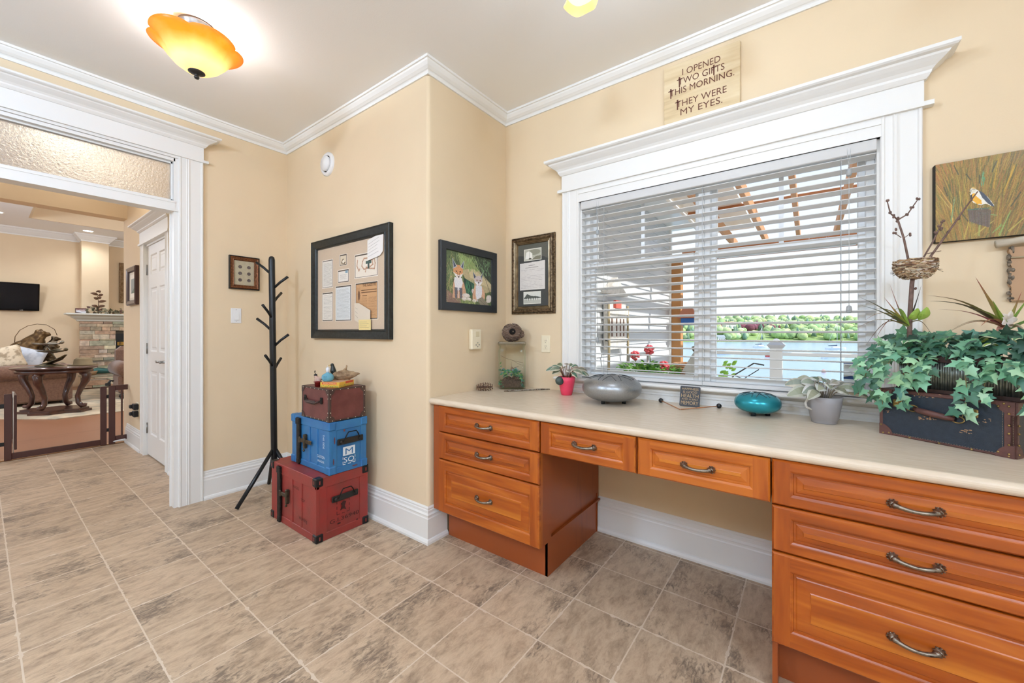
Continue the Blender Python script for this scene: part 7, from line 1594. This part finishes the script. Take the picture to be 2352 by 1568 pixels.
# lantern hanging on the cedar post
t = thing('hanging_lantern', 'small blue and copper birdhouse hung on the cedar post', 'birdhouse', (-1.40, 6.0, 1.4)); m = MB(); m.bbox(-1.45, -1.26, 5.93, 6.02, 1.32, 1.42, .004); m.build('blue_body', mat('bright_blue', '2f62a8', .5), t); m = MB(); m.add([(-1.50, 5.9, 1.42), (-1.21, 5.9, 1.42), (-1.29, 5.9, 1.55), (-1.42, 5.9, 1.55), (-1.50, 6.05, 1.42), (-1.21, 6.05, 1.42), (-1.29, 6.05, 1.55), (-1.42, 6.05, 1.55)], [(0, 1, 2, 3), (7, 6, 5, 4), (0, 4, 5, 1), (1, 5, 6, 2), (2, 6, 7, 3), (3, 7, 4, 0)]); m.build('copper_roof', mat('copper_roof', 'b5745a', .5), t)
# patio chair
t = thing('patio_chair', 'pale metal patio chair behind the geranium on the deck', 'chair', (-1.32, 4.2, DZ)); m_pc = mat('pale_metal_frame', 'aba79f', .5, .3)
for y in (3.9, 4.5):
    m = MB(); m.tube([(-1.50, y, DZ), (-1.47, y, .35), (-1.45, y, .98)], .013, 8); m.tube([(-1.0, y, DZ), (-1.02, y, .55), (-1.05, y, .80)], .013, 8); m.tube([(-1.46, y, .80), (-1.05, y, .80)], .015, 8); m.build('side_frame', m_pc, t)
m = MB(); m.tube([(-1.45, 3.9, .98), (-1.45, 4.5, .98)], .014, 8); m.tube([(-1.46, 3.9, .6), (-1.46, 4.5, .6)], .012, 8); m.build('back_rail', m_pc, t); m = MB(); m.bbox(-1.46, -1.02, 3.92, 4.48, .28, .31, .01); m.build('seat', m_pc, t)
# window box shelf with geranium, basket and birdhouse
t = thing('outdoor_shelf', 'white ledge outside the window carrying the geranium', 'shelf', (-.9, 3.3, .78)); m = MB(); m.bbox(-1.55, -.45, 3.05, 3.75, .74, .78, .005); m.build('shelf_board', M_VINYL, t)
for x in (-1.5, -.5):
    for y in (3.1, 3.7): m = MB(); m.bbox(x-.03, x+.03, y-.03, y+.03, DZ, .74, .004); m.build('leg', M_VINYL, t)
t = thing('geranium', 'red flowering geranium with bright green leaves outside the window', 'potted plant', (-1.08, 3.35, .78)); rg = random.Random(6)
m = MB(); m.lathe([(0, 0), (.10, 0), (.13, .10), (.12, .10), (.09, .02), (0, .02)], 20, c=(-1.08, 3.35, .78), cap=False); m.build('pot', mat('terracotta_grey', 'a89c90', .8), t)
m = MB()
for i in range(260):
    a = rg.uniform(0, 2*PI); r_ = rg.random()**.5*.19; q = Vector((-1.08+r_*1.25*math.cos(a), 3.35+r_*math.sin(a), .87+rg.uniform(0, .12)*(1-r_*3))); broad_leaf(m, q, q+Vector((.04*math.cos(a), .04*math.sin(a), rg.uniform(-.01, .03))), (0, 0, 1), .022, jit(rg.choice(['5f9a3c', '7dbb45', '3f7a3a', '9ad055']), .2, rg), jit('6fa845', .2, rg), n=3)
m.build('foliage', M_LEAF, t, normals=False)
for x, y, z in ((-1.06, 3.32, 1.075), (-1.20, 3.38, 1.02), (-.93, 3.28, .95)):
    m = MB(); m.col = srgb('f07a80')
    for k in range(38): v = Vector((rg.gauss(0, 1), rg.gauss(0, 1), rg.gauss(0, 1))).normalized(); m.col = jit('f2737c', .2, rg); m.ball(Vector((x, y, z))+v*.034, (.013, .013, .010), 6, 4)
    m.col = srgb('6a9a4a'); m.tube([(x, y, z), (x+.01, y+.01, z-.12)], .004, 5); m.build('flower_head', M_LEAF, t)
t = thing('wicker_basket', 'brown woven basket on the outdoor ledge beside the geranium', 'basket', (-.83, 3.55, .78)); m = MB()
for k in range(10): r_ = .10+.03*math.sin(k/9*PI); m.tube([(-.84+r_*math.cos(2*PI*i/24), 3.61+r_*math.sin(2*PI*i/24), .79+.018*k) for i in range(25)], .010, 6)
m.build('weave', mat('wicker', 'a97f5d', .8, var=.3, vscale=60), t)
t = thing('birdhouse', 'weathered grey wooden birdhouse with a steep roof on the outdoor ledge', 'birdhouse', (-.68, 3.3, .78)); m = MB(); m.bbox(-.76, -.60, 3.24, 3.40, .78, .94, .003); m.add([(-.78, 3.22, .92), (-.58, 3.22, .92), (-.68, 3.22, 1.10), (-.78, 3.42, .92), (-.58, 3.42, .92), (-.68, 3.42, 1.10)], [(0, 1, 2), (5, 4, 3), (0, 3, 4, 1), (1, 4, 5, 2), (2, 5, 3, 0)]); m.build('house', mat('weathered_grey_wood', 'b5b3ae', .9, var=.15, vscale=14, stretch=(1, 1, .2)), t)
m = MB(); m.tube([(-.72, 3.3, 1.09), (-.62, 3.3, 1.12), (-.55, 3.28, 1.10)], [.02, .025, .008], 8); m.build('perched_ornament', mat('brown_ornament', '7b6a5c', .8), t)
t = thing('bare_branch', 'dark bare twig with green leaves below the right window pane', 'branch', (-.35, 3.2, .6)); m = MB(); m.col = srgb('4a443c')
m.tube([(-.52, 3.15, .70), (-.42, 3.15, .92), (-.30, 3.15, 1.01), (-.24, 3.15, 1.0)], .005, 6); m.tube([(-.42, 3.15, .92), (-.36, 3.15, .90), (-.27, 3.15, .97)], .003, 5); m.tube([(-.3, 3.15, .72), (-.22, 3.15, .84), (-.14, 3.15, .88)], .003, 5); m.tube([(-.22, 3.15, .84), (-.25, 3.15, .90)], .002, 5)
for i in range(16): q = Vector((-.47+rg.uniform(-.05, .05), 3.15, .95+rg.uniform(-.06, .06))); broad_leaf(m, q, q+Vector((.03, 0, .02)), (0, -1, 0), .012, jit('8fc04a', .2, rg), jit('8fc04a', .2, rg), n=3)
m.build('twigs', M_LEAF, t, normals=False)
t = thing('planter_stand', 'white plant stand holding the bare twig', 'plant stand', (-.48, 3.15, DZ)); m = MB(); m.bbox(-.58, -.40, 3.07, 3.23, DZ, .70, .01); m.build('stand', M_VINYL, t)
# security sticker on the pane
t = thing('window_sticker', 'blue and white security sticker in the lower right corner of the window', 'sticker', (.165, 2.39, .98)); Mk = frameM((.128, 2.3905, .975), (1, 0, 0), (0, 0, 1))
c = Canvas(80, 118, 'e6e8e2'); c.poly([(0, .93), (1, .93), (1, 1), (0, 1)], '2c4c86'); c.poly([(0, .28), (1, .28), (1, .36), (.7, .42), (.3, .42), (0, .36)], '2c4c86'); c.poly([(0, .14), (1, .14), (1, .16), (0, .16)], '3b4a5c'); c.poly([(0, 0), (1, 0), (1, .13), (0, .13)], 'b9c4c4'); c.poly([(.28, .62), (.48, .62), (.38, .52)], '24406f'); c.poly([(.50, .62), (.70, .62), (.60, .52)], '24406f'); c.into('print', Mk, .074, .108, M_PRINT, t)
m = MB(); put_text(m, 'WINDSOR SECURITY', Mk @ Matrix.Translation((.037, .090, 0)), .007, width=.066, depth=-.0004 if False else .0004); m.build('lettering', mat('dark_print', '30343a', .7), t)

# ---- the bay: water, far shore, trees, boats
mw, tt, N, L, B = nodes_of('bay_water'); B.inputs['Base Color'].default_value = (.34, .47, .62, 1); B.inputs['Roughness'].default_value = .18
g = N.new('ShaderNodeNewGeometry'); mp = N.new('ShaderNodeMapping'); mp.inputs['Scale'].default_value = (.25, .9, 1); L.new(g.outputs['Position'], mp.inputs[0]); nz = N.new('ShaderNodeTexNoise'); nz.inputs['Scale'].default_value = 1.2; nz.inputs['Detail'].default_value = 4; L.new(mp.outputs[0], nz.inputs['Vector'])
bp = N.new('ShaderNodeBump'); bp.inputs['Strength'].default_value = .35; bp.inputs['Distance'].default_value = .5; L.new(nz.outputs['Fac'], bp.inputs['Height']); L.new(bp.outputs[0], B.inputs['Normal'])
m = MB(); m.quad((-1500, 12, -8), (1500, 12, -8), (1500, 900, -8), (-1500, 900, -8)); struct('water', m, mw)
m = MB(); m.quad((-200, 7.1, -1.0), (200, 7.1, -1.0), (200, 16, -8.2), (-200, 16, -8.2)); struct('bank', m, mat('bank_grass', '6f8a4a', .95, col2='566e3c', vscale=1.5))
# ridge parallel to the picture's far shore
O_ = Vector((0, 0, 0)); rgn = np.random.RandomState(3)
def shore(r_, d, z): return O_+RT*r_+FW*d+Vector((0, 0, z))
m = MB(); xs_ = np.linspace(-500, 900, 90); prof = [(385, -8.3), (392, -6.5), (430, -1), (500, 6), (560, 12)]
R = []
for x in xs_: hh = 1.32+.18*math.sin(x/90+1)+.08*math.sin(x/31); R.append([shore(x, d, -8.3+(z+8.3)*hh) for d, z in prof])
m.rings(R, closed=False, cap0=False, cap1=False); struct('hillside', m, mat('far_grass', '7f9a5c', .95, col2='9db070', vscale=.03))
M_TREE = tint_mat('hazed_far_foliage', .95, noise=.25, nscale=.6)
m = MB(); n_t = 0
for i in range(1500):
    x = rgn.uniform(-60, 560); d = rgn.uniform(390, 560); base = -8.3+(np.interp(d, [385, 392, 430, 500, 560], [-8.3, -6.5, -1, 6, 12])+8.3)*1.32
    if (abs(x-240) < 9 and 425 < d < 447) or (abs(x-205) < 8 and d < 402): continue
    s_ = rgn.uniform(2.6, 5.5); con = rgn.rand() < .22; cc = rgn.choice(['b3c98a', 'a2bf80', 'c0d39a', '94b27a', 'a6b78a', 'c8d6a0'] if not con else ['6f8a74', '7a9580', '86a088'])  # tints lightened: distance haze is put into the foliage colour
    if 430 < d < 470 and 225 < x < 300 and rgn.rand() < .6: cc = '7d4a58'
    m.col = jit(cc, .15, random.Random(i))
    c_ = shore(x, d, base+s_*.7)
    if con: m.lathe([(s_*.55, -s_*.6), (s_*.35, s_*.3), (.05, s_*1.3)], 6, c=c_)
    else: m.ball(c_, (s_, s_, s_*.85), 7, 5)
o = m.build('trees', M_TREE, normals=False); tag(o, 'mixed green woods covering the far shore of the bay', 'trees', kind='stuff')
def house(label, x, d, z, w_, dd, h, roofc, wallc, rot=0.0):
    t = thing('house', label, 'house', shore(x, d, z), YAW+rot); m = MB(); m.box(-w_/2, w_/2, -dd/2, dd/2, 0, h); m.build('walls', mat('far_wall_'+wallc, wallc, .8), t, local=True)
    m = MB(); m.add([(-w_/2-.4, -dd/2-.4, h), (w_/2+.4, -dd/2-.4, h), (w_/2+.4, dd/2+.4, h), (-w_/2-.4, dd/2+.4, h), (-w_/2-.4, 0, h+2.8), (w_/2+.4, 0, h+2.8)], [(0, 1, 5, 4), (2, 3, 4, 5), (0, 4, 3), (1, 2, 5), (0, 3, 2, 1)]); m.build('roof', mat('far_roof_'+roofc, roofc, .8), t, local=True)
    for k in range(3): m = MB(); m.box(-w_/2+1.2+k*w_/3.4, -w_/2+2.4+k*w_/3.4, -dd/2-.05, -dd/2, 1.2, 2.6); m.build('window', mat('far_window', '5d6a74', .4), t, local=True)
house('white house with an orange roof among the trees across the water', 240, 440, 5.0, 11, 8, 5, 'd8805a', 'efece6'); house('white boathouse standing on the far shoreline', 205, 392, -7.6, 7, 5, 3.5, '9aa3aa', 'f0f0ee')
def boat(label, x, d, l, hullc, mast, cover=None):
    t = thing('sailboat' if mast else 'boat', label, 'boat', shore(x, d, -8), YAW); m = MB(); R = []
    for u, wd in ((-1, .5), (-.6, .9), (0, 1), (.6, .7), (.97, .08)): R.append([(u*l/2, s_*wd*l*.15*k, zz) for s_, k, zz in ((-1, 1, .9+.2*max(0, u)), (-1, .6, -.1), (1, .6, -.1), (1, 1, .9+.2*max(0, u)))])
    m.rings(R, smooth=False); m.build('hull', mat('hull_'+hullc, hullc, .4), t, local=True)
    m = MB(); m.bbox(-l*.2, l*.15, -l*.08, l*.08, .9, 1.5, .1); m.build('cabin', M_VINYL, t, local=True)
    if mast:
        m = MB(); m.tube([(l*.05, 0, .9), (l*.05, 0, mast)], .09, 6); m.tube([(l*.05, 0, mast), (l*.48, 0, 1.1)], .05, 4); m.tube([(l*.05, 0, mast*.97), (-l*.48, 0, 1.0)], .05, 4); m.build('mast', M_VINYL, t, local=True)
        m = MB(); m.tube([(l*.04, 0, 2.2), (-l*.38, 0, 2.0)], [.30, .15], 8); m.build('sail_cover', mat('cover_'+(cover or '3a4a6a'), cover or '3a4a6a', .7), t, local=True)
boat('white sailboat with a tall mast and blue sail cover, right part of the bay', 175, 215, 11, 'e9ebee', 15, '2f3f66'); boat('white sailboat with slim mast, moored just left of the railing post', 96, 240, 8, 'e3e6ea', 11); boat('small white sailboat behind the railing post top', 118, 300, 9, 'e9ebee', 15); boat('white sailboat with slanting stays left of the tall one', 150, 240, 9, 'e6e8ea', 12)
boat('small red kayak floating past the railing', 98, 150, 5, 'c8524e', 0); boat('long white rowing boat on the water right of the red kayak', 113, 140, 8, 'eef0f0', 0); boat('low white motorboat left of the railing post', 88, 165, 8, 'd9dde2', 0)
for label, x, d, cc in (('orange mooring buoy nearest the window', 42, 62, 'e0b070'), ('pink mooring buoy farther out in the bay', 72, 92, 'e39a8f')):
    t = thing('buoy', label, 'buoy', shore(x, d, -8)); m = MB(); m.ball(shore(x, d, -7.8), .45, 10, 7); m.build('float', mat('buoy_'+cc, cc, .5), t)
